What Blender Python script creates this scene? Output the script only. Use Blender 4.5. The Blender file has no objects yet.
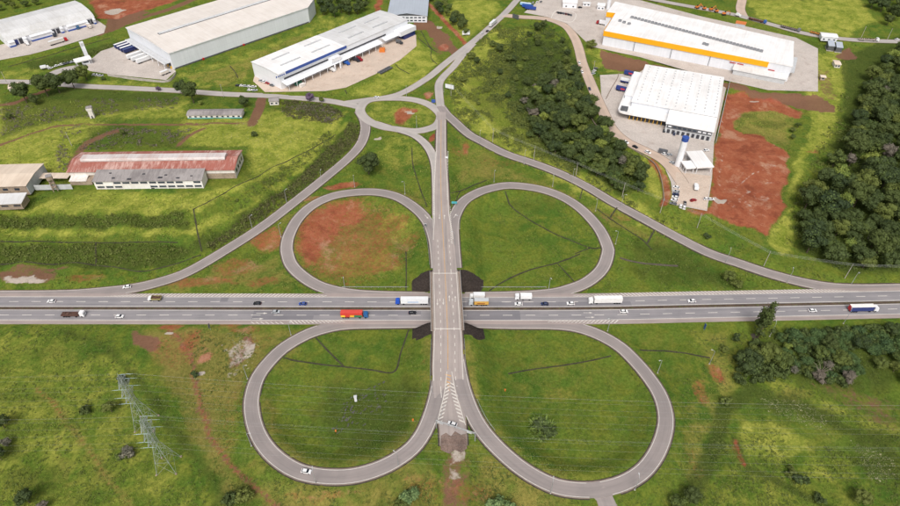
import bpy, bmesh, math, random
import numpy as np
from mathutils import Vector
random.seed(7)
rng = np.random.default_rng(11)
R = math.radians
scene = bpy.context.scene
# ------------------------------------------------------------------ camera
PITCH = R(42.0); FPX = 615.0; CAMH = 240.0
cam_data = bpy.data.cameras.new('camera')
cam = bpy.data.objects.new('camera', cam_data)
scene.collection.objects.link(cam)
cam.location = (0, 0, CAMH)
cam.rotation_euler = (math.pi / 2 - PITCH, 0, 0)
cam_data.sensor_width = 36.0
cam_data.lens = FPX / 900.0 * 36.0
cam_data.clip_start = 1.0
cam_data.clip_end = 12000.0
scene.camera = cam
# ------------------------------------------------------------------ sky, sun, exposure
SUN_EL, SUN_AZ = R(52), R(186)         # azimuth measured from north (+Y) towards east
world = bpy.data.worlds.new('World'); scene.world = world
world.use_nodes = True
wn = world.node_tree.nodes; wl = world.node_tree.links
for n in list(wn): wn.remove(n)
wo = wn.new('ShaderNodeOutputWorld'); bg = wn.new('ShaderNodeBackground'); sk = wn.new('ShaderNodeTexSky')
sk.sky_type = 'NISHITA'; sk.sun_disc = False
sk.sun_elevation = SUN_EL; sk.sun_rotation = SUN_AZ
sk.air_density = 0.7; sk.dust_density = 6.0; sk.ozone_density = 0.6
hs = wn.new('ShaderNodeHueSaturation'); hs.inputs['Saturation'].default_value = 0.38   # milky overcast sky
wl.new(sk.outputs[0], hs.inputs['Color']); wl.new(hs.outputs[0], bg.inputs[0]); wl.new(bg.outputs[0], wo.inputs[0])
bg.inputs[1].default_value = 0.13
sun_data = bpy.data.lights.new('sun', 'SUN'); sun = bpy.data.objects.new('sun', sun_data)
scene.collection.objects.link(sun)
sun_data.energy = 1.5; sun_data.angle = R(24); sun_data.color = (1.0, 0.96, 0.9)
sdir = Vector((math.sin(SUN_AZ) * math.cos(SUN_EL), math.cos(SUN_AZ) * math.cos(SUN_EL), math.sin(SUN_EL)))
sun.rotation_euler = (-sdir).to_track_quat('-Z', 'Y').to_euler()
sun.location = (0, 300, 400)
scene.view_settings.view_transform = 'Standard'
scene.view_settings.look = 'None'
scene.view_settings.exposure = 0.15
scene.view_settings.gamma = 1.0
scene.view_settings.use_curve_mapping = False
scene.cycles.use_denoising = True
scene.cycles.max_bounces = 5
# ------------------------------------------------------------------ survey: picture point at a known height -> place on the ground
COL = scene.collection
cP, sP = math.cos(PITCH), math.sin(PITCH)
def G(px, py, z=0.0):
    u = (px - 450.0) / FPX; v = (253.0 - py) / FPX
    d = (u, cP + v * sP, -sP + v * cP)
    t = (z - CAMH) / d[2]
    return np.array((d[0] * t, d[1] * t, z))
def proj(P):
    x, y, z = P[0], P[1], P[2] - CAMH
    f = y * cP - z * sP; up = y * sP + z * cP
    return 450 + FPX * x / f, 253 - FPX * up / f
# ------------------------------------------------------------------ python noise
def _hash(ix, iy, s):
    h = (ix.astype(np.int64) * 374761393 + iy.astype(np.int64) * 668265263 + s * 1442695041) & 0xffffffff
    h = ((h ^ (h >> 13)) * 1274126177) & 0xffffffff
    return ((h ^ (h >> 16)) & 0xffff) / 65535.0
def vnoise(x, y, s=0):
    ix = np.floor(x); iy = np.floor(y); fx = x - ix; fy = y - iy
    fx = fx * fx * (3 - 2 * fx); fy = fy * fy * (3 - 2 * fy)
    a = _hash(ix, iy, s); b = _hash(ix + 1, iy, s); c = _hash(ix, iy + 1, s); d = _hash(ix + 1, iy + 1, s)
    return (a * (1 - fx) + b * fx) * (1 - fy) + (c * (1 - fx) + d * fx) * fy
def fbm(x, y, s=0, o=4):
    r = 0; a = 0.5; t = 0
    for i in range(o):
        r = r + a * vnoise(x, y, s + i * 17); t += a; a *= 0.5; x = x * 2.03 + 3.1; y = y * 2.03 + 1.7
    return r / t
def sstep(a, b, x):
    t = np.clip((x - a) / (b - a), 0, 1); return t * t * (3 - 2 * t)
# ------------------------------------------------------------------ paths
def spline(P, step=3.0, closed=False):
    """Catmull-Rom through rows of P (any columns; the first two are x, y), resampled by length."""
    P = np.asarray(P, float); n = len(P); out = []
    idx = (lambda i: i % n) if closed else (lambda i: min(max(i, 0), n - 1))
    for i in range(n if closed else n - 1):
        p0, p1, p2, p3 = P[idx(i - 1)], P[idx(i)], P[idx(i + 1)], P[idx(i + 2)]
        for k in range(16):
            t = k / 16.0
            out.append(0.5 * (2 * p1 + (p2 - p0) * t + (2 * p0 - 5 * p1 + 4 * p2 - p3) * t * t + (3 * p1 - p0 - 3 * p2 + p3) * t ** 3))
    out.append(P[0] if closed else P[-1]); out = np.array(out)
    L = np.concatenate([[0], np.cumsum(np.linalg.norm(np.diff(out[:, :2], axis=0), axis=1))])
    m = max(2, int(L[-1] / step) + 1); s = np.linspace(0, L[-1], m)
    return np.stack([np.interp(s, L, out[:, c]) for c in range(out.shape[1])], 1)
def pxpath(pts, step=3.0, closed=False, w=6.5):
    rows = []
    for p in pts:
        g = G(p[0], p[1], p[2]); rows.append((g[0], g[1], p[2], p[3] if len(p) > 3 else w))
    return spline(rows, step, closed)
def normals2(S):
    t = np.gradient(S[:, :2], axis=0); t /= np.linalg.norm(t, axis=1)[:, None] + 1e-9
    return t, np.stack([-t[:, 1], t[:, 0]], 1)
# roads: picture points with heights (motorway 0 m, overpass 7 m)
NS = pxpath([(453.5,446,6.3,11),(452.5,425,6.5,11.5),(449.5,395,6.8,14),(448,370,7,14.6),(447.8,340,7,14.2),(446.6,307,7,13.6),(444.5,262,7,13),
             (443,235,7,12),(441.8,215,6.9,9.5),(441,190,6.7,9.5),(440.8,165,6.4,8),(441,145,6.2,7),(441.2,112,6,7)])
MED = pxpath([(-900,308.3,0),(-300,308.3,0),(0,308.3,0),(300,308.6,0),(500,308.7,0),(600,308.3,0),(700,306.3,0),(800,304.4,0),(900,302.3,0),(1100,297.5,0),(1500,287,0)], 4.0, w=22)
RING = pxpath([(441,116,6),(437,125,6),(424,130,6),(411.6,131,6),(396,129,6),(380,126,6),(366,119,6),(360,110,6),(366,101.5,6),(380,98.5,6),(407,98.8,6),(424,102.5,6),(435,108.5,6)], 3, True, w=7.2)
NWLOOP = pxpath([(430,296.9,0),(376,295.7,0),(345.6,293,0),(320.5,286.7,.1),(303,276.6,.4),(291.6,265.3,.8),(287.3,254,1.2),(286.6,246,1.5),(289,235,2),(298,218.7,2.8),
                 (313,205,3.5),(333,196,4.2),(355.7,192.3,4.8),(378.3,192.3,5.4),(398.4,197.4,6),(416,208.7,6.5),(427.3,221,6.8),(433.8,237,7),(436.5,255,7),(437.5,268,7)], w=6.8)
NELOOP = pxpath([(455.2,268,7),(453.6,246,7),(453,226,6.9),(455.3,214.8,6.8),(463,202,6.4),(476,193.4,5.8),(491.7,188,5.2),(511,185.4,4.5),(538,188.6,3.6),(560.5,196,2.8),
                 (580.7,208.7,2.1),(598.2,227.5,1.3),(607,245,.8),(607.8,254,.6),(602,269,.3),(588,281.6,.1),(570.6,289,0),(550.5,293.7,0),(513,296.2,0),(465,296.9,0)], w=6.8)
SWLOOP = pxpath([(430,322.8,0),(380.8,323.4,0),(350.6,324.1,0),(330.5,326.9,0),(308,334,.2),(285,347,.6),(269,362,1.1),(257.5,378,1.7),(252,396,2.3),(251.8,411.6,2.8),
                 (256.4,430.5,3.4),(266.5,448,3.9),(282.8,463,4.4),(303,473,4.9),(330.5,477,5.4),(358,475,5.8),(385.8,465.7,6.2),(409,451,6.5),(422,435.5,6.6),(430,418,6.75),(436,398,6.85),(439.5,378,7),(440.6,355,7)], w=6.6)
SELOOP = pxpath([(465,322.8,0),(513,323.9,0),(550.5,324.2,0),(575.6,326.9,0),(598,334.4,.2),(618.3,345.7,.5),(633.4,359.5,1),(648,376.5,1.6),(660,395,2.2),(665.6,414,2.8),
                 (664.8,431,3.3),(657.3,452,3.9),(643.5,470.7,4.4),(623.4,483.3,4.9),(598.2,489.6,5.3),(573,489.6,5.6),(550.5,484.5,5.9),(522.9,469.5,6.2),(497.7,448,6.45),(480,427,6.6),(468.8,405,6.8),(461.5,382,7),(456.5,355,7)], w=6.6)
NWRAMP = pxpath([(-250,295.6,0),(0,295.4,0),(60,294.8,0),(88,293.2,0),(130.6,288.6,0),(161,281.6,.2),(188.4,271.6,.5),(225,250.5,1.2),(262.7,226.2,2.2),(300.4,197.4,3.4),(325.5,177.3,4.3),(348,158.4,5),
                 (360,145,5.5),(365,132,5.9),(364.5,121,6),(359,111,6)], w=6.8)
NERAMP = pxpath([(440.5,106,6.1),(446,113.5,6),(454,121,6),(468.6,134,5.8),(481,141,5.6),(505,153.4,5),(538,164.7,4.3),(563,174.7,3.7),(588,187.3,3),(613.3,202.4,2.4),(641,217.5,1.8),(675,236,1.2),(708,252.6,.7),
                 (738,263,.4),(775.5,275.4,.1),(815.7,285,0),(851,288.8,0),(900,288.6,0),(980,286.6,0),(1080,284,0)], w=6.8)
CONN = pxpath([(372,122,6),(388,127,6),(411.6,134,6.05),(424,142.5,6.1),(431.5,153,6.25),(435.5,166,6.4),(436.8,185,6.6),(437.2,205,6.85),(437.6,228,7)], w=5.8)
WROAD = pxpath([(-120,79.5,9.3),(0,81.5,9),(40,82.5,8.9),(83,86,8.7),(125.6,88,8.5),(176,90.5,8.3),(225,94,7.9),(275,96,7.3),(325.5,100.5,6.4),(346,104,6.05),(358,106.5,6)], w=7)
NWARD = pxpath([(345,103,6),(366,100,6),(398,94.5,6.2),(426,79,6.8),(443.7,64.8,7.3),(461,51,7.7),(478.5,37.2,8.1),(496,21.5,8.6),(508.5,9.5,9),(517,0,9.3),(535,-18,10),(560,-40,11)], w=6.6)
NWARD2 = pxpath([(441.2,112,6),(439.3,96,6.3),(439,84,6.6),(444,76,6.9),(453,67,7.2),(463,54.5,7.6),(473,43.5,7.95)], w=6.2)
TAN = pxpath([(503,15,8.8),(520,16.8,8.8),(536,17.6,8.8),(551.6,20,8.8),(566,26.5,8.7),(573.8,36.4,8.5),(578.5,47.4,8.3),(582.5,63.2,8),(588.5,78,7.6),(595.7,95,7.3),(603,111,7.1),(611.5,128,7),(625.8,141,7),(646.4,151,7),(662,159.5,7),(673,170,7),(683,184,7)], w=8.2)
TOPRD = pxpath([(640,-3,10),(675,3.6,10),(705,9,10),(736.7,15,10),(764.7,22.5,10),(802,32.7,10),(830,37.3,10),(858,40,10),(900,41.5,10),(980,43,10)], w=7.5)
TOPBR = pxpath([(744,17,10),(740.5,9,10),(742,0,10.3),(744,-14,11),(747,-35,12)], w=8.5)
DRIVE = pxpath([(34,83,8.9),(46,79,9),(54,73,9.3),(66,69,9.5),(80,67,9.5)], w=9)
STUB = pxpath([(453.5,446,6.3),(455,470,6),(456,500,5.3),(457,540,4.8)], w=12)
SPUR = pxpath([(598,491,5.3),(606,500,4.8),(609,515,4.2),(612,540,3.6)], w=7)
# ------------------------------------------------------------------ terrain heights
CP = [(x,308,-.35) for x in range(-400,1300,60)]
CP += [(100,400,0),(60,480,1),(0,440,2),(-100,440,3),(200,450,.5),(250,500,1.2),(150,505,1),(0,505,2.5),(340,410,-.4),(300,400,-.2),(380,420,-.2),(340,360,-.4),(560,410,-.4),(600,430,0),(520,380,-.3),(560,450,.2),
       (400,497,2.8),(330,505,2.2),(505,500,3),(560,515,2.6),(700,420,0),(750,400,-1),(800,450,.3),(880,490,2.5),(950,480,3),(880,380,-2),(830,350,-2),(770,345,-2),(900,345,-1.6),(690,490,.5),(690,340,-.2),(720,350,-.5),
       (300,330,-.3),(200,350,-.3),(100,340,0),(0,350,.5),(640,505,2),(230,400,0),(180,420,.2),(660,340,-.3)]
CP += [(350,240,.3),(400,250,.5),(330,270,0),(400,225,1),(530,240,.3),(500,270,0),(580,250,0),(500,215,.8),(260,260,0),(220,275,0),(150,290,-.1),(310,203,2.6),(380,175,4.6),(400,150,5.5),(330,187,3.4),(420,165,5.6),(370,140,5.7),
       (465,165,5),(480,160,4.6),(540,175,3.5),(600,225,1.2),(640,240,.5),(700,270,0),(660,235,.8),(640,270,-.4),(750,285,-.3),(400,113,6),(415,90,6.2),(340,140,5.8)]
CP += [(0,150,12),(60,150,12),(0,195,12),(60,205,12),(100,202,12),(190,200,12),(250,185,11.6),(100,140,12),(200,135,11.5),(250,140,11.3),(300,140,10.6),(310,120,9.5),(0,125,11.6),(150,120,11),(30,110,10.3),(100,103,9.6),(200,106,9.6),(150,165,12),(-100,160,12),(-200,200,12)]
CP += [(x,212,12) for x in (-150,-60,0,60,120)] + [(180,210,11.5),(220,200,11.2),(270,172,10.4),(310,143,9.6),(335,120,8)]
CP += [(x,231,6.6) for x in (-150,-60,0,50,100,150)] + [(185,230,6.2),(235,214,6),(290,178,6),(325,150,6.4),(348,125,6.2)]
CP += [(x,243,5.2) for x in (-150,-60,0,50,100,150)] + [(x,266,.4) for x in (-150,-60,0,50,100,140)] + [(180,258,1),(230,238,1.9),(290,196,3.4),(345,153,5.2)]
CP += [(0,81,9),(225,94,7.9),(300,98,7),(340,101,6.2),(120,95,8.8),(480,100,7),(500,60,8),(540,90,8.2),(560,130,6.8),(600,170,5.2),(620,200,3.2),(645,190,5),(680,225,3),(720,245,3),(760,255,2),(800,270,1),(860,282,.4),(900,270,.6),
       (850,200,4),(880,120,6),(840,80,8),(880,250,2),(960,200,4),(750,150,6.4),(750,210,5),(800,150,5.6),(0,0,12),(100,-20,12),(200,-20,12),(320,0,11),(400,-20,10.5),(520,-10,9.4),(450,20,8.6),(600,-20,9.4),(700,-20,10.5),(800,0,10.6),(880,0,11),(880,60,8.5),(0,-60,15),(450,-60,14),(900,-60,15),(-200,0,13),(1100,0,12),(200,30,9.5)]
CPW = np.array([G(*c) for c in CP])
PADS = {  # name: (height, picture polygon at that height)
 'A': (10.5, [(-40,20),(-40,72),(0,61),(30,56),(60,47),(105,34),(112,23),(90,-6),(0,-20)]),
 'B': (9.5, [(80,68),(102,50),(124,41),(126,36),(190,5),(300,-12),(322,10),(312,25),(230,55),(178,72),(165,81.5),(112,75),(86,72)]),
 'C': (8.3, [(262,93),(250,80),(246,72),(380,14),(418,34),(417,47),(401,60),(376,75),(346,89),(325,91.5),(290,93)]),
 'E': (9.0, [(522,13),(548,17),(566,23),(578,34),(590,47),(700,78),(770,94),(822,93),(820,48),(796,36),(700,14),(640,-2),(540,-4)]),
 'F': (7.0, [(598,74),(640,71),(652,62),(730,78),(716,142),(714,178),(709,213),(670,206),(668,180),(655,160),(640,150),(612,131),(600,104)]),
 'FAC': (12.0, [(68,195),(70,150),(245,148),(240,186),(205,192),(95,193)]),
 'D': (9.3, [(385,24),(430,24),(440,-10),(380,-10)]),
}
PADW = {k: (z, np.array([G(x, y, z)[:2] for x, y in p])) for k, (z, p) in PADS.items()}
def poly_dist(X, Y, poly):
    """distance outside polygon (0 inside)"""
    inside = np.zeros(X.shape, bool); d = np.full(X.shape, 1e9); n = len(poly)
    for i in range(n):
        x0, y0 = poly[i]; x1, y1 = poly[(i + 1) % n]
        c = ((y0 > Y) != (y1 > Y)) & (X < (x1 - x0) * (Y - y0) / (y1 - y0 + 1e-12) + x0); inside ^= c
        dx, dy = x1 - x0, y1 - y0; t = np.clip(((X - x0) * dx + (Y - y0) * dy) / (dx * dx + dy * dy + 1e-9), 0, 1)
        d = np.minimum(d, np.hypot(X - x0 - t * dx, Y - y0 - t * dy))
    return np.where(inside, -d, d)
def path_dist(X, Y, S):
    """distance to polyline, plus height and width interpolated at the foot"""
    d = np.full(X.shape, 1e9); z = np.zeros(X.shape); w = np.zeros(X.shape)
    for i in range(len(S) - 1):
        x0, y0 = S[i, :2]; dx, dy = S[i + 1, 0] - x0, S[i + 1, 1] - y0
        t = np.clip(((X - x0) * dx + (Y - y0) * dy) / (dx * dx + dy * dy + 1e-9), 0, 1)
        e = np.hypot(X - x0 - t * dx, Y - y0 - t * dy); m = e < d
        d[m] = e[m]
        if S.shape[1] > 2:
            z[m] = (S[i, 2] + t * (S[i + 1, 2] - S[i, 2]))[m]
        if S.shape[1] > 3:
            w[m] = (S[i, 3] + t * (S[i + 1, 3] - S[i, 3]))[m]
    return d, z, w
xs = np.concatenate([-560 - np.geomspace(8, 5200, 34)[::-1], np.arange(-560, -260, 2.6), np.arange(-260, 260, 2.0), np.arange(260, 561, 2.6), 560 + np.geomspace(8, 5200, 34)])
ys = np.concatenate([70 - np.geomspace(8, 5200, 30)[::-1], np.arange(70, 360, 1.8), np.arange(360, 800, 2.8), 800 + np.geomspace(8, 7000, 36)])
GX, GY = np.meshgrid(xs, ys)
SH = GX.shape
fx, fy = GX.ravel(), GY.ravel()
BASE = np.zeros(len(fx)); WS = np.zeros(len(fx))
for c in CPW:
    d2 = (fx - c[0]) ** 2 + (fy - c[1]) ** 2 + 30.0
    w = d2 ** -1.7; BASE += w * c[2]; WS += w
BASE /= WS
far = sstep(750, 2500, np.hypot(fx, fy - 250)); BASE = BASE * (1 - far) + far * (8 + 40 * fbm(fx / 900, fy / 900, 5))
num = BASE.copy(); den = np.ones(len(fx)); CUT = np.zeros(len(fx))
def blend(d, z, k=2.0, extra=2.5, cut=0.0):
    global num, den, CUT
    wd = k * np.abs(z - BASE) + extra
    w = 1 - sstep(0, 1, d / wd)
    w = np.where(d <= 0, 1, w); ww = w / (1 - w + 1e-3)
    num += ww * z; den += ww
    if cut: CUT = np.maximum(CUT, cut * (1 - sstep(-1.0, 0.6, d)))
def near(S, m):
    return (fx > S[:, 0].min() - m) & (fx < S[:, 0].max() + m) & (fy > S[:, 1].min() - m) & (fy < S[:, 1].max() + m)
def blend_path(S, halfextra=0.8, cut=0.3, k=2.0):
    m = near(S, 60); d, z, w = path_dist(fx[m], fy[m], S)
    D = np.full(len(fx), 1e6); Z = np.zeros(len(fx)); D[m] = d - w / 2 - halfextra; Z[m] = z
    blend(D, Z, k=k, cut=cut)
for k_, (z_, p_) in PADW.items():
    m = near(p_, 60); D = np.full(len(fx), 1e6); D[m] = poly_dist(fx[m], fy[m], p_); blend(D, np.full(len(fx), z_), 1.7, 2.0)
# the overpass embankment ends at the two abutments
YN = G(444.9, 273.5, 7)[1]; YS = G(447, 329, 7)[1]
blend_path(NS[NS[:, 1] > YN + 1], 1.6); blend_path(NS[NS[:, 1] < YS - 1], 1.6)
def north_of(S): return S[S[:, 1] > YN + 1]
for S in (MED, RING, SWLOOP, SELOOP, NWLOOP, NELOOP, NWRAMP, NERAMP, CONN, WROAD, NWARD, NWARD2, TAN, TOPRD, TOPBR, DRIVE, STUB, SPUR):
    if S is STUB: blend_path(S, 0.0, 0.0, 2.6)
    elif S is NWLOOP or S is NELOOP:
        keep = ~((np.abs(S[:, 1] - 0.5 * (YN + YS)) < 0.5 * (YN - YS) + 1) & (S[:, 2] > 4)); blend_path(S[keep])
    else: blend_path(S)
HGT = num / den
rough = sstep(1.0, 6.0, np.where(CUT > 0.02, 0, 6.0))
onpad = np.zeros(len(fx), bool)
for z_, p_ in PADW.values(): 
    m = near(p_, 5); t = np.zeros(len(fx), bool); t[m] = poly_dist(fx[m], fy[m], p_) < 1; onpad |= t
HGT += np.where(onpad | (CUT > 0.02), 0, (fbm(fx / 14, fy / 14, 3, 3) - .5) * 0.8 + (fbm(fx / 3.1, fy / 3.1, 9, 2) - .5) * 0.5)
HGT -= CUT + np.where(onpad, 0.12, 0)
HG = HGT.reshape(SH)
def hz(x, y):
    i = int(np.clip(np.searchsorted(xs, x) - 1, 0, len(xs) - 2)); j = int(np.clip(np.searchsorted(ys, y) - 1, 0, len(ys) - 2))
    tx = (x - xs[i]) / (xs[i + 1] - xs[i]); ty = (y - ys[j]) / (ys[j + 1] - ys[j])
    return float((HG[j, i] * (1 - tx) + HG[j, i + 1] * tx) * (1 - ty) + (HG[j + 1, i] * (1 - tx) + HG[j + 1, i + 1] * tx) * ty)
def T(px, py, dz=0.0):
    """place on the terrain seen at a picture point"""
    z = 5.0
    for _ in range(7):
        p = G(px, py, z); z = 0.35 * z + 0.65 * hz(p[0], p[1])
    p = G(px, py, z); return np.array((p[0], p[1], hz(p[0], p[1]) + dz))
# ------------------------------------------------------------------ mesh helpers
class MB:
    def __init__(s): s.v = []; s.f = []; s.mi = []
    def add(s, vs, fs, mi=0):
        o = len(s.v); s.v += [tuple(map(float, v)) for v in vs]; s.f += [tuple(i + o for i in f) for f in fs]; s.mi += [mi] * len(fs); return s
    def hexa(s, p, mi=0):     # 4 bottom, 4 top (both anticlockwise)
        return s.add(p, [(3,2,1,0),(4,5,6,7),(0,1,5,4),(1,2,6,5),(2,3,7,6),(3,0,4,7)], mi)
    def box(s, c, d, rz=0.0, mi=0, top=(1.0, 1.0)):
        x, y, z = c; a, b, h = d[0] / 2, d[1] / 2, d[2] / 2; co, si = math.cos(rz), math.sin(rz); P = []
        for zz, (kx, ky) in ((-h, (1, 1)), (h, top)):
            for sx, sy in ((-1,-1),(1,-1),(1,1),(-1,1)):
                u, v = sx * a * kx, sy * b * ky; P.append((x + u * co - v * si, y + u * si + v * co, z + zz))
        return s.hexa(P, mi)
    def prism(s, pts, z0, z1, mi=0):
        n = len(pts); V = [(p[0], p[1], z0) for p in pts] + [(p[0], p[1], z1) for p in pts]
        F = [tuple(range(n - 1, -1, -1)), tuple(range(n, 2 * n))] + [(i, (i + 1) % n, n + (i + 1) % n, n + i) for i in range(n)]
        return s.add(V, F, mi)
    def tube(s, p0, p1, r0, r1=None, n=6, mi=0, cap=True):
        r1 = r0 if r1 is None else r1; p0, p1 = Vector(p0), Vector(p1); d = (p1 - p0)
        if d.length < 1e-6: return s
        d.normalize(); a = d.orthogonal().normalized(); b = d.cross(a); V = []
        for p, r in ((p0, r0), (p1, r1)):
            for k in range(n):
                t = 2 * math.pi * k / n; V.append(p + a * (r * math.cos(t)) + b * (r * math.sin(t)))
        F = [(k, (k + 1) % n, n + (k + 1) % n, n + k) for k in range(n)]
        if cap: F += [tuple(range(n - 1, -1, -1)), tuple(range(n, 2 * n))]
        return s.add(V, F, mi)
    def extrude(s, prof, p0, p1, up=(0,0,1), mi=0):   # prof: list of (u across, w up), extruded from p0 to p1
        p0, p1, up = Vector(p0), Vector(p1), Vector(up); d = (p1 - p0).normalized(); a = d.cross(up).normalized(); n = len(prof)
        V = [p0 + a * u + up * w for u, w in prof] + [p1 + a * u + up * w for u, w in prof]
        F = [tuple(range(n)), tuple(range(2 * n - 1, n - 1, -1))] + [(i, n + i, n + (i + 1) % n, (i + 1) % n) for i in range(n)]
        return s.add(V, F, mi)
    def mesh(s, name, mats, smooth=False):
        me = bpy.data.meshes.new(name); me.from_pydata(s.v, [], s.f)
        for m in (mats if isinstance(mats, (list, tuple)) else [mats]): me.materials.append(m)
        if any(s.mi): me.polygons.foreach_set('material_index', s.mi)
        if smooth: me.polygons.foreach_set('use_smooth', [True] * len(s.f))
        me.update(); return me
    def build(s, name, mats, parent=None, smooth=False):
        return link(name, s.mesh(name, mats, smooth), parent)
def link(name, data, parent=None):
    o = bpy.data.objects.new(name, data); COL.objects.link(o)
    if parent is not None: o.parent = parent
    return o
def empty(name, loc=(0,0,0), rz=0.0):
    o = bpy.data.objects.new(name, None); COL.objects.link(o); o.location = loc; o.rotation_euler = (0, 0, rz); o.empty_display_size = 0.5; return o
def tag(o, label=None, cat=None, group=None, kind=None):
    if label: o['label'] = label
    if cat: o['category'] = cat
    if group: o['group'] = group
    if kind: o['kind'] = kind
    return o
def children(o): return KIDS.get(o.name, [])
KIDS = {}
def copy_tree(o, parent=None, kids=None):
    c = o.copy(); COL.objects.link(c); c.parent = parent
    for ch in (kids if kids is not None else o.children): copy_tree(ch, c)
    return c
# ------------------------------------------------------------------ materials
def new_mat(name):
    m = bpy.data.materials.new(name); m.use_nodes = True; nt = m.node_tree
    b = nt.nodes['Principled BSDF']; return m, nt, b
def lin(r, g, b):
    f = lambda c: (c / 255) / 12.92 if c / 255 <= 0.04045 else ((c / 255 + 0.055) / 1.055) ** 2.4
    return (f(r), f(g), f(b))
def noise_node(nt, scale, detail=4.0, rough=0.6, coord=None, dist=0.0):
    n = nt.nodes.new('ShaderNodeTexNoise'); n.inputs['Scale'].default_value = scale; n.inputs['Detail'].default_value = detail
    n.inputs['Roughness'].default_value = rough; n.inputs['Distortion'].default_value = dist
    if coord is not None: nt.links.new(coord, n.inputs['Vector'])
    return n
def mixc(nt, fac, a, b, mode='MIX'):
    m = nt.nodes.new('ShaderNodeMix'); m.data_type = 'RGBA'; m.blend_type = mode
    for k, v in ((0, fac), (6, a), (7, b)):
        if isinstance(v, (int, float)): m.inputs[k].default_value = v
        elif isinstance(v, tuple): m.inputs[k].default_value = (*v, 1)
        else: nt.links.new(v, m.inputs[k])
    return m.outputs[2]
def mth(nt, op, a, b=None, c=None, clamp=False):
    n = nt.nodes.new('ShaderNodeMath'); n.operation = op; n.use_clamp = clamp
    for k, v in enumerate((a, b, c)):
        if v is None: continue
        if isinstance(v, (int, float)): n.inputs[k].default_value = v
        else: nt.links.new(v, n.inputs[k])
    return n.outputs[0]
def ramp01(nt, v, lo, hi):
    n = nt.nodes.new('ShaderNodeMapRange'); n.interpolation_type = 'SMOOTHSTEP'; nt.links.new(v, n.inputs[0])
    n.inputs[1].default_value = lo; n.inputs[2].default_value = hi; return n.outputs[0]
def wpos(nt):
    g = nt.nodes.new('ShaderNodeNewGeometry'); return g.outputs['Position']
def opos(nt):
    g = nt.nodes.new('ShaderNodeTexCoord'); return g.outputs['Object']
def bump(nt, b, h, strength=0.4, dist=0.3):
    n = nt.nodes.new('ShaderNodeBump'); n.inputs['Strength'].default_value = strength; n.inputs['Distance'].default_value = dist
    nt.links.new(h, n.inputs['Height']); nt.links.new(n.outputs[0], b.inputs['Normal'])
MATS = {}
def surf(name, col, rough=0.85, var=0.18, scale=0.35, fine=3.0, finevar=0.1, world_space=True, metallic=0.0, stain=None, stain_amt=0.0, bumpy=0.0):
    """weathered procedural paint / sheet / stone: coarse patches, fine grain, optional stains"""
    if name in MATS: return MATS[name]
    m, nt, b = new_mat(name); co = wpos(nt) if world_space else opos(nt)
    n1 = noise_node(nt, scale, 5, 0.6, co); n2 = noise_node(nt, fine, 3, 0.7, co)
    c = mixc(nt, ramp01(nt, n1.outputs[0], 0.3, 0.7), tuple(x * (1 - var) for x in col), tuple(min(1, x * (1 + var)) for x in col))
    c = mixc(nt, ramp01(nt, n2.outputs[0], 0.3, 0.7), c, mixc(nt, 1.0, c, (1 - 2 * finevar,) * 3, 'MULTIPLY'))
    if stain:
        n3 = noise_node(nt, scale * 2.3, 6, 0.7, co, 0.6); c = mixc(nt, mth(nt, 'MULTIPLY', ramp01(nt, n3.outputs[0], 0.5, 0.72), stain_amt), c, stain)
    nt.links.new(c, b.inputs['Base Color']); b.inputs['Roughness'].default_value = rough; b.inputs['Metallic'].default_value = metallic
    if bumpy: bump(nt, b, n2.outputs[0], bumpy, 0.1)
    MATS[name] = m; return m
def paint(name, col, rough=0.35, metallic=0.0):
    return surf(name, col, rough, 0.05, 0.6, 6.0, 0.05, False, metallic)
# ================================================================== GROUND
MASK = {k: np.zeros(len(fx)) for k in ('soil','brown','lush','dark','gravel','dry','stone')}
warpx = (fbm(fx / 9, fy / 9, 21) - .5) * 9; warpy = (fbm(fx / 9, fy / 9, 33) - .5) * 9
WX, WY = fx + warpx, fy + warpy
def m_poly(ch, pts, s=1.0, feather=4.0):
    P = np.array([T(*p)[:2] for p in pts]); m = near(P, 30 + feather)
    d = poly_dist(WX[m], WY[m], P); MASK[ch][m] = np.maximum(MASK[ch][m], s * (1 - sstep(-feather, feather, d)))
def m_ell(ch, cx, cy, rx, ry, s=1.0):
    c = T(cx, cy); ex = abs(T(cx + rx, cy)[0] - c[0]); ey = abs(T(cx, cy - ry)[1] - c[1])
    d = np.hypot((WX - c[0]) / ex, (WY - c[1]) / ey); MASK[ch] = np.maximum(MASK[ch], s * (1 - sstep(0.55, 1.25, d)))
def m_line(ch, pts, w, s=1.0, feather=1.5):
    S = spline([T(*p)[:2] for p in pts], 4.0); m = near(S, 25)
    d, _, _ = path_dist(fx[m] + warpx[m] * .25, fy[m] + warpy[m] * .25, S); MASK[ch][m] = np.maximum(MASK[ch][m], s * (1 - sstep(w / 2 - feather, w / 2 + feather, d)))
# bright meadow
m_poly('lush', [(-60,96),(0,100),(90,118),(110,125),(70,150),(60,175),(0,172),(-80,175)], .95, 8)
m_poly('lush', [(-60,196),(0,214),(30,208),(60,195),(100,192),(210,192),(245,180),(330,118),(345,112),(330,140),(270,180),(200,212),(0,214)], .75, 5)
m_poly('lush', [(180,120),(250,118),(262,108),(330,118),(340,125),(300,150),(250,178),(250,148),(180,146)], .85, 5)
m_poly('lush', [(0,100),(190,100),(190,118),(60,122),(0,118)], .6, 5)
m_poly('lush', [(0,229),(185,229),(250,205),(345,120),(352,124),(300,172),(240,214),(190,236),(0,236)], .7, 3)
m_poly('lush', [(448,60),(470,52),(495,28),(530,30),(520,60),(505,95),(545,150),(620,195),(700,240),(690,245),(600,205),(520,160),(455,118)], .85, 6)
m_poly('lush', [(455,0),(490,0),(505,5),(480,30),(465,42),(440,15)], .8, 5)
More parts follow.
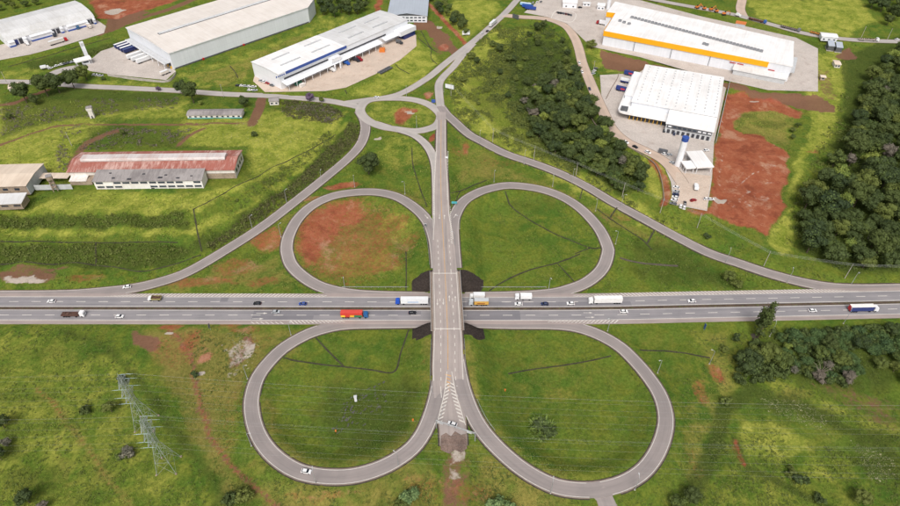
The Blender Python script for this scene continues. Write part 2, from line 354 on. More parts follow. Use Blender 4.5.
m_poly('lush', [(745,0),(860,0),(875,20),(845,38),(800,30),(760,18)], .95, 5)
m_poly('lush', [(800,60),(840,48),(850,70),(835,115),(830,145),(805,160),(790,200),(795,240),(780,255),(765,240),(785,215),(795,165),(812,130)], .9, 4)
m_poly('lush', [(590,42),(612,55),(606,72),(640,80),(620,70),(595,68),(584,48)], .5, 3)
m_poly('lush', [(395,55),(418,40),(440,60),(420,82),(380,95),(350,96),(345,91),(376,77)], .75, 4)
m_poly('lush', [(-60,325),(60,325),(120,365),(160,430),(215,505),(215,560),(-120,560)], .4, 10)
m_poly('lush', [(690,330),(740,330),(745,360),(735,400),(720,440),(700,506),(680,506),(690,440),(700,400)], .4, 8)
m_poly('lush', [(740,400),(770,410),(840,460),(900,506),(760,560),(690,540),(715,470)], .36, 8)
m_poly('lush', [(760,370),(800,385),(900,425),(900,440),(830,415),(760,385)], .5, 5)
m_poly('lush', [(640,150),(665,165),(668,190),(690,210),(655,200),(640,175)], .8, 4)
m_poly('lush', [(370,100),(432,100),(435,115),(425,126),(375,126),(364,113)], .45, 3)
m_poly('lush', [(60,84),(105,78),(165,84),(180,90),(120,86)], .5, 2); m_poly('lush', [(0,70),(45,66),(40,80),(0,80)], .5, 3)
m_poly('lush', [(175,74),(230,58),(310,26),(318,16),(360,18),(330,35),(250,70),(245,84),(200,90)], .45, 4)
m_ell('lush', 400, 150, 30, 20, .4); m_ell('lush', 470, 150, 14, 14, .3); m_ell('lush', 400, 225, 22, 22, .4); m_ell('lush', 370, 262, 40, 18, .35)
# dark rough banks
m_poly('dark', [(-60,214),(0,214),(185,212),(190,230),(0,229),(-60,229)], .62, 3)
m_poly('dark', [(-60,244),(0,244),(185,244),(200,252),(160,268),(0,266),(-60,266)], .8, 3)
m_poly('dark', [(190,244),(240,216),(300,174),(345,128),(360,130),(345,152),(290,194),(220,240),(200,252)], .75, 3)
m_poly('dark', [(0,100),(80,88),(180,94),(180,105),(100,115),(40,125),(0,140)], .6, 5)
m_poly('dark', [(85,128),(120,122),(190,132),(190,148),(130,146),(90,150)], .5, 4)
m_poly('dark', [(20,62),(60,56),(120,40),(124,46),(100,52),(80,64),(30,70)], .7, 3)
m_poly('dark', [(245,70),(318,36),(330,33),(250,66),(230,82),(225,80)], .4, 2)
m_poly('dark', [(330,388),(400,375),(425,392),(410,430),(370,455),(320,440),(310,415)], .68, 12)
m_poly('dark', [(500,385),(520,378),(540,405),(525,440),(505,430)], .4, 6)
m_poly('dark', [(745,385),(770,385),(850,420),(900,455),(900,470),(860,440),(800,420),(750,405)], .7, 6)
m_poly('dark', [(835,420),(900,435),(900,500),(860,470)], .6, 8)
m_poly('dark', [(770,325),(900,325),(900,395),(800,390),(740,360)], .6, 6)
m_poly('dark', [(510,40),(570,40),(600,120),(640,190),(620,196),(540,150),(510,100)], .9, 6)
m_poly('dark', [(460,75),(500,60),(510,110),(480,110)], .4, 8)
m_poly('dark', [(840,60),(910,30),(910,270),(850,276),(800,250),(800,205),(835,150),(845,110)], 1, 5)
m_poly('dark', [(620,245),(680,240),(740,278),(690,290),(640,280)], .5, 8)
m_poly('dark', [(0,430),(15,420),(20,450),(0,470)], .5, 4); m_ell('dark', 100, 470, 60, 25, .25); m_ell('dark', 60, 350, 60, 12, .3); m_ell('dark', 540, 205, 40, 12, .35)
m_poly('dark', [(470,345),(500,345),(530,360),(500,378),(470,370)], .3, 6)
m_poly('dark', [(225,488),(250,480),(262,506),(240,530),(200,510)], .5, 4)
m_line('dry', [(467,345),(470,380),(480,413),(500,440),(530,463),(560,476)], 9, .5, 4); m_line('dry', [(428,345),(427,385),(416,420),(393,446),(360,462),(320,464),(285,448),(267,420),(267,390)], 8, .5, 4); m_line('lush', [(467,345),(470,380),(480,413),(500,440),(530,463),(570,478),(610,474)], 10, .35, 4)
m_line('dark', [(752,388),(738,400),(722,412),(716,440),(700,475),(682,506)], 7, .85, 3); m_line('dark', [(735,440),(746,465),(775,480),(800,494),(835,510)], 4, .8, 2); m_line('dark', [(60,330),(100,345),(120,362),(150,395),(175,430),(205,470),(225,500)], 5, .6, 3); m_line('dark', [(640,245),(665,256),(690,270),(735,284)], 12, .6, 4); m_line('dark', [(490,178),(540,190),(580,205),(560,200)], 6, .3, 3); m_line('dark', [(455,150),(490,160),(540,178)], 6, .3, 3)
m_poly('lush', [(730,98),(790,110),(795,140),(760,135),(735,118)], .5, 4); m_ell('dark', 770, 125, 18, 6, .5); m_ell('dark', 745, 116, 12, 4, .5)
m_poly('dark', [(462,100),(490,60),(515,40),(520,100),(550,150),(600,185),(560,168),(500,132)], .5, 10)
m_line('dry', [(37,388),(60,412),(85,445),(112,482),(132,506)], 3.5, .7, 1.5); m_line('dry', [(55,420),(60,450),(68,480),(72,506)], 2.5, .5, 1.2); m_ell('dark', 40, 480, 40, 18, .4); m_ell('dark', 90, 500, 30, 10, .4); m_ell('dark', 20, 395, 40, 10, .35); m_ell('lush', 110, 370, 40, 18, .5); m_ell('lush', 60, 440, 40, 18, .45); m_ell('lush', 770, 440, 40, 20, .6); m_ell('lush', 830, 470, 40, 14, .55); m_ell('dry', 790, 395, 30, 8, .5)
# red earth
m_poly('soil', [(292,232),(303,215),(325,201),(362,196),(362,208),(345,225),(338,245),(325,262),(306,268),(294,252)], .78, 9)
m_ell('soil', 350, 240, 66, 48, .5); m_ell('soil', 392, 225, 22, 12, .5); m_ell('soil', 380, 262, 34, 12, .52); m_ell('soil', 350, 280, 22, 6, .35); m_ell('soil', 345, 215, 30, 12, .7); m_ell('soil', 405, 245, 14, 14, .45)
m_ell('soil', 268, 240, 22, 12, .62); m_ell('soil', 235, 268, 30, 10, .5); m_ell('soil', 200, 281, 50, 6, .55); m_ell('soil', 262, 282, 22, 6, .5); m_ell('soil', 342, 186.5, 22, 3, .75); m_ell('soil', 310, 199, 14, 4, .6); m_ell('soil', 88, 278, 22, 6, .5)
m_poly('soil', [(86,0),(178,0),(152,8),(118,19),(98,18),(95,8)], 1, 3); m_poly('soil', [(86,-30),(210,-40),(178,0),(86,0)], 1, 3)
m_poly('soil', [(709,214),(711,176),(716,150),(719,118),(727,92),(742,94),(775,100),(800,112),(798,118),(770,112),(742,112),(733,130),(760,136),(786,152),(786,178),(781,216),(768,233),(742,228)], 1, 3)
m_ell('soil', 700, 210, 12, 5, .7); m_line('soil', [(652,160),(662,175),(668,192),(664,204)], 5, .8); m_ell('soil', 815, 152, 8, 3, .6)
m_ell('soil', 403, 116, 9, 9, .85); m_ell('soil', 412, 110, 7, 3, .9); m_ell('soil', 427, 95, 6, 4, .85); m_ell('soil', 434, 138, 4, 4, .95); m_ell('soil', 464, 148, 5, 9, .62); m_ell('soil', 455, 152, 8, 6, .4); m_ell('soil', 500, 162, 26, 5, .35); m_ell('soil', 620, 216, 30, 4, .4)
m_ell('soil', 172, 326, 18, 3, .7); m_ell('soil', 205, 357, 7, 6, .9); m_ell('soil', 192, 343, 10, 14, .6); m_ell('soil', 240, 328, 30, 4, .5)
m_line('soil', [(170,330),(183,344),(192,362),(195,382),(203,412),(212,440),(228,462),(245,480),(262,494),(280,508)], 3.0, .5, 1.4); m_line('brown', [(170,330),(183,344),(192,362),(195,382),(203,412),(212,440),(228,462),(245,480),(262,494),(280,508)], 3.4, .6, 1.2)
m_ell('soil', 714, 372, 12, 14, .62); m_ell('soil', 700, 392, 8, 14, .5); m_ell('soil', 688, 455, 10, 30, .3); m_ell('soil', 470, 490, 30, 16, .42); m_ell('soil', 430, 490, 30, 16, .35); m_ell('soil', 320, 492, 50, 5, .4); m_ell('soil', 232, 420, 16, 50, .3)
m_line('soil', [(735,440),(737,450),(745,465)], 2.5, .8); m_line('soil', [(37,388),(52,402),(65,420)], 2.0, .55, 1.0); m_line('soil', [(65,420),(85,445),(110,480),(130,500)], 1.6, .5, 1.0)
m_line('soil', [(420,-8),(428,3),(444,20),(458,35),(468,46)], 4.5, 1.0); m_ell('soil', 446, 47, 6, 4, .7); m_ell('soil', 378, 5, 5, 8, .8)
m_ell('soil', 470, 375, 4, 14, .3); m_ell('soil', 425, 362, 5, 3, .5)
# brown bare ground
m_poly('brown', [(600,50),(640,60),(700,75),(760,91),(822,97),(834,104),(833,113),(800,109),(740,93),(690,80),(650,66),(640,72),(605,69)], 1, 2)
m_poly('brown', [(832,56),(850,47),(860,58),(845,62)], .9, 2); m_poly('brown', [(738,68),(800,90),(830,96),(826,70)], .0, 2)
m_poly('brown', [(126,334),(150,332),(166,344),(160,352),(135,347)], .9, 3); m_poly('brown', [(240,334),(254,332),(252,348),(236,372),(228,366),(238,350)], .8, 3)
m_poly('brown', [(428,20),(440,28),(455,44),(462,52),(455,56),(440,46),(425,30),(412,30),(414,22)], 1, 2); m_poly('brown', [(427,38),(440,44),(448,54),(436,56)], .5, 2)
m_poly('brown', [(441,446),(467,446),(470,506),(470,560),(440,560),(440,500)], .62, 5); m_ell('brown', 860, 410, 40, 14, .3); m_poly('brown', [(800,380),(830,378),(900,402),(900,436),(860,420)], .48, 6)
m_ell('brown', 20, 276, 46, 8, .7); m_ell('brown', 40, 270, 40, 4, .6); m_ell('brown', 120, 268, 16, 4, .3)
m_line('brown', [(-30,155),(0,145),(40,131),(60,126),(90,124),(130,125),(200,124),(250,123)], 3.2, .9, 1); m_line('brown', [(70,165),(85,145),(105,135),(120,130)], 7, .7, 2); m_line('brown', [(178,146),(190,135),(205,128)], 4, .8); m_line('brown', [(252,124),(258,110),(262,98)], 8, .9); m_line('brown', [(-10,106),(14,103),(30,96),(48,90)], 6, .8)
m_poly('brown', [(108,18),(140,9),(150,12),(110,30),(100,32)], .8, 3); m_line('brown', [(100,34),(130,22),(170,9),(200,-4)], 9, .75)
m_ell('brown', 795, 345, 14, 8, .4); m_ell('brown', 60, 62, 30, 4, .3)
m_poly('brown', [(795,75),(830,68),(838,100),(826,100)], .5, 3)
# pale gravel and rubble
m_ell('gravel', 24, 279, 26, 5, .7); m_ell('gravel', 246, 352, 6, 12, .75); m_ell('gravel', 222, 346, 4, 5, .7); m_ell('gravel', 203, 373, 5, 3, .9); m_ell('gravel', 172, 333, 5, 2.5, .9); m_ell('gravel', 237, 375, 8, 5, .5)
m_ell('gravel', 758, 195, 14, 10, .4); m_ell('gravel', 733, 183, 12, 5, .42); m_ell('gravel', 765, 163, 16, 4, .4); m_line('gravel', [(720,200),(735,190),(750,175),(765,168)], 1.6, .55, .8); m_line('gravel', [(716,180),(735,195),(760,210),(775,212)], 1.6, .5, .8); m_line('gravel', [(728,215),(740,200),(760,185),(780,182)], 1.2, .5, .6); m_line('gravel', [(722,120),(724,140),(722,160),(716,185)], 1.6, .5, .8); m_ell('gravel', 719, 201, 9, 4, .95); m_ell('gravel', 750, 205, 26, 16, .33); m_ell('gravel', 725, 175, 10, 10, .3); m_ell('gravel', 740, 205, 18, 4, .4); m_ell('gravel', 755, 102, 8, 2, .7)
m_ell('gravel', 410, 113, 4, 2.5, .8); m_ell('gravel', 455, 456, 12, 9, .62); m_ell('gravel', 456, 475, 6, 9, .5); m_ell('gravel', 378, 137, 4, 1.5, .8); m_ell('gravel', 115, 12, 10, 3, .9); m_ell('gravel', 440, 27, 5, 1.6, .8); m_ell('gravel', 85, 160, 9, 10, .5)
m_poly('gravel', [(232,336),(254,333),(251,352),(240,374),(228,370),(222,346)], .52, 4)
# dry yellowing verge
m_poly('dry', [(130,328),(262,330),(252,380),(220,430),(238,480),(285,506),(225,506),(190,430),(160,370)], .8, 7); m_ell('soil', 180, 350, 36, 22, .38); m_ell('brown', 186, 350, 44, 24, .34); m_ell('soil', 250, 345, 26, 14, .34); m_ell('brown', 205, 400, 26, 40, .3); m_ell('brown', 470, 480, 30, 22, .34)
m_poly('dry', [(225,330),(330,333),(270,365),(245,385),(235,430),(255,470),(215,440),(195,380),(180,335)], .6, 8)
m_poly('dry', [(700,330),(750,335),(735,400),(700,480),(670,506),(680,440),(700,380)], .5, 8)
m_poly('dry', [(255,455),(330,482),(440,440),(440,560),(240,560)], .55, 8); m_poly('dry', [(470,440),(560,495),(590,560),(470,560)], .65, 8)
m_poly('dry', [(140,290),(300,290),(285,262),(262,240),(300,206),(340,188),(420,190),(430,215),(380,190),(330,195),(290,225),(284,250)], .5, 5)
m_poly('dry', [(456,135),(500,160),(600,208),(700,255),(680,255),(600,220),(500,178),(455,190)], .5, 5); m_poly('dry', [(560,330),(700,330),(690,345),(630,350)], .3, 5)
m_ell('dry', 400, 170, 30, 18, .3); m_ell('dry', 340, 400, 40, 40, .2); m_ell('dry', 550, 380, 60, 30, .3); m_poly('dry', [(725,100),(795,115),(790,150),(760,138),(730,128)], .6, 4); m_ell('dry', 420, 400, 12, 40, .35)
m_ell('dry', 340, 240, 50, 40, .5); m_poly('dry', [(180,78),(240,60),(312,28),(300,45),(245,75),(230,88)], .5, 3)

for pts_ in ([(411.5,281),(420.5,274),(430.2,270),(460.3,270),(483,279.5),(483,288.5),(478.5,293.4),(413,293)], [(411.5,325.8),(482.5,325.8),(486,339),(479,340.5),(466,334),(431,334),(419,340.5),(412,338)]):
    P_ = np.array([T(*p)[:2] for p in pts_]); m_ = near(P_, 10); MASK['stone'][m_] = np.maximum(MASK['stone'][m_], 1 - sstep(-.9, .9, poly_dist(fx[m_], fy[m_], P_)))
def ground_material():
    m, nt, b = new_mat('grassland'); P = wpos(nt)
    at = nt.nodes.new('ShaderNodeAttribute'); at.attribute_name = 'cover_a'; bt = nt.nodes.new('ShaderNodeAttribute'); bt.attribute_name = 'cover_b'
    sa = nt.nodes.new('ShaderNodeSeparateColor'); sb = nt.nodes.new('ShaderNodeSeparateColor')
    nt.links.new(at.outputs['Color'], sa.inputs[0]); nt.links.new(bt.outputs['Color'], sb.inputs[0])
    nL = noise_node(nt, 0.022, 5, 0.6, P); nM = noise_node(nt, 0.11, 6, 0.65, P, 0.4); nF = noise_node(nt, 0.6, 5, 0.75, P); nX = noise_node(nt, 2.2, 3, 0.8, P)
    g = mixc(nt, ramp01(nt, nL.outputs[0], .35, .65), lin(76,104,38), lin(102,120,46))
    g = mixc(nt, ramp01(nt, nM.outputs[0], .38, .66), g, lin(112,120,46))
    nD = noise_node(nt, .07, 7, .75, P, .5); g = mixc(nt, mth(nt, 'MULTIPLY', ramp01(nt, nD.outputs[0], .52, .7), .5), g, lin(124,120,60))
    lush = mixc(nt, ramp01(nt, nM.outputs[0], .35, .65), lin(124,136,50), lin(164,164,76))
    g = mixc(nt, mth(nt, 'MULTIPLY', ramp01(nt, mth(nt, 'ADD', sa.outputs[2], mth(nt, 'MULTIPLY', mth(nt, 'SUBTRACT', nM.outputs[0], .5), .8)), .15, .8), 1.0), g, lush)
    def cov(ch, k=1.1, lo=.38, hi=.62, n=nM):
        return ramp01(nt, mth(nt, 'ADD', ch, mth(nt, 'MULTIPLY', mth(nt, 'SUBTRACT', n.outputs[0], .5), k)), lo, hi)
    g = mixc(nt, mth(nt, 'MULTIPLY', cov(sb.outputs[2], 1.3, .2, .8), .75), g, mixc(nt, nF.outputs[0], lin(120,112,58), lin(156,138,80)))
    g = mixc(nt, mth(nt, 'MULTIPLY', cov(sb.outputs[0], .9, .15, .75), .85), g, mixc(nt, nF.outputs[0], lin(58,74,32), lin(86,96,42)))
    # tufts: fine light/dark speckle of the sward
    nP = noise_node(nt, .05, 6, .7, P, 1.0); g = mixc(nt, mth(nt, 'MULTIPLY', ramp01(nt, nP.outputs[0], .5, .66), .55), g, mixc(nt, 1.0, g, (.62, .72, .6), 'MULTIPLY')); g = mixc(nt, mth(nt, 'MULTIPLY', ramp01(nt, nP.outputs[0], .46, .34), .35), g, mixc(nt, 1.0, g, (1.22, 1.14, 1.1), 'MULTIPLY'))
    vo = nt.nodes.new('ShaderNodeTexVoronoi'); vo.inputs['Scale'].default_value = .75; nt.links.new(P, vo.inputs['Vector'])
    g = mixc(nt, mth(nt, 'MULTIPLY', ramp01(nt, vo.outputs['Distance'], .35, .75), .45), g, mixc(nt, 1.0, g, (.6, .66, .56), 'MULTIPLY'))
    g = mixc(nt, mth(nt, 'MULTIPLY', ramp01(nt, nF.outputs[0], .42, .62), .65), g, mixc(nt, 1.0, g, (.62, .68, .58), 'MULTIPLY'))
    g = mixc(nt, mth(nt, 'MULTIPLY', ramp01(nt, nX.outputs[0], .48, .7), .5), g, mixc(nt, 1.0, g, (1.35, 1.3, 1.25), 'MULTIPLY'))
    nS = noise_node(nt, .19, 8, .75, P, .2)
    br = mixc(nt, nF.outputs[0], lin(100,70,58), lin(138,100,82))
    nH = noise_node(nt, .3, 8, .8, P, .6); g = mixc(nt, mth(nt, 'MULTIPLY', cov(sa.outputs[1], 1.4, .36, .7, nH), .92), g, br)
    nB = noise_node(nt, .05, 9, .72, P, .25); so = mixc(nt, ramp01(nt, nS.outputs[0], .35, .7), lin(150,74,56), lin(172,104,80)); so = mixc(nt, mth(nt, 'MULTIPLY', ramp01(nt, nB.outputs[0], .52, .64), .6), so, lin(200,160,134)); so = mixc(nt, mth(nt, 'MULTIPLY', ramp01(nt, nB.outputs[0], .47, .38), .8), so, lin(122,54,46)); so = mixc(nt, mth(nt, 'MULTIPLY', nF.outputs[0], .45), so, lin(128,70,54))
    nG = noise_node(nt, .5, 8, .8, P, .6); g = mixc(nt, mth(nt, 'MULTIPLY', cov(sa.outputs[0], 1.5, .22, .82, nG), .9), g, so)
    gr = mixc(nt, nF.outputs[0], lin(150,140,132), lin(196,184,170))
    g = mixc(nt, cov(sb.outputs[1], 1.0, .4, .62, nS), g, gr)
    vs = nt.nodes.new('ShaderNodeTexVoronoi'); vs.inputs['Scale'].default_value = 1.1; nt.links.new(P, vs.inputs['Vector']); st = mixc(nt, mth(nt, 'MULTIPLY', ramp01(nt, vs.outputs['Distance'], .3, .7), .5), mixc(nt, nF.outputs[0], lin(52,46,44), lin(74,66,60)), lin(40,35,34)); g = mixc(nt, ramp01(nt, bt.outputs['Alpha'], .4, .6), g, st)
    nt.links.new(g, b.inputs['Base Color']); b.inputs['Roughness'].default_value = 1.0; b.inputs['Specular IOR Level'].default_value = 0.1
    h = mth(nt, 'ADD', nF.outputs[0], mth(nt, 'MULTIPLY', nX.outputs[0], .4)); bump(nt, b, h, .7, .7)
    return m
M_GROUND = ground_material()
nx_, ny_ = len(xs), len(ys)
gm = bpy.data.meshes.new('ground')
HGT += np.where(onpad | (CUT > .02), 0, np.maximum(MASK['soil'], MASK['brown']) * ((fbm(fx / 5, fy / 5, 61, 3) - .5) * 1.3)); HG = HGT.reshape(SH)
V = np.stack([fx, fy, HGT], 1).astype(np.float32)
ii, jj = np.meshgrid(np.arange(nx_ - 1), np.arange(ny_ - 1)); a = (jj * nx_ + ii).ravel()
Q = np.stack([a, a + 1, a + 1 + nx_, a + nx_], 1).astype(np.int32)
gm.vertices.add(len(V)); gm.vertices.foreach_set('co', V.ravel())
gm.loops.add(Q.size); gm.loops.foreach_set('vertex_index', Q.ravel())
gm.polygons.add(len(Q)); gm.polygons.foreach_set('loop_start', np.arange(0, Q.size, 4, dtype=np.int32)); gm.polygons.foreach_set('loop_total', np.full(len(Q), 4, np.int32))
gm.polygons.foreach_set('use_smooth', np.ones(len(Q), bool)); gm.update(); gm.validate()
for nm, chs in (('cover_a', ('soil','brown','lush')), ('cover_b', ('dark','gravel','dry'))):
    at = gm.attributes.new(nm, 'FLOAT_COLOR', 'POINT'); c = np.ones((len(V), 4), np.float32)
    c[:, 3] = MASK['stone'] if nm == 'cover_b' else 1
    for k, ch in enumerate(chs): c[:, k] = MASK[ch]
    at.data.foreach_set('color', c.ravel())
gm.materials.append(M_GROUND)
tag(link('ground', gm), kind='structure')
# ================================================================== ROADS
def road_material(name, lane, edge=None, edge_at=None, track=0.10, patch=0.14, lane0=0.0, period=6.6):
    m, nt, b = new_mat(name); P = wpos(nt); uv = nt.nodes.new('ShaderNodeUVMap'); uv.uv_map = 'along'
    sx = nt.nodes.new('ShaderNodeSeparateXYZ'); nt.links.new(uv.outputs[0], sx.inputs[0])
    mp = nt.nodes.new('ShaderNodeMapping'); mp.inputs['Scale'].default_value = (1.0, 0.03, 1); nt.links.new(uv.outputs[0], mp.inputs[0])
    n1 = noise_node(nt, 0.9, 4, .6, mp.outputs[0]); n2 = noise_node(nt, .09, 5, .6, P); n3 = noise_node(nt, 3.0, 3, .8, P)
    c = lane
    if edge: c = mixc(nt, ramp01(nt, mth(nt, 'ABSOLUTE', sx.outputs[0]), edge_at - .15, edge_at + .15), lane, edge)
    wt = ramp01(nt, mth(nt, 'COSINE', mth(nt, 'MULTIPLY', mth(nt, 'SUBTRACT', mth(nt, 'ABSOLUTE', sx.outputs[0]), lane0), 6.2832 / period)), -.2, .9)
    c = mixc(nt, mth(nt, 'MULTIPLY', wt, mth(nt, 'MULTIPLY', n1.outputs[0], .55)), c, mixc(nt, 1.0, c, (.78, .78, .8), 'MULTIPLY'))
    c = mixc(nt, mth(nt, 'MULTIPLY', ramp01(nt, n1.outputs[0], .4, .65), track * 3), c, mixc(nt, 1.0, c, (.72, .72, .74), 'MULTIPLY'))
    c = mixc(nt, ramp01(nt, n2.outputs[0], .35, .65), c, mixc(nt, 1.0, c, (1 + patch, 1 + patch * .9, 1 + patch * .85), 'MULTIPLY'))
    c = mixc(nt, mth(nt, 'MULTIPLY', n3.outputs[0], .35), c, mixc(nt, 1.0, c, (.8, .8, .8), 'MULTIPLY'))
    nt.links.new(c, b.inputs['Base Color']); b.inputs['Roughness'].default_value = .8; b.inputs['Specular IOR Level'].default_value = .3; return m
M_RAMP = road_material('worn_asphalt', lin(144,136,133))
M_DECK = road_material('deck_asphalt', lin(162,152,147), None, None, .12, .14, 1.7, 3.4)
M_MOTOR = road_material('motorway_asphalt', lin(140,137,139), lin(160,148,143), 8.45, .16, .14, 3.0, 3.55)
M_LOCAL = road_material('local_asphalt', lin(172,166,161), None, None, .08)
M_TAN = road_material('dusty_concrete', lin(188,168,152), None, None, .06)
M_PATCH = road_material('fresh_asphalt', lin(122,120,124), None, None, .1)
M_LINE = surf('road_paint', lin(222,216,208), .7, .06, .5, 2.5, .14)
M_YEL = surf('yellow_road_paint', lin(206,164,112), .7, .08, .5, 2.5, .14)
M_KERB = surf('pale_kerb', lin(142,126,114), .85, .1, .3, 2.0, .12)
M_GUT = surf('mossy_gutter', lin(76,68,60), .95, .25, .3, 1.5, .2)
M_DITCH = surf('wet_ditch', lin(66,60,48), .95, .3, .25, 1.2, .2, True, 0, lin(72,84,38), .9)
M_CONC = surf('yard_concrete', lin(198,188,180), .85, .08, .06, 1.2, .12, True, 0, lin(158,142,132), .6)
M_CONC2 = surf('dusty_yard', lin(204,186,170), .88, .08, .07, 1.2, .1, True, 0, lin(170,140,120), .5)
M_BCON = surf('bridge_concrete', lin(186,178,170), .85, .1, .25, 1.5, .12, True, 0, lin(120,112,106), .5)
M_STONE = surf('pitched_stone', lin(56,48,46), .95, .3, .5, 1.1, .25, True, 0, lin(44,38,38), .6, .6)
def ribbon_mesh(name, S, o0, o1, dz, mat, thick=0.0, keep=None):
    t, n = normals2(S); o0 = np.broadcast_to(o0, len(S)); o1 = np.broadcast_to(o1, len(S))
    L = np.concatenate([[0], np.cumsum(np.linalg.norm(np.diff(S[:, :2], axis=0), axis=1))])
    A = np.column_stack([S[:, :2] + n * o0[:, None], S[:, 2] + dz]); B = np.column_stack([S[:, :2] + n * o1[:, None], S[:, 2] + dz])
    V = []; F = []; UV = []
    for i in range(len(S)): V += [tuple(A[i]), tuple(B[i])]
    N = len(V)
    if thick:
        for i in range(len(S)): V += [(A[i][0], A[i][1], A[i][2] - thick), (B[i][0], B[i][1], B[i][2] - thick)]
    for i in range(len(S) - 1):
        if keep is not None and not (keep[i] and keep[i + 1]): continue
        a = 2 * i; F.append((a, a + 2, a + 3, a + 1) if o1[0] > o0[0] else (a + 1, a + 3, a + 2, a))
        if thick: F += [(N + a, N + a + 2, a + 2, a), (a + 1, a + 3, N + a + 3, N + a + 1)]
    me = bpy.data.meshes.new(name); me.from_pydata(V, [], F)
    u = me.uv_layers.new(name='along'); vi = np.zeros(len(me.loops), np.int32); me.loops.foreach_get('vertex_index', vi)
    uvv = np.zeros((len(V), 2)); k = np.arange(len(V)); seg = (k % N) // 2
    uvv[:, 0] = np.where(k % 2 == 0, o0[seg], o1[seg]); uvv[:, 1] = L[seg]
    u.data.foreach_set('uv', uvv[vi].astype(np.float32).ravel())
    me.materials.append(mat); me.update(); return me
def ribbon(name, S, o0, o1, dz, mat, thick=0.0, keep=None, parent=None):
    return link(name, ribbon_mesh(name, S, o0, o1, dz, mat, thick, keep), parent)
ALL = {'NS': NS, 'MED': MED, 'RING': RING, 'NWLOOP': NWLOOP, 'NELOOP': NELOOP, 'SWLOOP': SWLOOP, 'SELOOP': SELOOP, 'NWRAMP': NWRAMP, 'NERAMP': NERAMP, 'CONN': CONN, 'WROAD': WROAD, 'NWARD': NWARD, 'NWARD2': NWARD2, 'TAN': TAN, 'SPUR': SPUR, 'DRIVE': DRIVE, 'TOPRD': TOPRD, 'TOPBR': TOPBR}
def free(S, off, me_name, margin=0.3):
    """where a strip beside a road is not on top of another road"""
    t, n = normals2(S); off = np.broadcast_to(off, len(S)); P = S[:, :2] + n * off[:, None]; ok = np.ones(len(S), bool)
    for k, O in ALL.items():
        if k == me_name: continue
        if abs(O[:, 0]).max() < 1e9:
            d, z, w = path_dist(P[:, 0], P[:, 1], O); ok &= ~((d < w / 2 + margin) & (np.abs(z - S[:, 2]) < 2.5))
    return ok
DASHM = {}
def paint_lines(name, parent, specs, mat=None, dz=.14):
    """one object for each line; each dash of a broken line is an object of its own. specs: (S, offset, width, dash, gap, keep)"""
    mat = mat or M_LINE
    for S, off, wd, dash, gap, keep in specs:
        if len(S) < 2: continue
        if dash:
            t0 = spline(S[:, :3], 1.0); t, n = normals2(t0); key = (mat.name, dash, wd)
            if key not in DASHM:
                DASHM[key] = MB().add([(-dash / 2, -wd / 2, 0), (dash / 2, -wd / 2, 0), (dash / 2, wd / 2, 0), (-dash / 2, wd / 2, 0)], [(0, 1, 2, 3)]).mesh(name, mat)
            for i in range(dash // 2, len(t0), dash + gap):
                q = t0[i, :2] + n[i] * off
                if abs(proj((q[0], q[1], 0))[0] - 450) > 520: continue
                o = link(name, DASHM[key], parent); o.location = (q[0], q[1], t0[i, 2] + dz); o.rotation_euler = (0, 0, math.atan2(t[i, 1], t[i, 0]))
            continue
        t, n = normals2(S); off_ = np.broadcast_to(off, len(S)); V = []; F = []
        for i in range(len(S)):
            for s in (-.5, .5):
                q = S[i, :2] + n[i] * (off_[i] + s * wd); V.append((q[0], q[1], S[i, 2] + dz))
        for i in range(len(S) - 1):
            if keep is not None and not (keep[i] and keep[i + 1]): continue
            F.append((2 * i, 2 * i + 2, 2 * i + 3, 2 * i + 1))
        if not F: continue
        me = bpy.data.meshes.new(name); me.from_pydata(V, [], F); me.materials.append(mat); me.update(); link(name, me, parent)
def full_road(key, name, S, mat, dz, lines=True, kerb=True, gutter=True, closed=False, label=None):
    w = S[:, 3]; o = ribbon(name, S, -w / 2, w / 2, dz, mat, .35); tag(o, label, kind='structure')
    kp = {s: free(S, s * (w / 2 + .3), key) for s in (-1, 1)}
    if lines: paint_lines('edge_line', o, [(S, s * (w / 2 - .35), .22, 0, 0, free(S, s * (w / 2 - .4), key, .1)) for s in (-1, 1)], dz=dz + .03)
    if kerb:
        for s in (-1, 1):
            ribbon('kerb', S, s * (w / 2 + .02), s * (w / 2 + .3), dz + .1, M_KERB, .3, kp[s], o)
    if gutter:
        for s in (-1, 1):
            ribbon('gutter', S, s * (w / 2 + .28), s * (w / 2 + .28 + gutter), dz - .06, M_GUT, .25, kp[s], o)
    return o
# the motorway: two carriageways, a planted median between them
for s, nm in ((1, 'westbound'), (-1, 'eastbound')):
    o = ribbon('motorway', MED, s * .95, s * 11.0, .10, M_MOTOR, .35); tag(o, nm + ' carriageway of the motorway crossing under the bridge', kind='structure')
    paint_lines('edge_line', o, [(MED, s * 1.35, .28, 0, 0, None), (MED, s * 8.3, .3, 0, 0, None)])
    paint_lines('lane_dash', o, [(MED, s * 4.8, .32, 5, 7, None)])
    def pat(x0, x1, a0, a1):
        X0, X1 = G(x0, 308)[0], G(x1, 308)[0]; P = MED[(MED[:, 0] > X0) & (MED[:, 0] < X1)]
        ribbon('asphalt_patch', P, s * a0, s * a1, .118, M_PATCH, 0, None, o)
    if s > 0: pat(212, 230, 4.95, 8.1); pat(450, 640, 1.5, 4.6)
    else: pat(252, 425, 1.5, 4.6); pat(250, 320, 4.95, 8.1); pat(462, 520, 1.6, 8.1)
o = ribbon('median_strip', MED, -.97, .97, .03, surf('median_earth', lin(92,76,64), 1, .25, .3, 1.2, .2, True, 0, lin(92,104,52), .8), .3); tag(o, kind='structure')
ROADO = {}
ROADO['NS'] = full_road('NS', 'overpass_road', NS[NS[:, 1] > YN - .1], M_DECK, .10, False, True, .6) if False else None
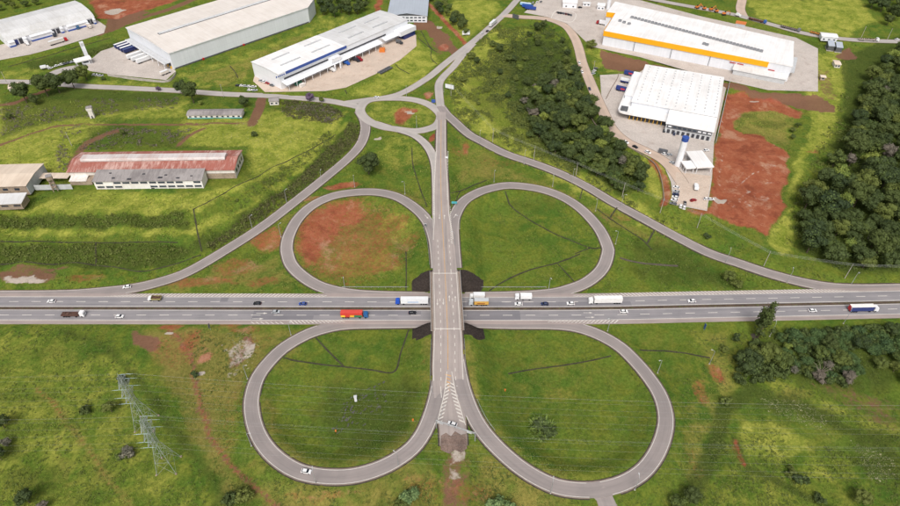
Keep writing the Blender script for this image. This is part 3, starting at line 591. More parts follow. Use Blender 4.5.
full_road('NWLOOP', 'loop_ramp', NWLOOP, M_RAMP, .03, gutter=.5, label='upper left loop ramp round red earth and grass')
full_road('NELOOP', 'loop_ramp', NELOOP, M_RAMP, .035, gutter=.5, label='upper right loop ramp round green grass')
full_road('SWLOOP', 'loop_ramp', SWLOOP, M_RAMP, .03, gutter=.5, label='lower left loop ramp with a white car on it')
full_road('SELOOP', 'loop_ramp', SELOOP, M_RAMP, .035, gutter=.5, label='lower right loop ramp round a spiky shrub')
full_road('NWRAMP', 'slip_road', NWRAMP, M_RAMP, .05, gutter=.5, label='slip road from motorway up to the small roundabout')
full_road('NERAMP', 'slip_road', NERAMP, M_RAMP, .05, gutter=.9, label='long curving slip road below the dense wood')
full_road('RING', 'roundabout_road', RING, M_LOCAL, .06, lines=False, gutter=0)
full_road('CONN', 'connecting_road', CONN, M_LOCAL, .055, gutter=.5)
full_road('WROAD', 'local_road', WROAD, M_LOCAL, .045, lines=False, gutter=0, label='local road in front of the big warehouses')
full_road('NWARD', 'local_road', NWARD, M_LOCAL, .05, lines=False, gutter=0, label='local road climbing past the billboard to the top edge')
full_road('NWARD2', 'local_road', NWARD2, M_LOCAL, .04, lines=False, gutter=0, label='short second carriageway beside the blue sign')
full_road('TAN', 'access_road', TAN, M_TAN, .05, lines=False, gutter=0, label='sandy coloured access road along the wood')
full_road('TOPRD', 'local_road', TOPRD, M_LOCAL, .05, lines=False, gutter=0, label='grey road behind the yellow striped warehouse')
full_road('TOPBR', 'local_road', TOPBR, M_TAN, .04, lines=False, gutter=0, label='short side road leaving the top edge')
full_road('DRIVE', 'driveway', DRIVE, M_LOCAL, .04, lines=False, gutter=0); full_road('SPUR', 'driveway', SPUR, M_RAMP, .028, lines=False, gutter=0)
# the overpass road: two approaches and the bridge deck between
NSN = NS[NS[:, 1] > YN - 3]; NSS = NS[NS[:, 1] < YS + 3]
for S_, nm in ((NSN, 'north'), (NSS, 'south')):
    o = ribbon('overpass_road', S_, -S_[:, 3] / 2, S_[:, 3] / 2, .10, M_DECK, .4); tag(o, nm + ' approach of the road over the motorway', kind='structure')
    w = S_[:, 3]; ROADO[nm] = o
    for s in (-1, 1):
        k = free(S_, s * (w / 2 + .3), 'NS'); ribbon('kerb', S_, s * (w / 2 - .05), s * (w / 2 + .35), .22, M_KERB, .35, k, o); ribbon('gutter', S_, s * (w / 2 + .33), s * (w / 2 + 1.0), .02, M_GUT, .25, k, o)
def px_y(S, y0, y1):
    """part of a path between two picture rows"""
    yy = np.array([proj(p[:3])[1] for p in S]); return S[(yy >= y0) & (yy <= y1)]
pa = px_y(NSS, 330, 372); pb = px_y(NSN, 112, 275)
paint_lines('centre_line', ROADO['south'], [(pa, 0, .32, 0, 0, None)], M_YEL)
paint_lines('centre_line', ROADO['north'], [(px_y(NSN, 185, 275), 0, .32, 0, 0, None), (px_y(NSN, 118, 186), .0, .3, 0, 0, None)], M_YEL)
pc = px_y(NSS, 330, 385)
paint_lines('lane_dash', ROADO['south'], [(pc, -3.4, .3, 2, 3, None), (pc, 3.4, .3, 2, 3, None)])
paint_lines('edge_line', ROADO['south'], [(pc, -pc[:, 3] / 2 + .5, .3, 0, 0, None), (pc, pc[:, 3] / 2 - .5, .3, 0, 0, None), (px_y(NSS, 384, 402), 3.7, .3, 0, 0, None), (px_y(NSS, 384, 402), -3.7, .3, 0, 0, None)])
pd = px_y(NSN, 235, 275); pe = px_y(NSN, 118, 240)
paint_lines('lane_dash', ROADO['north'], [(pd, 3.3, .3, 2, 3, None), (pd, -3.3, .3, 2, 3, None)])
paint_lines('edge_line', ROADO['north'], [(pe, pe[:, 3] / 2 - .4, .3, 0, 0, None), (pe, -pe[:, 3] / 2 + .4, .3, 0, 0, None)])
# hatched gores
def hatch(parent, S, o0, o1, spacing, wd, slant, dz=.15, mat=None, name='hatching'):
    t0 = spline(S[:, :3], .5); t, n = normals2(t0); N = len(t0); o0 = np.interp(np.linspace(0, 1, N), np.linspace(0, 1, len(np.atleast_1d(o0))), np.atleast_1d(o0)); o1 = np.interp(np.linspace(0, 1, N), np.linspace(0, 1, len(np.atleast_1d(o1))), np.atleast_1d(o1))
    V = []; F = []; k = 0
    while k < N - 1:
        for_ = t0[k, :2]; a = for_ + n[k] * o0[k]; b_ = for_ + n[k] * o1[k] + t[k] * slant; z = t0[k, 2] + dz; d = t[k] * wd; o = len(V)
        V += [(a[0], a[1], z), (a[0] + d[0], a[1] + d[1], z), (b_[0] + d[0], b_[1] + d[1], z), (b_[0], b_[1], z)]; F.append((o, o + 1, o + 2, o + 3)); k += max(1, int(spacing / .5))
    me = bpy.data.meshes.new(name); me.from_pydata(V, [], F); me.materials.append(mat or M_LINE); me.update(); return tag(link(name, me, parent), kind='stuff')
def mx(x0, x1): return MED[(MED[:, 0] > G(x0, 308)[0]) & (MED[:, 0] < G(x1, 308)[0])]
WB = [o for o in COL.objects if o.name.startswith('motorway')]
hatch(WB[0], mx(92, 330), [8.6, 8.6], [8.9, 10.9, 10.9, 10.9, 10.9, 9.5], 2.3, .75, 2.2)
hatch(WB[0], mx(575, 880), [8.6, 8.6], [9.3, 10.9, 10.9, 10.9, 10.9, 10.9, 9], 2.3, .75, -2.2)
hatch(WB[1], mx(288, 352), [-8.6], [-10.8, -9.6], 2.2, .7, 2.4); hatch(WB[1], mx(548, 618), [-8.6], [-9.6, -10.8], 2.2, .7, -2.4)
hatch(WB[1], px_y(SWLOOP, 320, 329)[-1:] if False else mx(255, 290), [-9.5], [-10.9], 2.6, .6, 2.0)
gS = px_y(NSS, 388, 436); hatch(ROADO['south'], gS, [.2, 2.0, 5.0], [1.4, 4.0, 6.6], 2.6, .9, 1.8, .16) if False else None
o_s = ROADO['south']
gp = spline([(*G(448.8,372,6.95)[:2], 7.0), (*G(446.5,392,6.85)[:2], 6.86), (*G(443,408,6.75)[:2], 6.8), (*G(439,424,6.6)[:2], 6.66)], 1.0)
gq = spline([(*G(449.8,372,6.95)[:2], 7.0), (*G(453.5,392,6.85)[:2], 6.86), (*G(458,408,6.75)[:2], 6.8), (*G(463.5,426,6.6)[:2], 6.66)], 1.0)
for S_, sg in ((gp, 1), (gq, -1)):
    paint_lines('gore_line', o_s, [(S_, -sg * .9, .3, 0, 0, None)], dz=.17); hatch(o_s, S_[len(S_) // 4:], [-.7 * sg], [1.1 * sg], 2.3, .8, -1.6, .165)
hatch(o_s, px_y(NSS, 374, 392), [-.3, -1.4], [.3, 1.4], 2.0, .7, 1.0, .172, M_YEL, 'yellow_hatching')
ga = px_y(NSN, 205, 245); hatch(ROADO['north'], ga, [-4.2, -5.0], [-5.4, -5.6], 1.8, .6, -1.0, .16); hatch(ROADO['north'], px_y(NSN, 150, 215), [4.4, 3.0], [5.4, 3.8], 1.8, .6, -1.0, .16)
hatch(ROADO['north'], px_y(NSN, 150, 200), [-3.6, -4.4], [-4.1, -5.4], 1.8, .6, -1.0, .16)
def arrow(parent, px, py, z, ang, L=4.5, turn=0):
    c = G(px, py, z); co, si = math.cos(ang), math.sin(ang)
    pts = [(-L/2,-.14),(L*.15,-.14),(L*.15,-.55),(L/2,0),(L*.15,.55),(L*.15,.14),(-L/2,.14)]
    MB().add([(c[0] + x * co - y * si, c[1] + x * si + y * co, z + .18) for x, y in pts], [tuple(range(7))]).build('lane_arrow', M_LINE, parent)
for x, y, a in ((437.2,303,-1),(443,302,-1),(449,299,1),(455,299.5,1)): pass
for x, y, d in ((444.5,217,1),(439.5,217,-1)): arrow(ROADO['north'], x, y, 6.95, d * math.pi / 2)
for x, y, a in ((426.5,217,-1.0),(455,216,1.15)): arrow(ROADO['north'], x, y, 6.75, a, 4.5)
for x, y in ((258,319),(262,313.5)): arrow(WB[1], x, y, .0, 0, 6)
for x, y in ((588,313),(590,317.5)): arrow(WB[1], x, y, .0, 0, 5)
# yards
def drape(name, pts, mat, dz=.06, z=None, cell=4.0, kind='structure', label=None, parent=None):
    P = [T(*p)[:2] if z is None else G(p[0], p[1], z)[:2] for p in pts]
    bm = bmesh.new(); vs = [bm.verts.new((p[0], p[1], 0)) for p in P]; bm.faces.new(vs)
    if z is None:
        x0, x1 = min(p[0] for p in P), max(p[0] for p in P); y0, y1 = min(p[1] for p in P), max(p[1] for p in P)
        for k in range(1, int((x1 - x0) / cell) + 1): bmesh.ops.bisect_plane(bm, geom=bm.verts[:] + bm.edges[:] + bm.faces[:], plane_co=(x0 + k * cell, 0, 0), plane_no=(1, 0, 0))
        for k in range(1, int((y1 - y0) / cell) + 1): bmesh.ops.bisect_plane(bm, geom=bm.verts[:] + bm.edges[:] + bm.faces[:], plane_co=(0, y0 + k * cell, 0), plane_no=(0, 1, 0))
    bmesh.ops.recalc_face_normals(bm, faces=bm.faces[:])
    for f in bm.faces:
        if f.normal.z < 0: f.normal_flip()
    bmesh.ops.triangulate(bm, faces=bm.faces[:])
    for v in bm.verts: v.co.z = (hz(v.co.x, v.co.y) if z is None else z) + dz
    me = bpy.data.meshes.new(name); bm.to_mesh(me); bm.free(); me.materials.append(mat); o = link(name, me, parent); tag(o, label, kind=kind); return o
zA, zB, zC, zE, zF = 10.5, 9.5, 8.3, 9.0, 7.0
drape('paved_yard', [(-30,68),(0,60),(30,54.5),(62,46),(104,33),(106,26),(97,20),(20,40),(-30,52)], M_CONC, .03, zA, label='grey yard of the far left warehouse')
drape('paved_yard', [(82,66.5),(101,51),(122,44),(130,40),(176,71),(166,80),(112,74.5),(90,71)], M_CONC, .03, zB, label='pale truck yard below the beige roofed warehouse')
drape('paved_yard', [(265,92),(253,81),(255,74),(300,68),(410,30),(416,35),(416.5,46),(400.5,59.5),(375.5,74),(346,87.5),(325,91)], M_CONC2, .03, zC, label='dusty yard of the blue striped warehouse')
drape('paved_yard', [(524,12.5),(548,17),(567,23.5),(579,35),(591,46.5),(640,57),(700,74.5),(768,90),(818,91.5),(818,48.5),(796,37.5),(700,16),(640,0),(543,-3)], M_CONC, .03, zE, label='grey yard round the yellow striped warehouse')
drape('paved_yard', [(600,75),(638,73),(652,64),(728,79),(714,143),(712,178),(707,211),(673,204.5),(671,182),(664,166),(646,153),(616,134),(602,106)], M_CONC, .03, zF, label='grey dock yard of the white roofed warehouse')
for pts_ in ([(551,18),(557,10.5),(575,13),(571,22)],):
    S_ = spline([(*G(x, y, zE)[:2], zE) for x, y in pts_ + pts_[:1]], 2.0); tag(ribbon('car_park_kerb', S_, -.4, .4, .16, M_LINE, .15), kind='structure')
drape('dusty_lot', [(676,172),(711,176),(706.5,210),(674,203.5)], M_CONC2, .09, zF, label='sandy car park below the canopies')
# ================================================================== BRIDGE
bc = G(446, 301, 0); bridge = empty('overpass_bridge', (bc[0], bc[1], 0))
tag(bridge, 'concrete road bridge over the motorway with railed footways', 'bridge')
NSB = NS[(NS[:, 1] > YS - 3.2) & (NS[:, 1] < YN + 3.2)].copy()
NSL = NSB.copy(); NSL[:, 0] -= bc[0]; NSL[:, 1] -= bc[1]
W2 = 6.75
o = ribbon('deck_surface', NSL, -W2, W2, .14, M_DECK, .1, None, bridge)
paint_lines('centre_line', o, [(NSL, 0, .32, 0, 0, None)], M_YEL, .165)
paint_lines('lane_dash', o, [(NSL, 3.3, .3, 2, 3, None), (NSL, -3.3, .3, 2, 3, None)], None, .165)
paint_lines('edge_line', o, [(NSL, 6.2, .28, 0, 0, None), (NSL, -6.2, .28, 0, 0, None)], None, .165)
for yq in (YN, YS): 
    k = np.argmin(abs(NSL[:, 1] + bc[1] - yq)); x = NSL[k, 0]; MB().box((x, yq - bc[1], 7.165), (13.2, .45, .03)).build('expansion_joint', M_LINE, o)
for x, y, d in ((437.4,302.5,-1),(443.3,302,-1),(449.3,298.5,1),(455.3,299,1)):
    c = G(x, y, 7); a = d * math.pi / 2; co, si = math.cos(a), math.sin(a); L = 4.6
    MB().add([(c[0] - bc[0] + u * co - v * si, c[1] - bc[1] + u * si + v * co, 7.17) for u, v in ((-L/2,-.14),(L*.15,-.14),(L*.15,-.5),(L/2,0),(L*.15,.5),(L*.15,.14),(-L/2,.14))], [tuple(range(7))]).build('lane_arrow', M_LINE, o)
ribbon('deck_slab', NSL, -8.35, 8.35, .03, M_BCON, .45, None, bridge)
for s in (-1, 1):
    ribbon('footway', NSL, s * W2, s * 8.1, .3, M_KERB, .26, None, bridge)
    p = ribbon('parapet', NSL, s * 8.1, s * 8.35, .55, M_BCON, .5, None, bridge)
    ribbon('guard_wall', NSL, s * (W2 + .02), s * (W2 + .28), .85, M_BCON, .54, None, bridge)
    ribbon('hand_rail', NSL, s * 8.16, s * 8.28, 1.35, MATS.get('galv') or surf('galv', lin(176,178,180), .5, .1, .5, 3, .1, True, .3), .1, None, p)
    t_, n_ = normals2(NSL)
    for i in range(0, len(NSL), 1):
        q = NSL[i, :2] + n_[i] * s * 8.22; MB().box((q[0], q[1], NSL[i, 2] + .9), (.12, .12, .8)).build('rail_post', MATS['galv'], p)
for k in range(5):
    off = -6.4 + 3.2 * k; ribbon('girder', NSL, off - .35, off + .35, -.42, M_BCON, 1.3, None, bridge)
ym = MED[np.argmin(abs(MED[:, 0] - bc[0])), 1] - bc[1]
MB().box((0, ym, 5.0), (15.2, 1.3, .8)).build('pier_cap', M_BCON, bridge)
for k in range(4): MB().tube((-5.7 + 3.8 * k, ym, -.4), (-5.7 + 3.8 * k, ym, 4.7), .55, n=12).build('pier', M_BCON, bridge, True)
for yq, s in ((YN, 1), (YS, -1)): MB().box((0 - (.9 if s < 0 else 1.2) + 0.6, yq - bc[1] + s * 1.2, 4.2), (16.4, 1.6, 3.6)).build('abutment', M_BCON, bridge)
drape('worn_paving', [(440.5,450),(441,436),(446,433),(451,436.5),(455,431.5),(461,435),(466,434),(467,449),(461,453),(455,450),(449,454)], surf('crumbling_paving', lin(128,108,98), .95, .25, .25, 1.5, .2, True, 0, lin(96,80,72), .7), .18, 6.4, label='crumbling end of the paved stub')
# ================================================================== BUILDINGS
def sheet(name, col, rough=.45, streak=.1, axis=1, period=1.0, stain=None, amt=0.0, band=0.0):
    """ribbed metal sheeting in the object's own axes (ribs run along axis)"""
    if name in MATS: return MATS[name]
    m, nt, b = new_mat(name); P = opos(nt); mp = nt.nodes.new('ShaderNodeMapping'); nt.links.new(P, mp.inputs[0])
    sc = [1.0, 1.0, 1.0]; sc[axis] = .04; mp.inputs['Scale'].default_value = sc
    n1 = noise_node(nt, .9, 4, .6, mp.outputs[0]); n2 = noise_node(nt, .07, 5, .6, P); n3 = noise_node(nt, 1.4, 4, .7, P)
    c = mixc(nt, ramp01(nt, n1.outputs[0], .3, .7), tuple(x * (1 - streak) for x in col), col)
    c = mixc(nt, ramp01(nt, n2.outputs[0], .35, .65), c, mixc(nt, 1.0, c, (1 - streak * .8,) * 3, 'MULTIPLY'))
    if band:
        sp = nt.nodes.new('ShaderNodeSeparateXYZ'); nt.links.new(P, sp.inputs[0])
        w = mth(nt, 'LESS_THAN', mth(nt, 'FRACT', mth(nt, 'DIVIDE', sp.outputs[1 - axis], band)), .035); c = mixc(nt, mth(nt, 'MULTIPLY', w, .35), c, mixc(nt, 1.0, c, (.7, .7, .72), 'MULTIPLY'))
    if stain:
        n4 = noise_node(nt, .5, 7, .75, mp.outputs[0], .3); c = mixc(nt, mth(nt, 'MULTIPLY', ramp01(nt, mth(nt, 'ADD', mth(nt, 'MULTIPLY', n4.outputs[0], .6), mth(nt, 'MULTIPLY', n2.outputs[0], .4)), .45, .62), amt), c, stain)
    c = mixc(nt, mth(nt, 'MULTIPLY', n3.outputs[0], .16), c, mixc(nt, 1.0, c, (.7, .7, .7), 'MULTIPLY'))
    nt.links.new(c, b.inputs['Base Color']); b.inputs['Roughness'].default_value = rough; b.inputs['Specular IOR Level'].default_value = .3
    MATS[name] = m; return m
WHITE = lin(232,234,238); M_WHITE = sheet('white_sheet', WHITE, .5, .05, 2, band=6.0); M_WROOF = sheet('white_roof', lin(242,241,240), .45, .06, 1, band=7.0, stain=lin(212,208,204), amt=.5)
M_GROOF = sheet('pale_grey_roof', lin(216,216,216), .5, .09, 1, band=7.0, stain=lin(190,188,184), amt=.6); M_BROOF = sheet('beige_roof', lin(226,219,212), .6, .06, 1, band=9.0, stain=lin(208,198,188), amt=.6)
M_BWALL = sheet('blue_white_wall', lin(226,229,235), .5, .07, 2, band=6.0); M_DROOF = sheet('slate_grey_roof', lin(176,184,194), .5, .07, 1, band=5.0)
M_YELLOW = sheet('yellow_fascia', lin(246,176,34), .45, .06, 2, band=8); M_BLUE = paint('blue_fascia', lin(52,84,160)); M_NAVY = paint('navy_paint', lin(34,48,110)); M_DARK = surf('dark_opening', lin(62,62,68), .8, .2, .5, 2, .1); M_GLASS = surf('window_glass', lin(58,68,80), .15, .2, .5, 2, .1)
M_RUST = sheet('rusty_red_roof', lin(162,100,88), .8, .14, 1, stain=lin(206,178,168), amt=.75); M_OLDW = sheet('flaking_white', lin(232,226,220), .8, .08, 2, stain=lin(180,170,160), amt=.55); M_ASB = sheet('weathered_grey_roof', lin(160,154,152), .9, .14, 1, stain=lin(112,106,106), amt=.7)
M_CREAM = sheet('cream_roof', lin(222,206,188), .7, .08, 1, stain=lin(190,170,150), amt=.5); M_BRICK = surf('stained_blockwork', lin(168,150,132), .9, .2, .3, 1.5, .15, True, 0, lin(104,90,80), .7); M_GALV = MATS['galv']; M_DGREY = surf('dark_grey_steel', lin(92,94,98), .6, .15, .5, 3, .1); M_LGREY = surf('light_grey_paint', lin(196,198,200), .6, .08, .4, 3, .1); M_TEAL = paint('teal_paint', lin(80,170,180)); M_REDP = paint('red_paint', lin(176,40,40))
M_COOL = surf('cooler_steel', lin(140,142,146), .6, .2, 1, 4, .15, False); M_YB = paint('yellow_bumper', lin(230,180,40)); M_GREEN = paint('green_paint', lin(40,110,90)); M_ORNG = paint('orange_paint', lin(210,120,50))
class Bld:
    def __init__(s, name, A, B, z, label, cat='warehouse', group=None):
        a, b = G(*A, z), G(*B, z); s.a = a; s.z = z; d = b - a; s.L = float(np.hypot(d[0], d[1])); s.rz = math.atan2(d[1], d[0])
        s.u = d[:2] / s.L; s.n = np.array([-s.u[1], s.u[0]]); s.o = empty(name, (a[0], a[1], z), s.rz); tag(s.o, label, cat, group)
    def loc(s, px, py, h):
        g = G(px, py, s.z + h)[:2] - s.a[:2]; return float(g @ s.u), float(g @ s.n)
    def box(s, name, x0, x1, y0, y1, z0, z1, mat, parent=None):
        return MB().box(((x0 + x1) / 2, (y0 + y1) / 2, (z0 + z1) / 2), (x1 - x0, y1 - y0, z1 - z0)).build(name, mat, parent or s.o)
    def gable(s, name, x0, x1, prof, mat, parent=None, th=.25):   # prof: (y, z) over the depth, extruded along x as a sheet with thickness
        m = MB(); n = len(prof)
        V = [(x, y, z) for x in (x0, x1) for y, z in prof] + [(x, y, z - th) for x in (x0, x1) for y, z in prof]
        F = []
        for i in range(n - 1): F += [(i, i + 1, n + i + 1, n + i)[::-1], (2*n + i, 2*n + i + 1, 3*n + i + 1, 3*n + i)]
        for k in (0, 1):
            for i in range(n - 1): a = k * n + i; F.append((a, a + 1, 2*n + a + 1, 2*n + a))
        F += [(0, n, 3*n, 2*n), (n - 1, 2*n - 1, 4*n - 1, 3*n - 1)]
        return m.add(V, F).build(name, mat, parent or s.o)
    def wall(s, name, x0, x1, prof, mat, parent=None):            # a closed body whose top follows prof
        m = MB(); P = [(prof[0][0], 0)] + list(prof) + [(prof[-1][0], 0)]; n = len(P)
        V = [(x, y, z) for x in (x0, x1) for y, z in P]; F = [tuple(range(n)), tuple(range(2*n - 1, n - 1, -1))] + [(i, n + i, n + (i + 1) % n, (i + 1) % n) for i in range(n)]
        return m.add(V, F).build(name, mat, parent or s.o)
# A: far left warehouse with blue dock strips
b = Bld('warehouse', (8.7,47.4), (96.5,23), zA, 'white arched-roof warehouse with blue dock strips in the top left corner')
L = b.L; pr = [(0,5.6),(1.6,8.3),(8,10.6),(25,12.2),(42,10.6),(48.6,8.3),(50,5.6)]
b.wall('wall', .3, L - .3, [(y if 0 < y < 50 else (.4 if y == 0 else 49.6), z - .3) for y, z in pr], M_WHITE)
for i, (x0, x1) in enumerate(((-.3, L * .34), (L * .34 + .05, L * .68), (L * .68 + .05, L + .3))): b.gable('roof_section', x0, x1, pr, (M_GROOF, M_GROOF, M_GROOF)[i])
for x0, x1 in ((1,6),(13,16),(19,38),(45,47.5),(51,70),(75,77)):
    b.box('dock_wall', x0, x1, -2.2, .3, 1.4, 4.6, M_WHITE); b.box('blue_strip', x0, x1, -2.3, .2, .1, 1.4, M_BLUE)
    b.gable('canopy', x0, x1, [(-3.2,4.6),(.3,5.4)], M_WHITE)
for x0, x1 in ((6,9),(10,13),(38.3,41),(42,44.6),(70.3,72.4),(73,75)): b.box('dock_door', x0, x1, -.05, .25, .2, 4.6, M_DARK if x0 not in (6,) else M_NAVY)
# B: big beige roof
b = Bld('warehouse', (174.3,69.6), (309,22.6), zB, 'huge beige-roofed warehouse with pale blue walls and a ridge skylight'); LB = 158.0; D = 77.0
FP = [(0,0),(140,0),(LB,14),(LB,D),(0,D)]
MB().prism(FP, 0, 14.2).build('wall', M_BWALL, b.o)
m = MB(); m.add([(-.6,-.6,14.6),(140.3,-.6,14.6),(LB+.6,13.5,14.75),(LB+.6,D/2,16.2),(-.6,D/2,16.2)], [(0,1,2,3,4)]); m.add([(-.6,D/2,16.2),(LB+.6,D/2,16.2),(LB+.6,D+.6,14.6),(-.6,D+.6,14.6)], [(0,1,2,3)]); m.build('roof', M_BROOF, b.o)
MB().prism([(-.6,-.6),(140.3,-.6),(LB+.6,13.5),(LB+.6,D+.6),(-.6,D+.6)], 14.0, 14.58).build('eave', M_WHITE, b.o)
x0, y0 = b.loc(158.5, 34, 16); b.gable('ridge_skylight', x0, LB - 4, [(D/2-1.4,16.4),(D/2,17.6),(D/2+1.4,16.4)], M_LGREY); b.box('skylight_curb', x0 - .3, LB - 3.7, D/2 - 1.8, D/2 + 1.8, 16.0, 16.5, M_DGREY)
b.box('base_strip', 1, 139, -.12, .1, .1, 1.2, M_DGREY)
for x in (26, 66): b.box('hydrant_cabinet', x, x + 1.6, -1.0, -.1, 0, 1.6, M_REDP)
b.gable('dock_canopy', -5.4, -.4, [(2,6.0),(74,6.0)], M_LGREY); b.box('canopy_fascia', -5.6, -5.3, 1.8, 74.2, 5.0, 6.2, M_WHITE)
for k in range(16): b.box('dock_door', -.3, .02, 4 + k * 4.4, 7 + k * 4.4, .8, 4.4, M_DARK); 
for k in range(12): b.box('dock_bumper', -1.2, -.2, 3 + k * 5.6, 3.5 + k * 5.6, .2, 2.2, M_YB)
for k in range(7): MB().tube((-5.2, 5 + k * 11, 0), (-5.2, 5 + k * 11, 5.2), .25).build('canopy_post', M_WHITE, b.o)
# C: blue striped
b = Bld('warehouse', (281.9,89.6), (411.4,31.6), zC, 'long white warehouse with a blue stripe along its roof edge'); LC = 147.0; D = 36.0
b.wall('wall', .2, LC, [(.2,12.4),(D/2,12.9),(D - .2,12.4)], M_WHITE)
xs_, _ = b.loc(349, 47.5, 13)
b.gable('roof_section', -.3, xs_, [(-.2,12.75),(D/2,13.6),(D+.2,12.75)], M_WROOF); b.gable('roof_section', xs_ + .05, LC + .3, [(-.2,12.6),(D/2,13.45),(D+.2,12.6)], M_GROOF)
b.box('parapet', -.5, xs_ - 5, -.5, -.22, 10.4, 13.4, M_WHITE)
xb, _ = b.loc(291, 74.5, 13); b.box('blue_band', xb, xs_ + 1, -.66, -.51, 11.1, 13.35, M_BLUE)
for k, (w, h) in enumerate(((1.0,1.5),(1.2,1.1),(1.2,1.1),(1.2,1.1),(1.2,1.1))): b.box('lettering', xb - 9.5 + k * 1.8, xb - 9.5 + k * 1.8 + w, -.62, -.51, 11.2, 11.2 + h, M_BLUE)
for x0, x1, y0 in ((10,30,10),(12,30,24),(42,62,10),(46,64,24),(82,100,9),(84,104,23),(112,130,9),(114,132,22)): b.box('skylight', x0, x1, y0, y0 + 1.2, 12.9, 14.0, M_LGREY)
b.box('window_band', 4, 50, -.12, .22, 7.2, 8.4, M_DARK); b.box('window_band', 62, 118, -.12, .22, 7.2, 8.4, M_DARK)
b.gable('dock_canopy', 1, 108, [(-6.5,5.2),(.1,6.4)], M_WHITE); b.gable('dock_canopy', 112, 128, [(-5.5,5.2),(.1,6.4)], M_WHITE)
b.box('stair_tower', 50, 60, -5, .1, 6.0, 9.4, M_WHITE)
for k in range(24):
    x = 5 + k * 4.3; b.box('dock_door', x, x + 2.8, -.08, .18, .9, 4.4, M_DARK)
for k in range(14): MB().tube((3 + k * 8, -6.2, 0), (3 + k * 8, -6.2, 5), .2).build('canopy_post', M_WHITE, b.o)
b.box('office_block', 128.5, 149, -8.5, .0, 4.6, 8.6, M_WHITE); b.box('office_wall', 134, 148.5, -7.5, .0, 0, 4.55, M_NAVY); b.box('gatepost', 50, 51, -7.6, -6.6, 0, 5.2, M_WHITE); b.box('gatepost', 56, 57, -7.6, -6.6, 0, 5.2, M_WHITE)
# D
b = Bld('office_building', (388,22.2), (427,22.3), 9.3, 'grey-roofed building with white windowed end wall beside the dirt track', 'building'); LD = b.L
m = MB(); m.add([(0,0,0),(LD,0,0),(LD,60,0),(0,60,0),(0,0,6.6),(LD/2,0,9),(LD,0,6.6),(0,60,6.6),(LD/2,60,9),(LD,60,6.6)], [(0,1,6,5,4),(1,2,9,6),(2,3,7,8,9),(3,0,4,7)]); m.build('wall', M_WHITE, b.o)
for s in (0, 1):
    xa, xb_ = ((-.6, LD/2) if s == 0 else (LD/2, LD + .6)); za, zb_ = ((6.5, 9.1) if s == 0 else (9.1, 6.5))
    MB().add([(xa,-.8,za),(xb_,-.8,zb_),(xb_,60.8,zb_),(xa,60.8,za),(xa,-.8,za-.25),(xb_,-.8,zb_-.25),(xb_,60.8,zb_-.25),(xa,60.8,za-.25)], [(0,1,2,3),(7,6,5,4),(0,4,5,1),(1,5,6,2),(2,6,7,3),(3,7,4,0)]).build('roof', M_DROOF, b.o)
MB().add([(6,-.1,6.4),(LD/2,-.1,8.7),(LD-1,-.1,6.4)], [(0,1,2)]).build('gable_panel', M_DGREY, b.o)
wm = MB().box((0,0,0), (2.6,.2,1.1)).mesh('window', M_GLASS)
for k in range(9):
    for zq in (1.8, 4.6):
        o = link('window', wm, b.o); o.location = (3 + k * (LD - 6) / 8, -.06, zq)
# E: yellow
b = Bld('warehouse', (602,45), (787,81.7), zE, 'white-roofed warehouse with a bright yellow band along its front'); LE = b.L; HE = 13.0
q = lambda x, y: b.loc(x, y, HE)
FP = [(0,0),(LE,0),q(794,41.5),q(700,20),q(615,1.6),q(607,12),q(615.6,13)]; FPi = [(0,.3),(LE-.3,.3)] + FP[2:]
MB().prism(FPi, 0, HE - .4).build('wall', M_BWALL, b.o); MB().prism([(p[0], p[1]) for p in FP], HE - .39, HE + .25).build('roof', M_WROOF, b.o)
xe, _ = b.loc(768.5, 64, HE); b.box('yellow_band', -.3, xe, -.45, .28, HE - 4.3, HE - .0, M_YELLOW)
pL0, pL1 = FP[6], FP[5]; MB().extrude([(-.15,0),(.15,0),(.15,4.4),(-.15,4.4)], (pL0[0]-.2, pL0[1]-.5, HE-4.2), (pL1[0]-.2, pL1[1]-.5, HE-4.2)).build('yellow_band', M_YELLOW, b.o)
MB().extrude([(-.15,0),(.15,0),(.15,4.4),(-.15,4.4)], (-.5, 0, HE-4.2), (pL0[0]-.5, pL0[1], HE-4.2)).build('yellow_band', M_YELLOW, b.o)
for x in (28, 60, 92): b.box('downpipe', x, x + .35, -.2, .25, .2, HE - 4.4, M_DGREY)
b.gable('side_canopy', 112, LE - 1, [(-7,4.2),(.1,6.5)], M_GROOF); b.box('side_wall', 113, LE - 2, -6.4, .05, .1, 4.0, M_LGREY)
for x in (108, 114, 138): b.box('red_sign', x, x + 5, -.25, .25, 6.6, 7.2, M_REDP)
for k in range(44):
    px = 632 + k * 3.4; py = 17.5 + (px - 632) * .262; 
    if py > 52: break
    x, y = b.loc(px, py, HE + .6); MB().box((0,0,.8), (2.6,2.2,1.4)).box((0,0,1.65), (1.8,1.5,.3)).build('roof_cooler', M_COOL, b.o).location = (x, y, HE + .25)
for px, py in ((620,21),(624,22.5),(629,24),(707,45),(704,44)):
    x, y = b.loc(px, py, HE + .6); MB().box((0,0,.8), (2.6,2.2,1.4)).box((0,0,1.65), (1.8,1.5,.3)).build('roof_cooler', M_COOL, b.o).location = (x, y, HE + .25)
x, y = q(740, 26); b.box('roof_plant', x - 4, x + 4, y - 3, y + 3, HE + .25, HE + 3.0, M_LGREY); b.box('plant_roof', x - 4.4, x + 4.4, y - 3.4, y + 3.4, HE + 3.0, HE + 3.3, M_ORNG)
b.box('right_dock', LE, LE + 3, 8, 40, 4.6, 5.2, M_LGREY)
for k in range(7): b.box('dock_door', LE - .35, LE - .22, 10 + k * 4.4, 13 + k * 4.4, .8, 4.2, M_DARK)
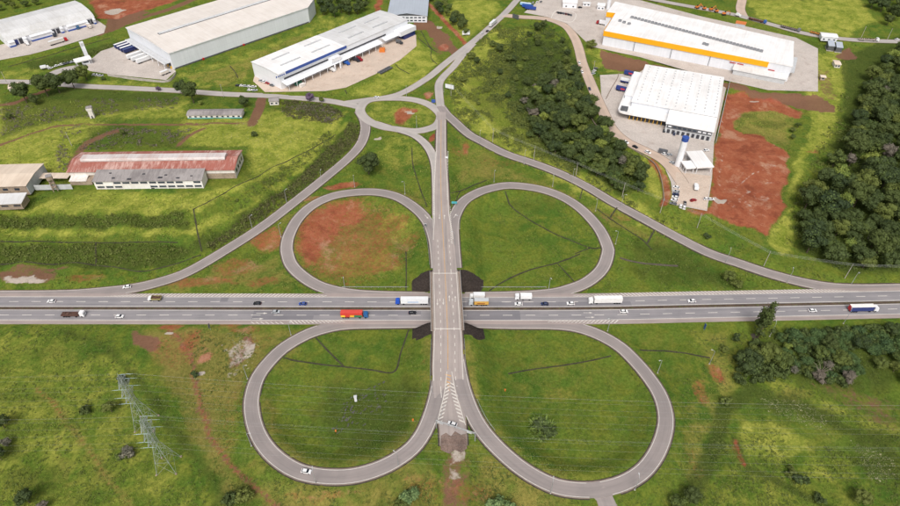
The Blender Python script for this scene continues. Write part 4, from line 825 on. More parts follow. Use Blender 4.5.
# F: white roofed with vents
b = Bld('warehouse', (664,131), (711,140), zF, 'white warehouse with rows of roof vents and a rounded dock canopy')
HF = 10.6
b.box('wall', -27.6, 32.6, 15.4, 82, 0, HF, M_BWALL)
b.gable('roof', -28.2, 33.2, [(14.6,HF+.1),(48.5,HF+1.3),(82.6,HF+.1)], M_WROOF)
b.wall('front_wall', .3, 32.4, [(-2,7.6),(15.3,9.6)], M_LGREY); b.gable('front_roof', -.2, 33, [(-2.6,7.7),(15.0,9.9)], M_WROOF)
b.box('window_strip', 1.0, 31.8, -2.2, -1.95, 4.2, 7.0, M_DGREY)
for k in range(9): b.box('window', 2 + k * 3.4, 4.2 + k * 3.4, -2.32, -2.18, 5.2, 6.3, M_WHITE if k > 5 or k == 0 else M_GLASS)
for k in range(9): b.box('dock_door', 1.9 + k * 3.4, 3.9 + k * 3.4, -2.25, -1.98, .3, 3.2, M_DARK)
arc = [(-36 + 5 - 5 * math.cos(t), 4.5 + 5 - 5 * math.sin(t)) for t in np.linspace(0, math.pi / 2, 7)]
MB().prism(arc + [(.2,4.5),(.2,15.3),(-27.7,15.3),(-27.7,70),(-36,70)], 5.0, 6.2).build('dock_canopy', M_WROOF, b.o)
b.box('dock_wall', -27.6, .2, 8, 15.35, 0, 4.95, M_DGREY); b.box('side_block', -34.5, -27.7, 22, 69, 0, 4.9, M_BWALL)
b.gable('side_roof', -34.8, -28.3, [(26,9.3),(69,9.3)], M_WROOF); b.box('side_upper_wall', -34.4, -28.25, 26.4, 68.6, 6.22, 9.0, M_BWALL)
for k in range(9): b.box('dock_door', -26 + k * 2.9, -24 + k * 2.9, 7.85, 8.02, .6, 3.6, M_DARK); b.box('dock_bumper', -26.7 + k * 2.9, -26.3 + k * 2.9, 6.8, 7.9, .2, 3.0, M_YB)
b.box('control_room', -34, -29, 6.5, 10.5, 6.25, 8.4, M_DGREY)
vm = MB(); 
for r_ in range(9):
    for k in range(13):
        x = -24 + r_ * 6.8; y = 18.5 + k * 4.9; z = HF + .1 + (1.2 * (1 - abs(y - 48.5) / 34)); vm.tube((x, y, z), (x, y, z + .9), .42, .42, 6)
tag(vm.build('roof_vents', M_LGREY, b.o), kind='stuff')
# G: station-like canopies, water tank
for A, B_, Dp, hh, lab in (((697,168),(714,167),19.5,5.2,'larger flat white canopy below the tall water tank'),((686,168.7),(696,168),8.5,4.4,'small white canopy at the foot of the water tank')):
    a0 = G(*A, zF + hh); b0 = G(*B_, zF + hh); d = b0 - a0; Lq = float(np.hypot(d[0], d[1])); o = empty('canopy_shelter', (a0[0], a0[1], zF), math.atan2(d[1], d[0])); tag(o, lab, 'canopy')
    MB().box((Lq/2, Dp/2, hh), (Lq, Dp, .8)).build('roof', M_WROOF, o); MB().box((Lq/2, Dp/2, hh - .7), (Lq - 1.2, Dp - 1.2, .6)).build('soffit', M_LGREY, o)
    for x in (.9, Lq - .9):
        for y in (.9, Dp / 2, Dp - .9): MB().tube((x, y, 0), (x, y, hh - .9), .2).build('column', M_WHITE, o)
    if Dp > 10: MB().box((Lq/2, Dp*.6, 1.5), (Lq*.5, Dp*.4, 3)).build('kiosk', M_BWALL, o)
wt = G(677.6, 165.2, zF); o = empty('water_tank', wt); tag(o, 'tall slender white water tank with a blue top', 'water tank')
MB().tube((0,0,0), (0,0,19.2), 2.15, 2.15, 20).build('shaft', M_WHITE, o, False); MB().tube((0,0,19.2), (0,0,21.8), 2.25, 2.25, 20).build('blue_top', M_BLUE, o); MB().tube((0,0,21.8), (0,0,22.2), 1.2, .2, 12).build('cap', M_BLUE, o)
m = MB(); m.tube((2.2,-.3,0), (2.2,-.3,21.8), .05, n=4).tube((2.2,.3,0), (2.2,.3,21.8), .05, n=4); m.build('ladder', M_GALV, o)
# I: rust-red factory
b = Bld('factory', (72,181), (236.7,178.6), 12.0, 'long derelict factory with rust-red roof and white ridge skylight', 'factory'); L = b.L
b.wall('wall', .3, L - .3, [(.3,6.9),(11,9.2),(21.4,6.9)], M_BRICK); b.gable('roof', -.5, L + .5, [(-.8,7.2),(11,9.7)], M_RUST); b.gable('roof', -.5, L + .5, [(11.02,9.7),(22.4,7.2)], M_RUST)
b.gable('ridge_skylight', 6, L - 7, [(7.4,10.0),(8.2,11.2),(13,11.2),(14,10.0)], sheet('aged_white_roof', lin(208,202,200), .8, .12, 1, stain=lin(176,140,130), amt=.5)); b.box('skylight_wall', 6.2, L - 7.2, 7.9, 13.6, 8.9, 10.9, M_OLDW)
b.box('upper_wall_band', .2, L - .2, .12, .34, 4.2, 6.7, M_OLDW); b.box('end_wall', L - .35, L - .15, .5, 21, 0, 6.7, M_OLDW)
for k in range(4): b.box('window', L - .2, L - .08, 3 + k * 4.4, 5.6 + k * 4.4, 2.5, 5, M_GLASS)
b.box('lean_to', 1.5, 15, -4.5, .1, 0, 3.0, M_BRICK); b.gable('lean_to_roof', 1.2, 12, [(-4.8,3.1),(.2,4.2)], M_OLDW)
# J: two-storey annex
b = Bld('annex_building', (96.8,189.3), (204,188), 12.0, 'low two-storey white annex with broken grey roof before the red factory', 'building'); L = b.L
M_ANX = sheet('white_render', lin(242,239,236), .7, .05, 2, stain=lin(206,198,190), amt=.4); b.box('wall', 0, L, 0, 9.0, 0, 6.0, M_ANX); b.gable('roof', -.5, L + .5, [(-.7,6.3),(9.2,8.6)], M_ASB); b.wall('gable_wall', L - .3, L - .02, [(.05,6.05),(9.0,8.2)], M_OLDW)
wm = MB().box((0,0,0), (4.3,.24,1.15)).mesh('window', M_GLASS); sm = MB().box((0,0,0), (4.7,.4,.16)).mesh('sill', M_OLDW)
for k in range(12):
    for j, zq in enumerate((1.7, 4.7)):
        if random.random() < .08: continue
        o = link('window', wm, b.o); o.location = (3.3 + k * (L - 6.4) / 11, -.06, zq); s_ = link('sill', sm, o); s_.location = (0, -.1, -.75)
b.box('floor_band', 0, L, -.14, .0, 2.75, 3.5, M_ANX); [b.box('pilaster', 3.3 + (k - .5) * (L - 6.4) / 11 - .25, 3.3 + (k - .5) * (L - 6.4) / 11 + .25, -.2, .0, 0, 6.0, M_ANX) for k in range(13)]; b.box('doorway', 34, 36, -.1, .05, 0, 2.3, M_DARK)
for x, y, w in ((12,2,.9),(22,1,1.2),(30,5,.8),(41,2,1.3),(44,4,.8),(9,6,.7),(52,1.5,1.0),(60,3,.7)): MB().box((x, y, 6.5 + y * .23 + .02), (w * 2, w, .5)).build('roof_hole', M_DARK, b.o)
# K: left buildings
b = Bld('shed_building', (-22,196), (31,194.5), 12.0, 'cream-roofed shed at the left edge with a blockwork end wall', 'building'); L = b.L
b.wall('wall', 0, L - .3, [(0,6.6),(12,7.5),(24,6.4)], M_BRICK); b.gable('roof', -.5, L + .2, [(-.6,6.9),(12,7.8),(24.5,6.7)], M_CREAM); b.wall('end_panel', L - .25, L, [(.1,6.4),(12,7.3),(23.8,6.3)], M_LGREY)
for k in range(4): b.box('window', 3 + k * 7, 6 + k * 7, -.1, .02, 3.5, 5, M_GLASS)
b = Bld('shed_building', (-18,211), (24.5,209), 12.0, 'lower grey-roofed lean-to shed in front of the cream roof', 'building'); L = b.L
b.wall('wall', 0, L - .3, [(0,4.4),(8.5,5.6)], M_BRICK); b.gable('roof', -.5, L + .4, [(-.5,4.6),(8.8,5.9)], M_GROOF); b.box('blue_tarp', 3, 9, -2, -.2, 0, 1.2, M_TEAL)
for x in (L - 12, L - 5): b.box('window', x, x + 4, -.12, .02, 2.2, 3.4, M_DARK)
# boundary wall and ruined tower between shed and factory
w0 = G(36, 190, 12); w1 = G(73, 189, 12); o = MB().extrude([(-.15,0),(.15,0),(.15,3.6),(-.15,3.6)], w0, w1).build('boundary_wall', M_LGREY); tag(o, 'pale grey wall joining the shed and the red factory', 'wall')
w0 = G(40, 180, 12); w1 = G(72, 178, 12); o = MB().box(((w0[0]+w1[0])/2, (w0[1]+w1[1])/2, 14.6), (w1[0]-w0[0], 6, .3)).build('covered_way', M_CREAM); tag(o, 'narrow cream roof between the shed and the red factory', 'covered way')
tb = G(56, 190.5, 12); o = empty('concrete_tower', tb, .5); tag(o, 'weathered concrete tank tower beside the pale grey wall', 'tower')
for sx in (-1, 1):
    for sy in (-1, 1): MB().tube((sx*1.2, sy*1.2, 0), (sx*1.0, sy*1.0, 8.6), .28, n=6).build('leg', M_BRICK, o)
for zq in (3, 6): MB().box((0,0,zq), (2.9,2.9,.3)).build('brace', M_BRICK, o)
MB().box((0,0,9.8), (3.2,3.2,2.6)).build('tank', M_BRICK, o); MB().box((0,0,11.2), (3.5,3.5,.25)).build('lid', M_ASB, o)
# small houses
def house(A, B_, z, D, H, lab, wallm, roofm, rise=.9, name='house', windows=3, cat='house'):
    b = Bld(name, A, B_, z, lab, cat); L = b.L
    b.wall('wall', 0, L, [(0,H),(D/2,H+rise-.15),(D,H)], wallm); b.gable('roof', -.5, L+.5, [(-.5,H+.1),(D/2,H+rise)], roofm, None, .15); b.gable('roof', -.5, L+.5, [(D/2+.01,H+rise),(D+.5,H+.1)], roofm, None, .15)
    for k in range(windows):
        x = L * (k + .5) / windows; o = b.box('window', x - .8, x + .8, -.07, .02, 1.0, 2.2, M_GLASS); b.box('sill', x - .95, x + .95, -.14, .0, .85, .99, M_OLDW, o)
    return b
def zt(px, py): return float(T(px, py)[2])
house((10.5,92.5), (25,90), zt(18,92), 9, 3.2, 'small white house with a flat hipped roof below the road', M_OLDW, M_CREAM)
b = house((188,118.8), (242,118.2), 9.9, 8.2, 3.0, 'long low bungalow with grey roof and turquoise base', M_OLDW, M_ASB, 1.2, 'bungalow', 10); b.box('turquoise_base', 0, b.L, -.05, .01, 0, .8, M_TEAL)
house((270,105.5), (279,104.8), zt(274,105), 6, 3.4, 'small grey-roofed white hut by the road fork', M_OLDW, M_ASB, .8, 'hut', 2, 'hut')
o = empty('water_tower', T(93,117.5), .3); tag(o, 'small white box-shaped tank tower standing alone in the meadow', 'water tower')
MB().box((0,0,3.2), (3.0,3.0,6.4)).build('shaft', M_OLDW, o); MB().box((0,0,7.4), (3.8,3.6,2.0)).build('tank', M_OLDW, o); MB().box((0,0,8.5), (4.1,3.9,.25)).build('lid', M_ASB, o); MB().box((0,-1.55,1.1), (.9,.12,2.1)).build('door', M_DARK, o)
# gatehouse with tall white sign tower
o = empty('gatehouse', G(84.5,64,zB), .65); tag(o, 'gatehouse with flat white canopy beside the truck yard', 'gatehouse')
MB().box((0,0,4.4), (13,8,.7)).build('canopy_roof', M_WROOF, o); MB().box((1.5,0,2), (6,4.5,3.9)).build('booth', M_BWALL, o); MB().box((1.5,-2.3,2.3), (4,.12,1.2)).build('window', M_GLASS, o)
for x in (-5.6, 5.6):
    for y in (-3.2, 3.2): MB().tube((x,y,0), (x,y,4.1), .18).build('column', M_WHITE, o)
o = empty('sign_tower', G(87.5,58,zB), .65); tag(o, 'tall white slab-shaped sign tower behind the gatehouse', 'sign tower'); MB().box((0,0,7.3), (3.0,1.0,14.6)).build('slab', M_WHITE, o); MB().box((0,0,.25), (4.2,2.2,.5)).build('plinth', M_KERB, o); MB().box((0,-.53,12), (2.2,.05,2.6)).build('sign_face', M_LGREY, o)
# top-edge sheds and the grey panelled plant
for A, B_, z, D, H, lab, wm_, rm_ in (((562.5,7.5),(576.5,8.3),zE,13,5,'white shed in the yard near the top edge',M_WHITE,M_WROOF),((597,9.5),(604,10.2),zE,8,4.2,'tiny white kiosk left of the yellow warehouse',M_WHITE,M_WROOF),((583,6),(590,6.3),zE,5,2.6,'low white cabin between shed and kiosk',M_WHITE,M_GROOF)):
    house(A, B_, z, D, H, lab, wm_, rm_, .8, 'shed', 2, 'shed')
o = empty('silo', G(608,9,zE)); tag(o, 'white cylindrical silo at the back corner of the yellow warehouse', 'silo'); MB().tube((0,0,0), (0,0,15), 1.9, n=18).build('shaft', M_WHITE, o); MB().tube((0,0,15), (0,0,16.4), 1.9, .4, 18).build('dome', M_WHITE, o)
for k, (x, y) in enumerate(((829,49),(837,50.5))):
    o = empty('storage_tank', T(x, y), -.3); tag(o, ('left' if k == 0 else 'right') + ' of two dark grey sloping tanks by the top right road', 'tank', 'grey tanks beside the road')
    MB().box((0,0,2.6), (5,9,4.4)).build('body', M_DGREY, o); MB().add([(-2.7,-4.8,4.8),(2.7,-4.8,4.8),(2.7,4.8,6.2),(-2.7,4.8,6.2),(-2.7,-4.8,4.5),(2.7,-4.8,4.5),(2.7,4.8,5.9),(-2.7,4.8,5.9)], [(0,1,2,3),(7,6,5,4),(0,4,5,1),(1,5,6,2),(2,6,7,3),(3,7,4,0)]).build('roof', M_DROOF, o); MB().box((0,0,.3), (5.6,9.6,.6)).build('base', M_BCON, o)
house((834,67.5), (839.5,68), zt(836,67), 8, 3, 'small cream kiosk on bare ground below the grey tanks', M_OLDW, M_CREAM, .6, 'kiosk', 2, 'kiosk'); house((820,80), (824.5,80.5), zt(822,80), 4, 2.6, 'tiny brick hut beside the yard fence', M_BRICK, M_CREAM, .5, 'hut', 1, 'hut')
house((820.5,40.5), (836,42), 10.2, 9, 4, 'white roofed building standing beside the top right road', M_WHITE, M_WROOF, .7, 'shed', 3, 'shed')
# ================================================================== VEHICLES (local +X is forward)
M_TYRE = surf('tyre_rubber', lin(34,34,36), .9, .1, 2, 6, .1, False); M_CGLASS = surf('car_glass', lin(30,36,44), .12, .1, 1, 4, .05, False); M_CHAS = surf('chassis_steel', lin(60,58,58), .7, .2, 1, 4, .1, False)
CARC = {'white': lin(232,232,232), 'silver': lin(178,182,186), 'grey': lin(110,112,116), 'black': lin(36,37,42), 'dark blue': lin(40,52,88), 'blue': lin(48,76,150), 'red': lin(160,36,38), 'maroon': lin(108,34,36)}
CARM = {k: paint('car_paint_' + k.replace(' ', '_'), v, .3) for k, v in CARC.items()}
M_LAMPW = paint('headlight_lens', lin(236,238,240), .2); M_LAMPR = paint('taillight_lens', lin(170,30,28), .3)
def profile_body(prof, w, mat, name, bevel=.12):
    """side outline (x, z) given width; the upper edge is drawn in a little"""
    m = MB(); n = len(prof); zs = [p[1] for p in prof]; z0, z1 = min(zs), max(zs); V = []
    for s in (-1, 1):
        for x, z in prof: V.append((x, s * (w / 2 - bevel * max(0, (z - z0) / (z1 - z0) - .5)), z))
    F = [tuple(range(n)), tuple(range(2 * n - 1, n - 1, -1))] + [(i, n + i, n + (i + 1) % n, (i + 1) % n) for i in range(n)]
    return m.add(V, F).mesh(name, mat)
CAR_BODY = profile_body([(-2.1,.32),(-2.12,.62),(-2.02,.88),(-1.4,.96),(.95,.96),(1.85,.84),(2.1,.66),(2.12,.34)], 1.76, CARM['white'], 'body')
m = MB(); 
for zb, xa, xb, w in ((.95,-1.75,1.05,1.62),(1.4,-1.25,.25,1.3)): pass
m.add([(-1.8,-.8,.95),(1.1,-.8,.95),(1.1,.8,.95),(-1.8,.8,.95),(-1.25,-.64,1.42),(.3,-.64,1.42),(.3,.64,1.42),(-1.25,.64,1.42)], [(3,2,1,0),(4,5,6,7),(0,1,5,4),(1,2,6,5),(2,3,7,6),(3,0,4,7)]); CAR_WIN = m.mesh('windows', M_CGLASS)
CAR_ROOF = MB().add([(-1.32,-.67,1.4),(.34,-.67,1.4),(.34,.67,1.4),(-1.32,.67,1.4),(-1.2,-.58,1.48),(.2,-.58,1.48),(.2,.58,1.48),(-1.2,.58,1.48)], [(3,2,1,0),(4,5,6,7),(0,1,5,4),(1,2,6,5),(2,3,7,6),(3,0,4,7)]).mesh('roof', CARM['white'])
WHEEL = MB().tube((0,-.11,0), (0,.11,0), .32, n=12).mesh('wheel', M_TYRE); TWHEEL = MB().tube((0,-.16,0), (0,.16,0), .5, n=12).mesh('wheel', M_TYRE)
HLAMP = MB().box((0,0,0), (.1,.36,.14)).mesh('headlight', M_LAMPW); TLAMP = MB().box((0,0,0), (.08,.3,.16)).mesh('taillight', M_LAMPR)
# a car too far off to show its parts: one mesh of paint, glass and tyres
def far_car_mesh(m):
    b = MB(); b.add([v.co for v in CAR_BODY.vertices], [tuple(p.vertices) for p in CAR_BODY.polygons], 0); b.add([v.co for v in CAR_WIN.vertices], [tuple(p.vertices) for p in CAR_WIN.polygons], 1); b.add([v.co for v in CAR_ROOF.vertices], [tuple(p.vertices) for p in CAR_ROOF.polygons], 0)
    for x in (-1.3, 1.3):
        for y in (-.78, .78): b.tube((x, y - .1, .32), (x, y + .1, .32), .32, n=8, mi=2)
    return b.mesh('car', [m, M_CGLASS, M_TYRE])
FARM = {}
def own(o, mat): o.material_slots[0].link = 'OBJECT'; o.material_slots[0].material = mat
def ground_pose(px, py, z): 
    g = T(px, py) if z is None else G(px, py, z); return (g[0], g[1], g[2] + (.16 if z is not None else .1))
def heading(px, py, px2, py2, z=0):
    a, b = G(px, py, z), G(px2, py2, z); return math.atan2(b[1] - a[1], b[0] - a[0])
def car(px, py, z, ang, colour, label, group='cars on the roads', scale=1.0, far=False, name='car'):
    loc = ground_pose(px, py, z)
    if far:
        if colour not in FARM: FARM[colour] = far_car_mesh(CARM[colour])
        r = link('car', FARM[colour]); r.location = loc; r.rotation_euler = (0, 0, ang); tag(r, label, 'car', group); r.scale = (scale,) * 3; return r
    r = empty('car', loc, ang); tag(r, label, 'car', group); r.scale = (scale,) * 3
    for nm, me in (('body', CAR_BODY), ('roof', CAR_ROOF)): own(link(nm, me, r), CARM[colour])
    link('windows', CAR_WIN, r)
    for x in (-1.3, 1.3):
        for y in (-.8, .8): link('wheel', WHEEL, r).location = (x, y, .32)
    for y in (-.62, .62): link('headlight', HLAMP, r).location = (2.08, y, .68); link('taillight', TLAMP, r).location = (-2.1, y, .74)
    return r
CABM = {}
def cab_mesh(kind):
    if kind in CABM: return CABM[kind]
    pr = {'big': [(-1.1,.7),(1.1,.6),(1.15,1.5),(.95,2.9),(.3,3.2),(-1.1,3.2)], 'nose': [(-1.1,.7),(1.9,.6),(1.9,1.5),(1.0,1.75),(.75,2.7),(.2,2.85),(-1.1,2.85)], 'small': [(-.9,.6),(.95,.5),(1.0,1.2),(.6,2.2),(-.9,2.25)]}[kind]
    CABM[kind] = profile_body(pr, 2.4 if kind != 'small' else 2.0, CARM['white'], 'cab', .2); return CABM[kind]
SCREEN = MB().add([(0,-1.0,0),(0,1.0,0),(-.2,.92,1.0),(-.2,-.92,1.0),(.06,-1.0,0),(.06,1.0,0),(-.14,.92,1.0),(-.14,-.92,1.0)], [(3,2,1,0),(4,5,6,7),(0,1,5,4),(1,2,6,5),(2,3,7,6),(3,0,4,7)]).mesh('windscreen', M_CGLASS)
TM = {}
def tpaint(c): 
    k = 'truck_paint_%d_%d_%d' % c
    if k not in TM: TM[k] = paint(k, lin(*c), .45)
    return TM[k]
def unit_box(mat, name): return MB().box((0,0,0), (1,1,1)).mesh(name, mat)
def tbox(name, x0, x1, y0, y1, z0, z1, mat, parent): return MB().box(((x0+x1)/2, (y0+y1)/2, (z0+z1)/2), (x1-x0, y1-y0, z1-z0)).build(name, mat, parent)
def truck(px, py, z, ang, L, cabc, boxc, label, kind='artic', cab='big', group='trucks on the roads', roofc=None, endc=None, h=4.0, far=False, cat='truck', stripes=None, loc=None):
    """centred on its length; box colour, optional roof and rear colours"""
    r = empty('truck' if kind != 'trailer' else 'semi_trailer', loc or ground_pose(px, py, z), ang); tag(r, label, cat, group)
    f = L / 2; w = 1.25
    if kind != 'trailer':
        c = link('cab', cab_mesh(cab), r); own(c, tpaint(cabc)); c.location = (f - (1.15 if cab == 'big' else 1.9 if cab == 'nose' else 1.0), 0, 0)
        s = link('windscreen', SCREEN, c); s.location = ((1.06,0,1.75) if cab == 'big' else (.98,0,1.75) if cab == 'nose' else (.86,0,1.25)); s.scale = (1.6,1,1) if cab != 'small' else (2,.8,.9)
        bx1 = f - {'big': 2.9, 'nose': 3.6, 'small': 2.1}[cab]
    else: bx1 = f
    tbox('chassis', -f + .3, bx1 + .9 if kind != 'trailer' else f - .3, -.6, .6, .6, .95, M_CHAS, r)
    bm_ = tpaint(boxc); zb = 1.05
    if kind in ('artic', 'box', 'trailer'):
        b_ = tbox('cargo_box', -f, bx1, -w, w, zb, h - .04, bm_, r)
        tbox('box_roof', -f - .02, bx1 + .02, -w - .02, w + .02, h - .03, h + .05, tpaint(roofc) if roofc else tpaint((226,228,230)), b_)
        if endc: tbox('rear_door', -f - .08, -f - .01, -w + .02, w - .02, zb + .02, h - .1, tpaint(endc), b_)
        if stripes:
            for (xa, xb, za, zc, col) in stripes:
                for s_ in (-1, 1): tbox('painted_panel', -f + (bx1 + f) * xa, -f + (bx1 + f) * xb, s_ * (w + .012) - .01, s_ * (w + .012) + .01, zb + (h - zb) * za, zb + (h - zb) * zc, tpaint(col), b_)
    elif kind in ('flat', 'dump'):
        tbox('load_bed', -f, bx1, -w, w, zb, zb + .2, bm_, r)
        for y in (-w, w): tbox('side_board', -f, bx1, y - .05, y + .05, zb + .2, zb + (1.1 if kind == 'dump' else .6), bm_, r)
        tbox('tail_board', -f - .05, -f + .05, -w, w, zb + .2, zb + (1.1 if kind == 'dump' else .6), bm_, r); tbox('head_board', bx1 - .05, bx1 + .05, -w, w, zb + .2, zb + 1.5, bm_, r)
        m = MB()
        for k in range(9): x = -f + .6 + k * (bx1 + f - 1.2) / 8; m.box((x, random.uniform(-.4,.4), zb + .55), (1.1, random.uniform(1.2,2.0), random.uniform(.4,1.0)), random.uniform(-.4,.4), 0, (.7,.7))
        tag(m.build('load', surf('mixed_load', lin(96,70,60), .9, .3, 1, 4, .2), r), kind='stuff')
    elif kind == 'tractor': pass
    ax = [f - 1.4] + ([f - 4.4] if L > 8 else []) + [-f + 1.2] + ([-f + 2.5, -f + 3.8] if L > 10 else [])
    if kind == 'trailer': ax = [-f + 1.2, -f + 2.5, -f + 3.8]
    if not far:
        for x in ax:
            for y in (-1.05, 1.05): link('wheel', TWHEEL, r).location = (x, y, .5)
    else:
        m = MB()
        for x in ax: m.tube((x, -1.2, .5), (x, 1.2, .5), .5, n=8)
        tag(m.build('wheels', M_TYRE, r), kind='stuff')
    return r
E0 = 0.0; W0 = math.pi
def mot(x): # direction of the motorway at picture column x
    i = int(np.argmin(abs(MED[:, 0] - G(x, 308)[0]))); return math.atan2(MED[i + 1, 1] - MED[i - 1, 1], MED[i + 1, 0] - MED[i - 1, 0])
# --- motorway
gm_ = 'vehicles on the motorway'
for x, y, d, c, lab in ((52,302.2,W0,'white','white car in the far lanes at the left edge of the motorway'),(120,317.3,E0,'white','white car in the near lanes behind the brown flatbed lorry'),(257.5,304.2,W0,'black','black car in the far lanes left of the blue car'),(303,304.6,W0,'blue','bright blue car in the far lanes of the motorway'),
        (276,312.7,E0,'silver','silver car in the near lanes beside two road arrows'),(412.5,313.6,E0,'black','black car about to pass under the bridge in the near lanes'),(518.5,304.8,W0,'white','white car beside the short white lorry right of the bridge'),(544.5,304.8,W0,'dark blue','dark blue car between two white cars right of the bridge'),
        (570.5,304.3,W0,'white','white car just ahead of the white articulated lorry'),(623.5,312.3,E0,'white','white car alone in the near lanes right of the bridge'),(691.5,301.8,W0,'white','white car in the far lanes above the tall roadside tree'),(812,311.4,E0,'white','white car in the near lanes behind the red and blue lorry')):
    car(x, y, 0, mot(x) + d, c, lab, gm_)
truck(155.5, 300, 0, W0, 7.0, (235,235,235), (150,140,90), 'short tipper lorry with white cab in the far lanes', 'dump', 'small', gm_)
truck(74.5, 316, 0, E0, 12.0, (236,236,238), (92,62,54), 'brown flatbed lorry with white cab in the near lanes', 'flat', 'big', gm_)
truck(412, 303.6, 0, W0, 17.5, (36,84,190), (236,238,240), 'white articulated lorry with bright blue cab entering under the bridge', 'artic', 'big', gm_, stripes=[(.35,.75,.3,.5,(150,180,220))])
truck(355, 317, 0, E0, 14.2, (40,96,150), (206,60,48), 'red articulated lorry with yellow and green side panels', 'artic', 'big', gm_, roofc=(208,76,66), stripes=[(.0,.2,0,.45,(240,200,60)),(.2,.42,.0,.35,(190,60,40)),(.42,.62,0,.5,(230,180,50)),(.62,.98,0,.5,(50,120,80))])
truck(478.5, 304.6, 0, W0, 10.5, (190,196,200), (214,168,84), 'yellow sided box lorry with grey top just right of the bridge', 'box', 'big', gm_, roofc=(190,194,196), h=3.6, stripes=[(.25,.8,.2,.45,(150,80,40))])
truck(477, 297.8, 0, W0, 8.2, (232,232,232), (238,238,238), 'white van-bodied lorry on the slip lane beside the bridge', 'box', 'small', gm_, h=3.0)
truck(523, 299, 0, W0, 9.0, (230,232,234), (236,236,236), 'short white lorry above the white car right of the bridge', 'box', 'big', gm_, h=3.3, roofc=(236,236,236))
truck(604.5, 302.8, 0, mot(604) + W0, 17.8, (236,236,236), (232,230,228), 'all white articulated lorry right of the bridge', 'artic', 'big', gm_, roofc=(238,236,232))
truck(862, 311, 0, mot(862), 15.2, (232,234,238), (44,60,120), 'blue sided articulated lorry with red rear doors and white roof', 'artic', 'big', gm_, roofc=(234,230,226), endc=(196,40,44))
# --- ramps and local roads
gr_ = 'cars on ramps and local roads'
car(127.5, 287.6, .0, heading(130,289,100,293), 'white', 'white car leaving the slip road at the upper left', gr_); car(306.5, 472.3, 4.95, heading(303,473,315,475,5), 'white', 'white car on the bottom of the lower left loop', gr_)
car(452.5, 425, 6.6, math.radians(160), 'white', 'white car parked on the paved stub below the bridge', gr_); car(376.5, 98, 6, heading(366,100,398,94.5,6), 'white', 'white car on the far side of the small roundabout', gr_)
car(482, 34, 8.2, heading(461,51,478,37,8), 'white', 'white car following the lorry up the top road', gr_); car(487.3, 31.6, 8.3, heading(461,51,478,37,8), 'black', 'black car between the white car and the lorry on the top road', gr_)
truck(493, 25, 8.5, heading(478,37,496,21,8), 14, (200,200,204), (214,214,214), 'grey articulated lorry climbing the road at the top', 'artic', 'big', 'vehicles on the top road')
car(579.3, 63.5, 8, heading(578,47,582,63,8), 'white', 'upper white car on the sandy access road', gr_); car(582, 72.5, 7.8, heading(582,63,588,78,8), 'white', 'second white car just below it on the sandy road', gr_); car(589.5, 89.5, 7.4, heading(588,78,596,95,7), 'dark blue', 'dark car on the sandy road beside the wood', gr_)
car(625.5, 143, 7, heading(626,141,646,151,7), 'white', 'first white car parked along the sandy road bend', gr_, 1.1); car(635, 147.6, 7, heading(626,141,646,151,7), 'black', 'black car between two white cars on the sandy road', gr_); car(647.5, 153, 7, heading(626,141,646,151,7), 'white', 'second white car parked along the sandy road bend', gr_, 1.1)
# --- depot right
gd = 'cars parked in the sandy car park'
for i, (x, y, a, c, lab) in enumerate(((676,188,2.7,'white','white van-like car at the top of the parked column'),(676,192.3,2.75,'silver','silver car second in the parked column'),(675.5,195.2,2.75,'dark blue','dark car third in the parked column'),(675,198,2.75,'white','white car fourth in the parked column'),(674,201,2.75,'white','white car fifth in the parked column'),(673,204.3,2.8,'grey','grey car at the bottom of the parked column'),
        (684.8,204,1.3,'black','black car alone beside two white cars in the car park'),(680.5,207,1.2,'white','white car at the lower edge of the car park'),(684,208.2,1.2,'white','white car next to it at the lower edge of the car park'),(693,201,.3,'red','red car parked in the middle of the sandy lot'),(706.6,199.7,0,'white','white car at the red earth edge of the sandy lot'),(710.4,200,0,'white','white car half off the sandy lot on red earth'),
        (672,163.5,2.2,'silver','silver car beside the foot of the water tank'),(664.5,154.5,.2,'white','left white car beside the dark container'),(669,155.5,.2,'silver','silver car right of the dark container'),(681.5,164.5,1.4,'maroon','dark red car between water tank and small canopy'))):
    car(x, y, zF, a, c, lab, gd)
truck(695.5, 188.5, zF, 1.35, 6.5, (236,236,236), (238,238,238), 'white van in the middle of the sandy car park', 'box', 'small', 'vans in the depot', h=2.7)
for x, y, a, lab in ((664,126.5,1.2,'dark car in the first bay under the grey office front'),(674,129.5,1.2,'blue car in a bay under the grey office front'),(706,146,.2,'car beside the fence corner of the white depot')): car(x, y + 5, zF, a, {'d':'black','b':'dark blue','c':'white'}[lab[0]], lab, 'cars in the depot yard', far=True)
for x, y, lab, wh in ((629.5,75.6,'blue trailer at the top of three parked beside the white depot',0),(626,83.2,'white and blue trailer in the middle of the three',1),(621.6,91.2,'blue trailer at the bottom of three parked beside the white depot',2)):
    truck(x, y, zF, heading(600,75,640,84,7), 9.5, (40,50,110), (36,56,120) if wh != 1 else (220,222,226), lab, 'trailer', 'big', 'trailers beside the white depot', roofc=(44,60,126) if wh != 1 else (226,228,230), h=3.7, stripes=[(.4,.75,.25,.75,(200,60,70))] if wh != 1 else [(0,1,0,.4,(40,50,110))], cat='trailer')
for x, y, c, lab in ((594,71.5,'white','white car at the top corner of the depot lot'),(593,74.2,'silver','silver car below it at the top corner of the depot lot'),(595.5,69,'grey','grey car at the very corner of the depot lot')): car(x, y, zF, .6, c, lab, 'cars in the depot yard', far=True)
o = MB().box((0,0,1.3), (6,2.4,2.6)).build('shipping_container', M_DGREY); o.location = G(662.5, 153, zF) + np.array((0,0,.05)); o.rotation_euler = (0,0,-.45); tag(o, 'dark grey container standing by the water tank', 'container')
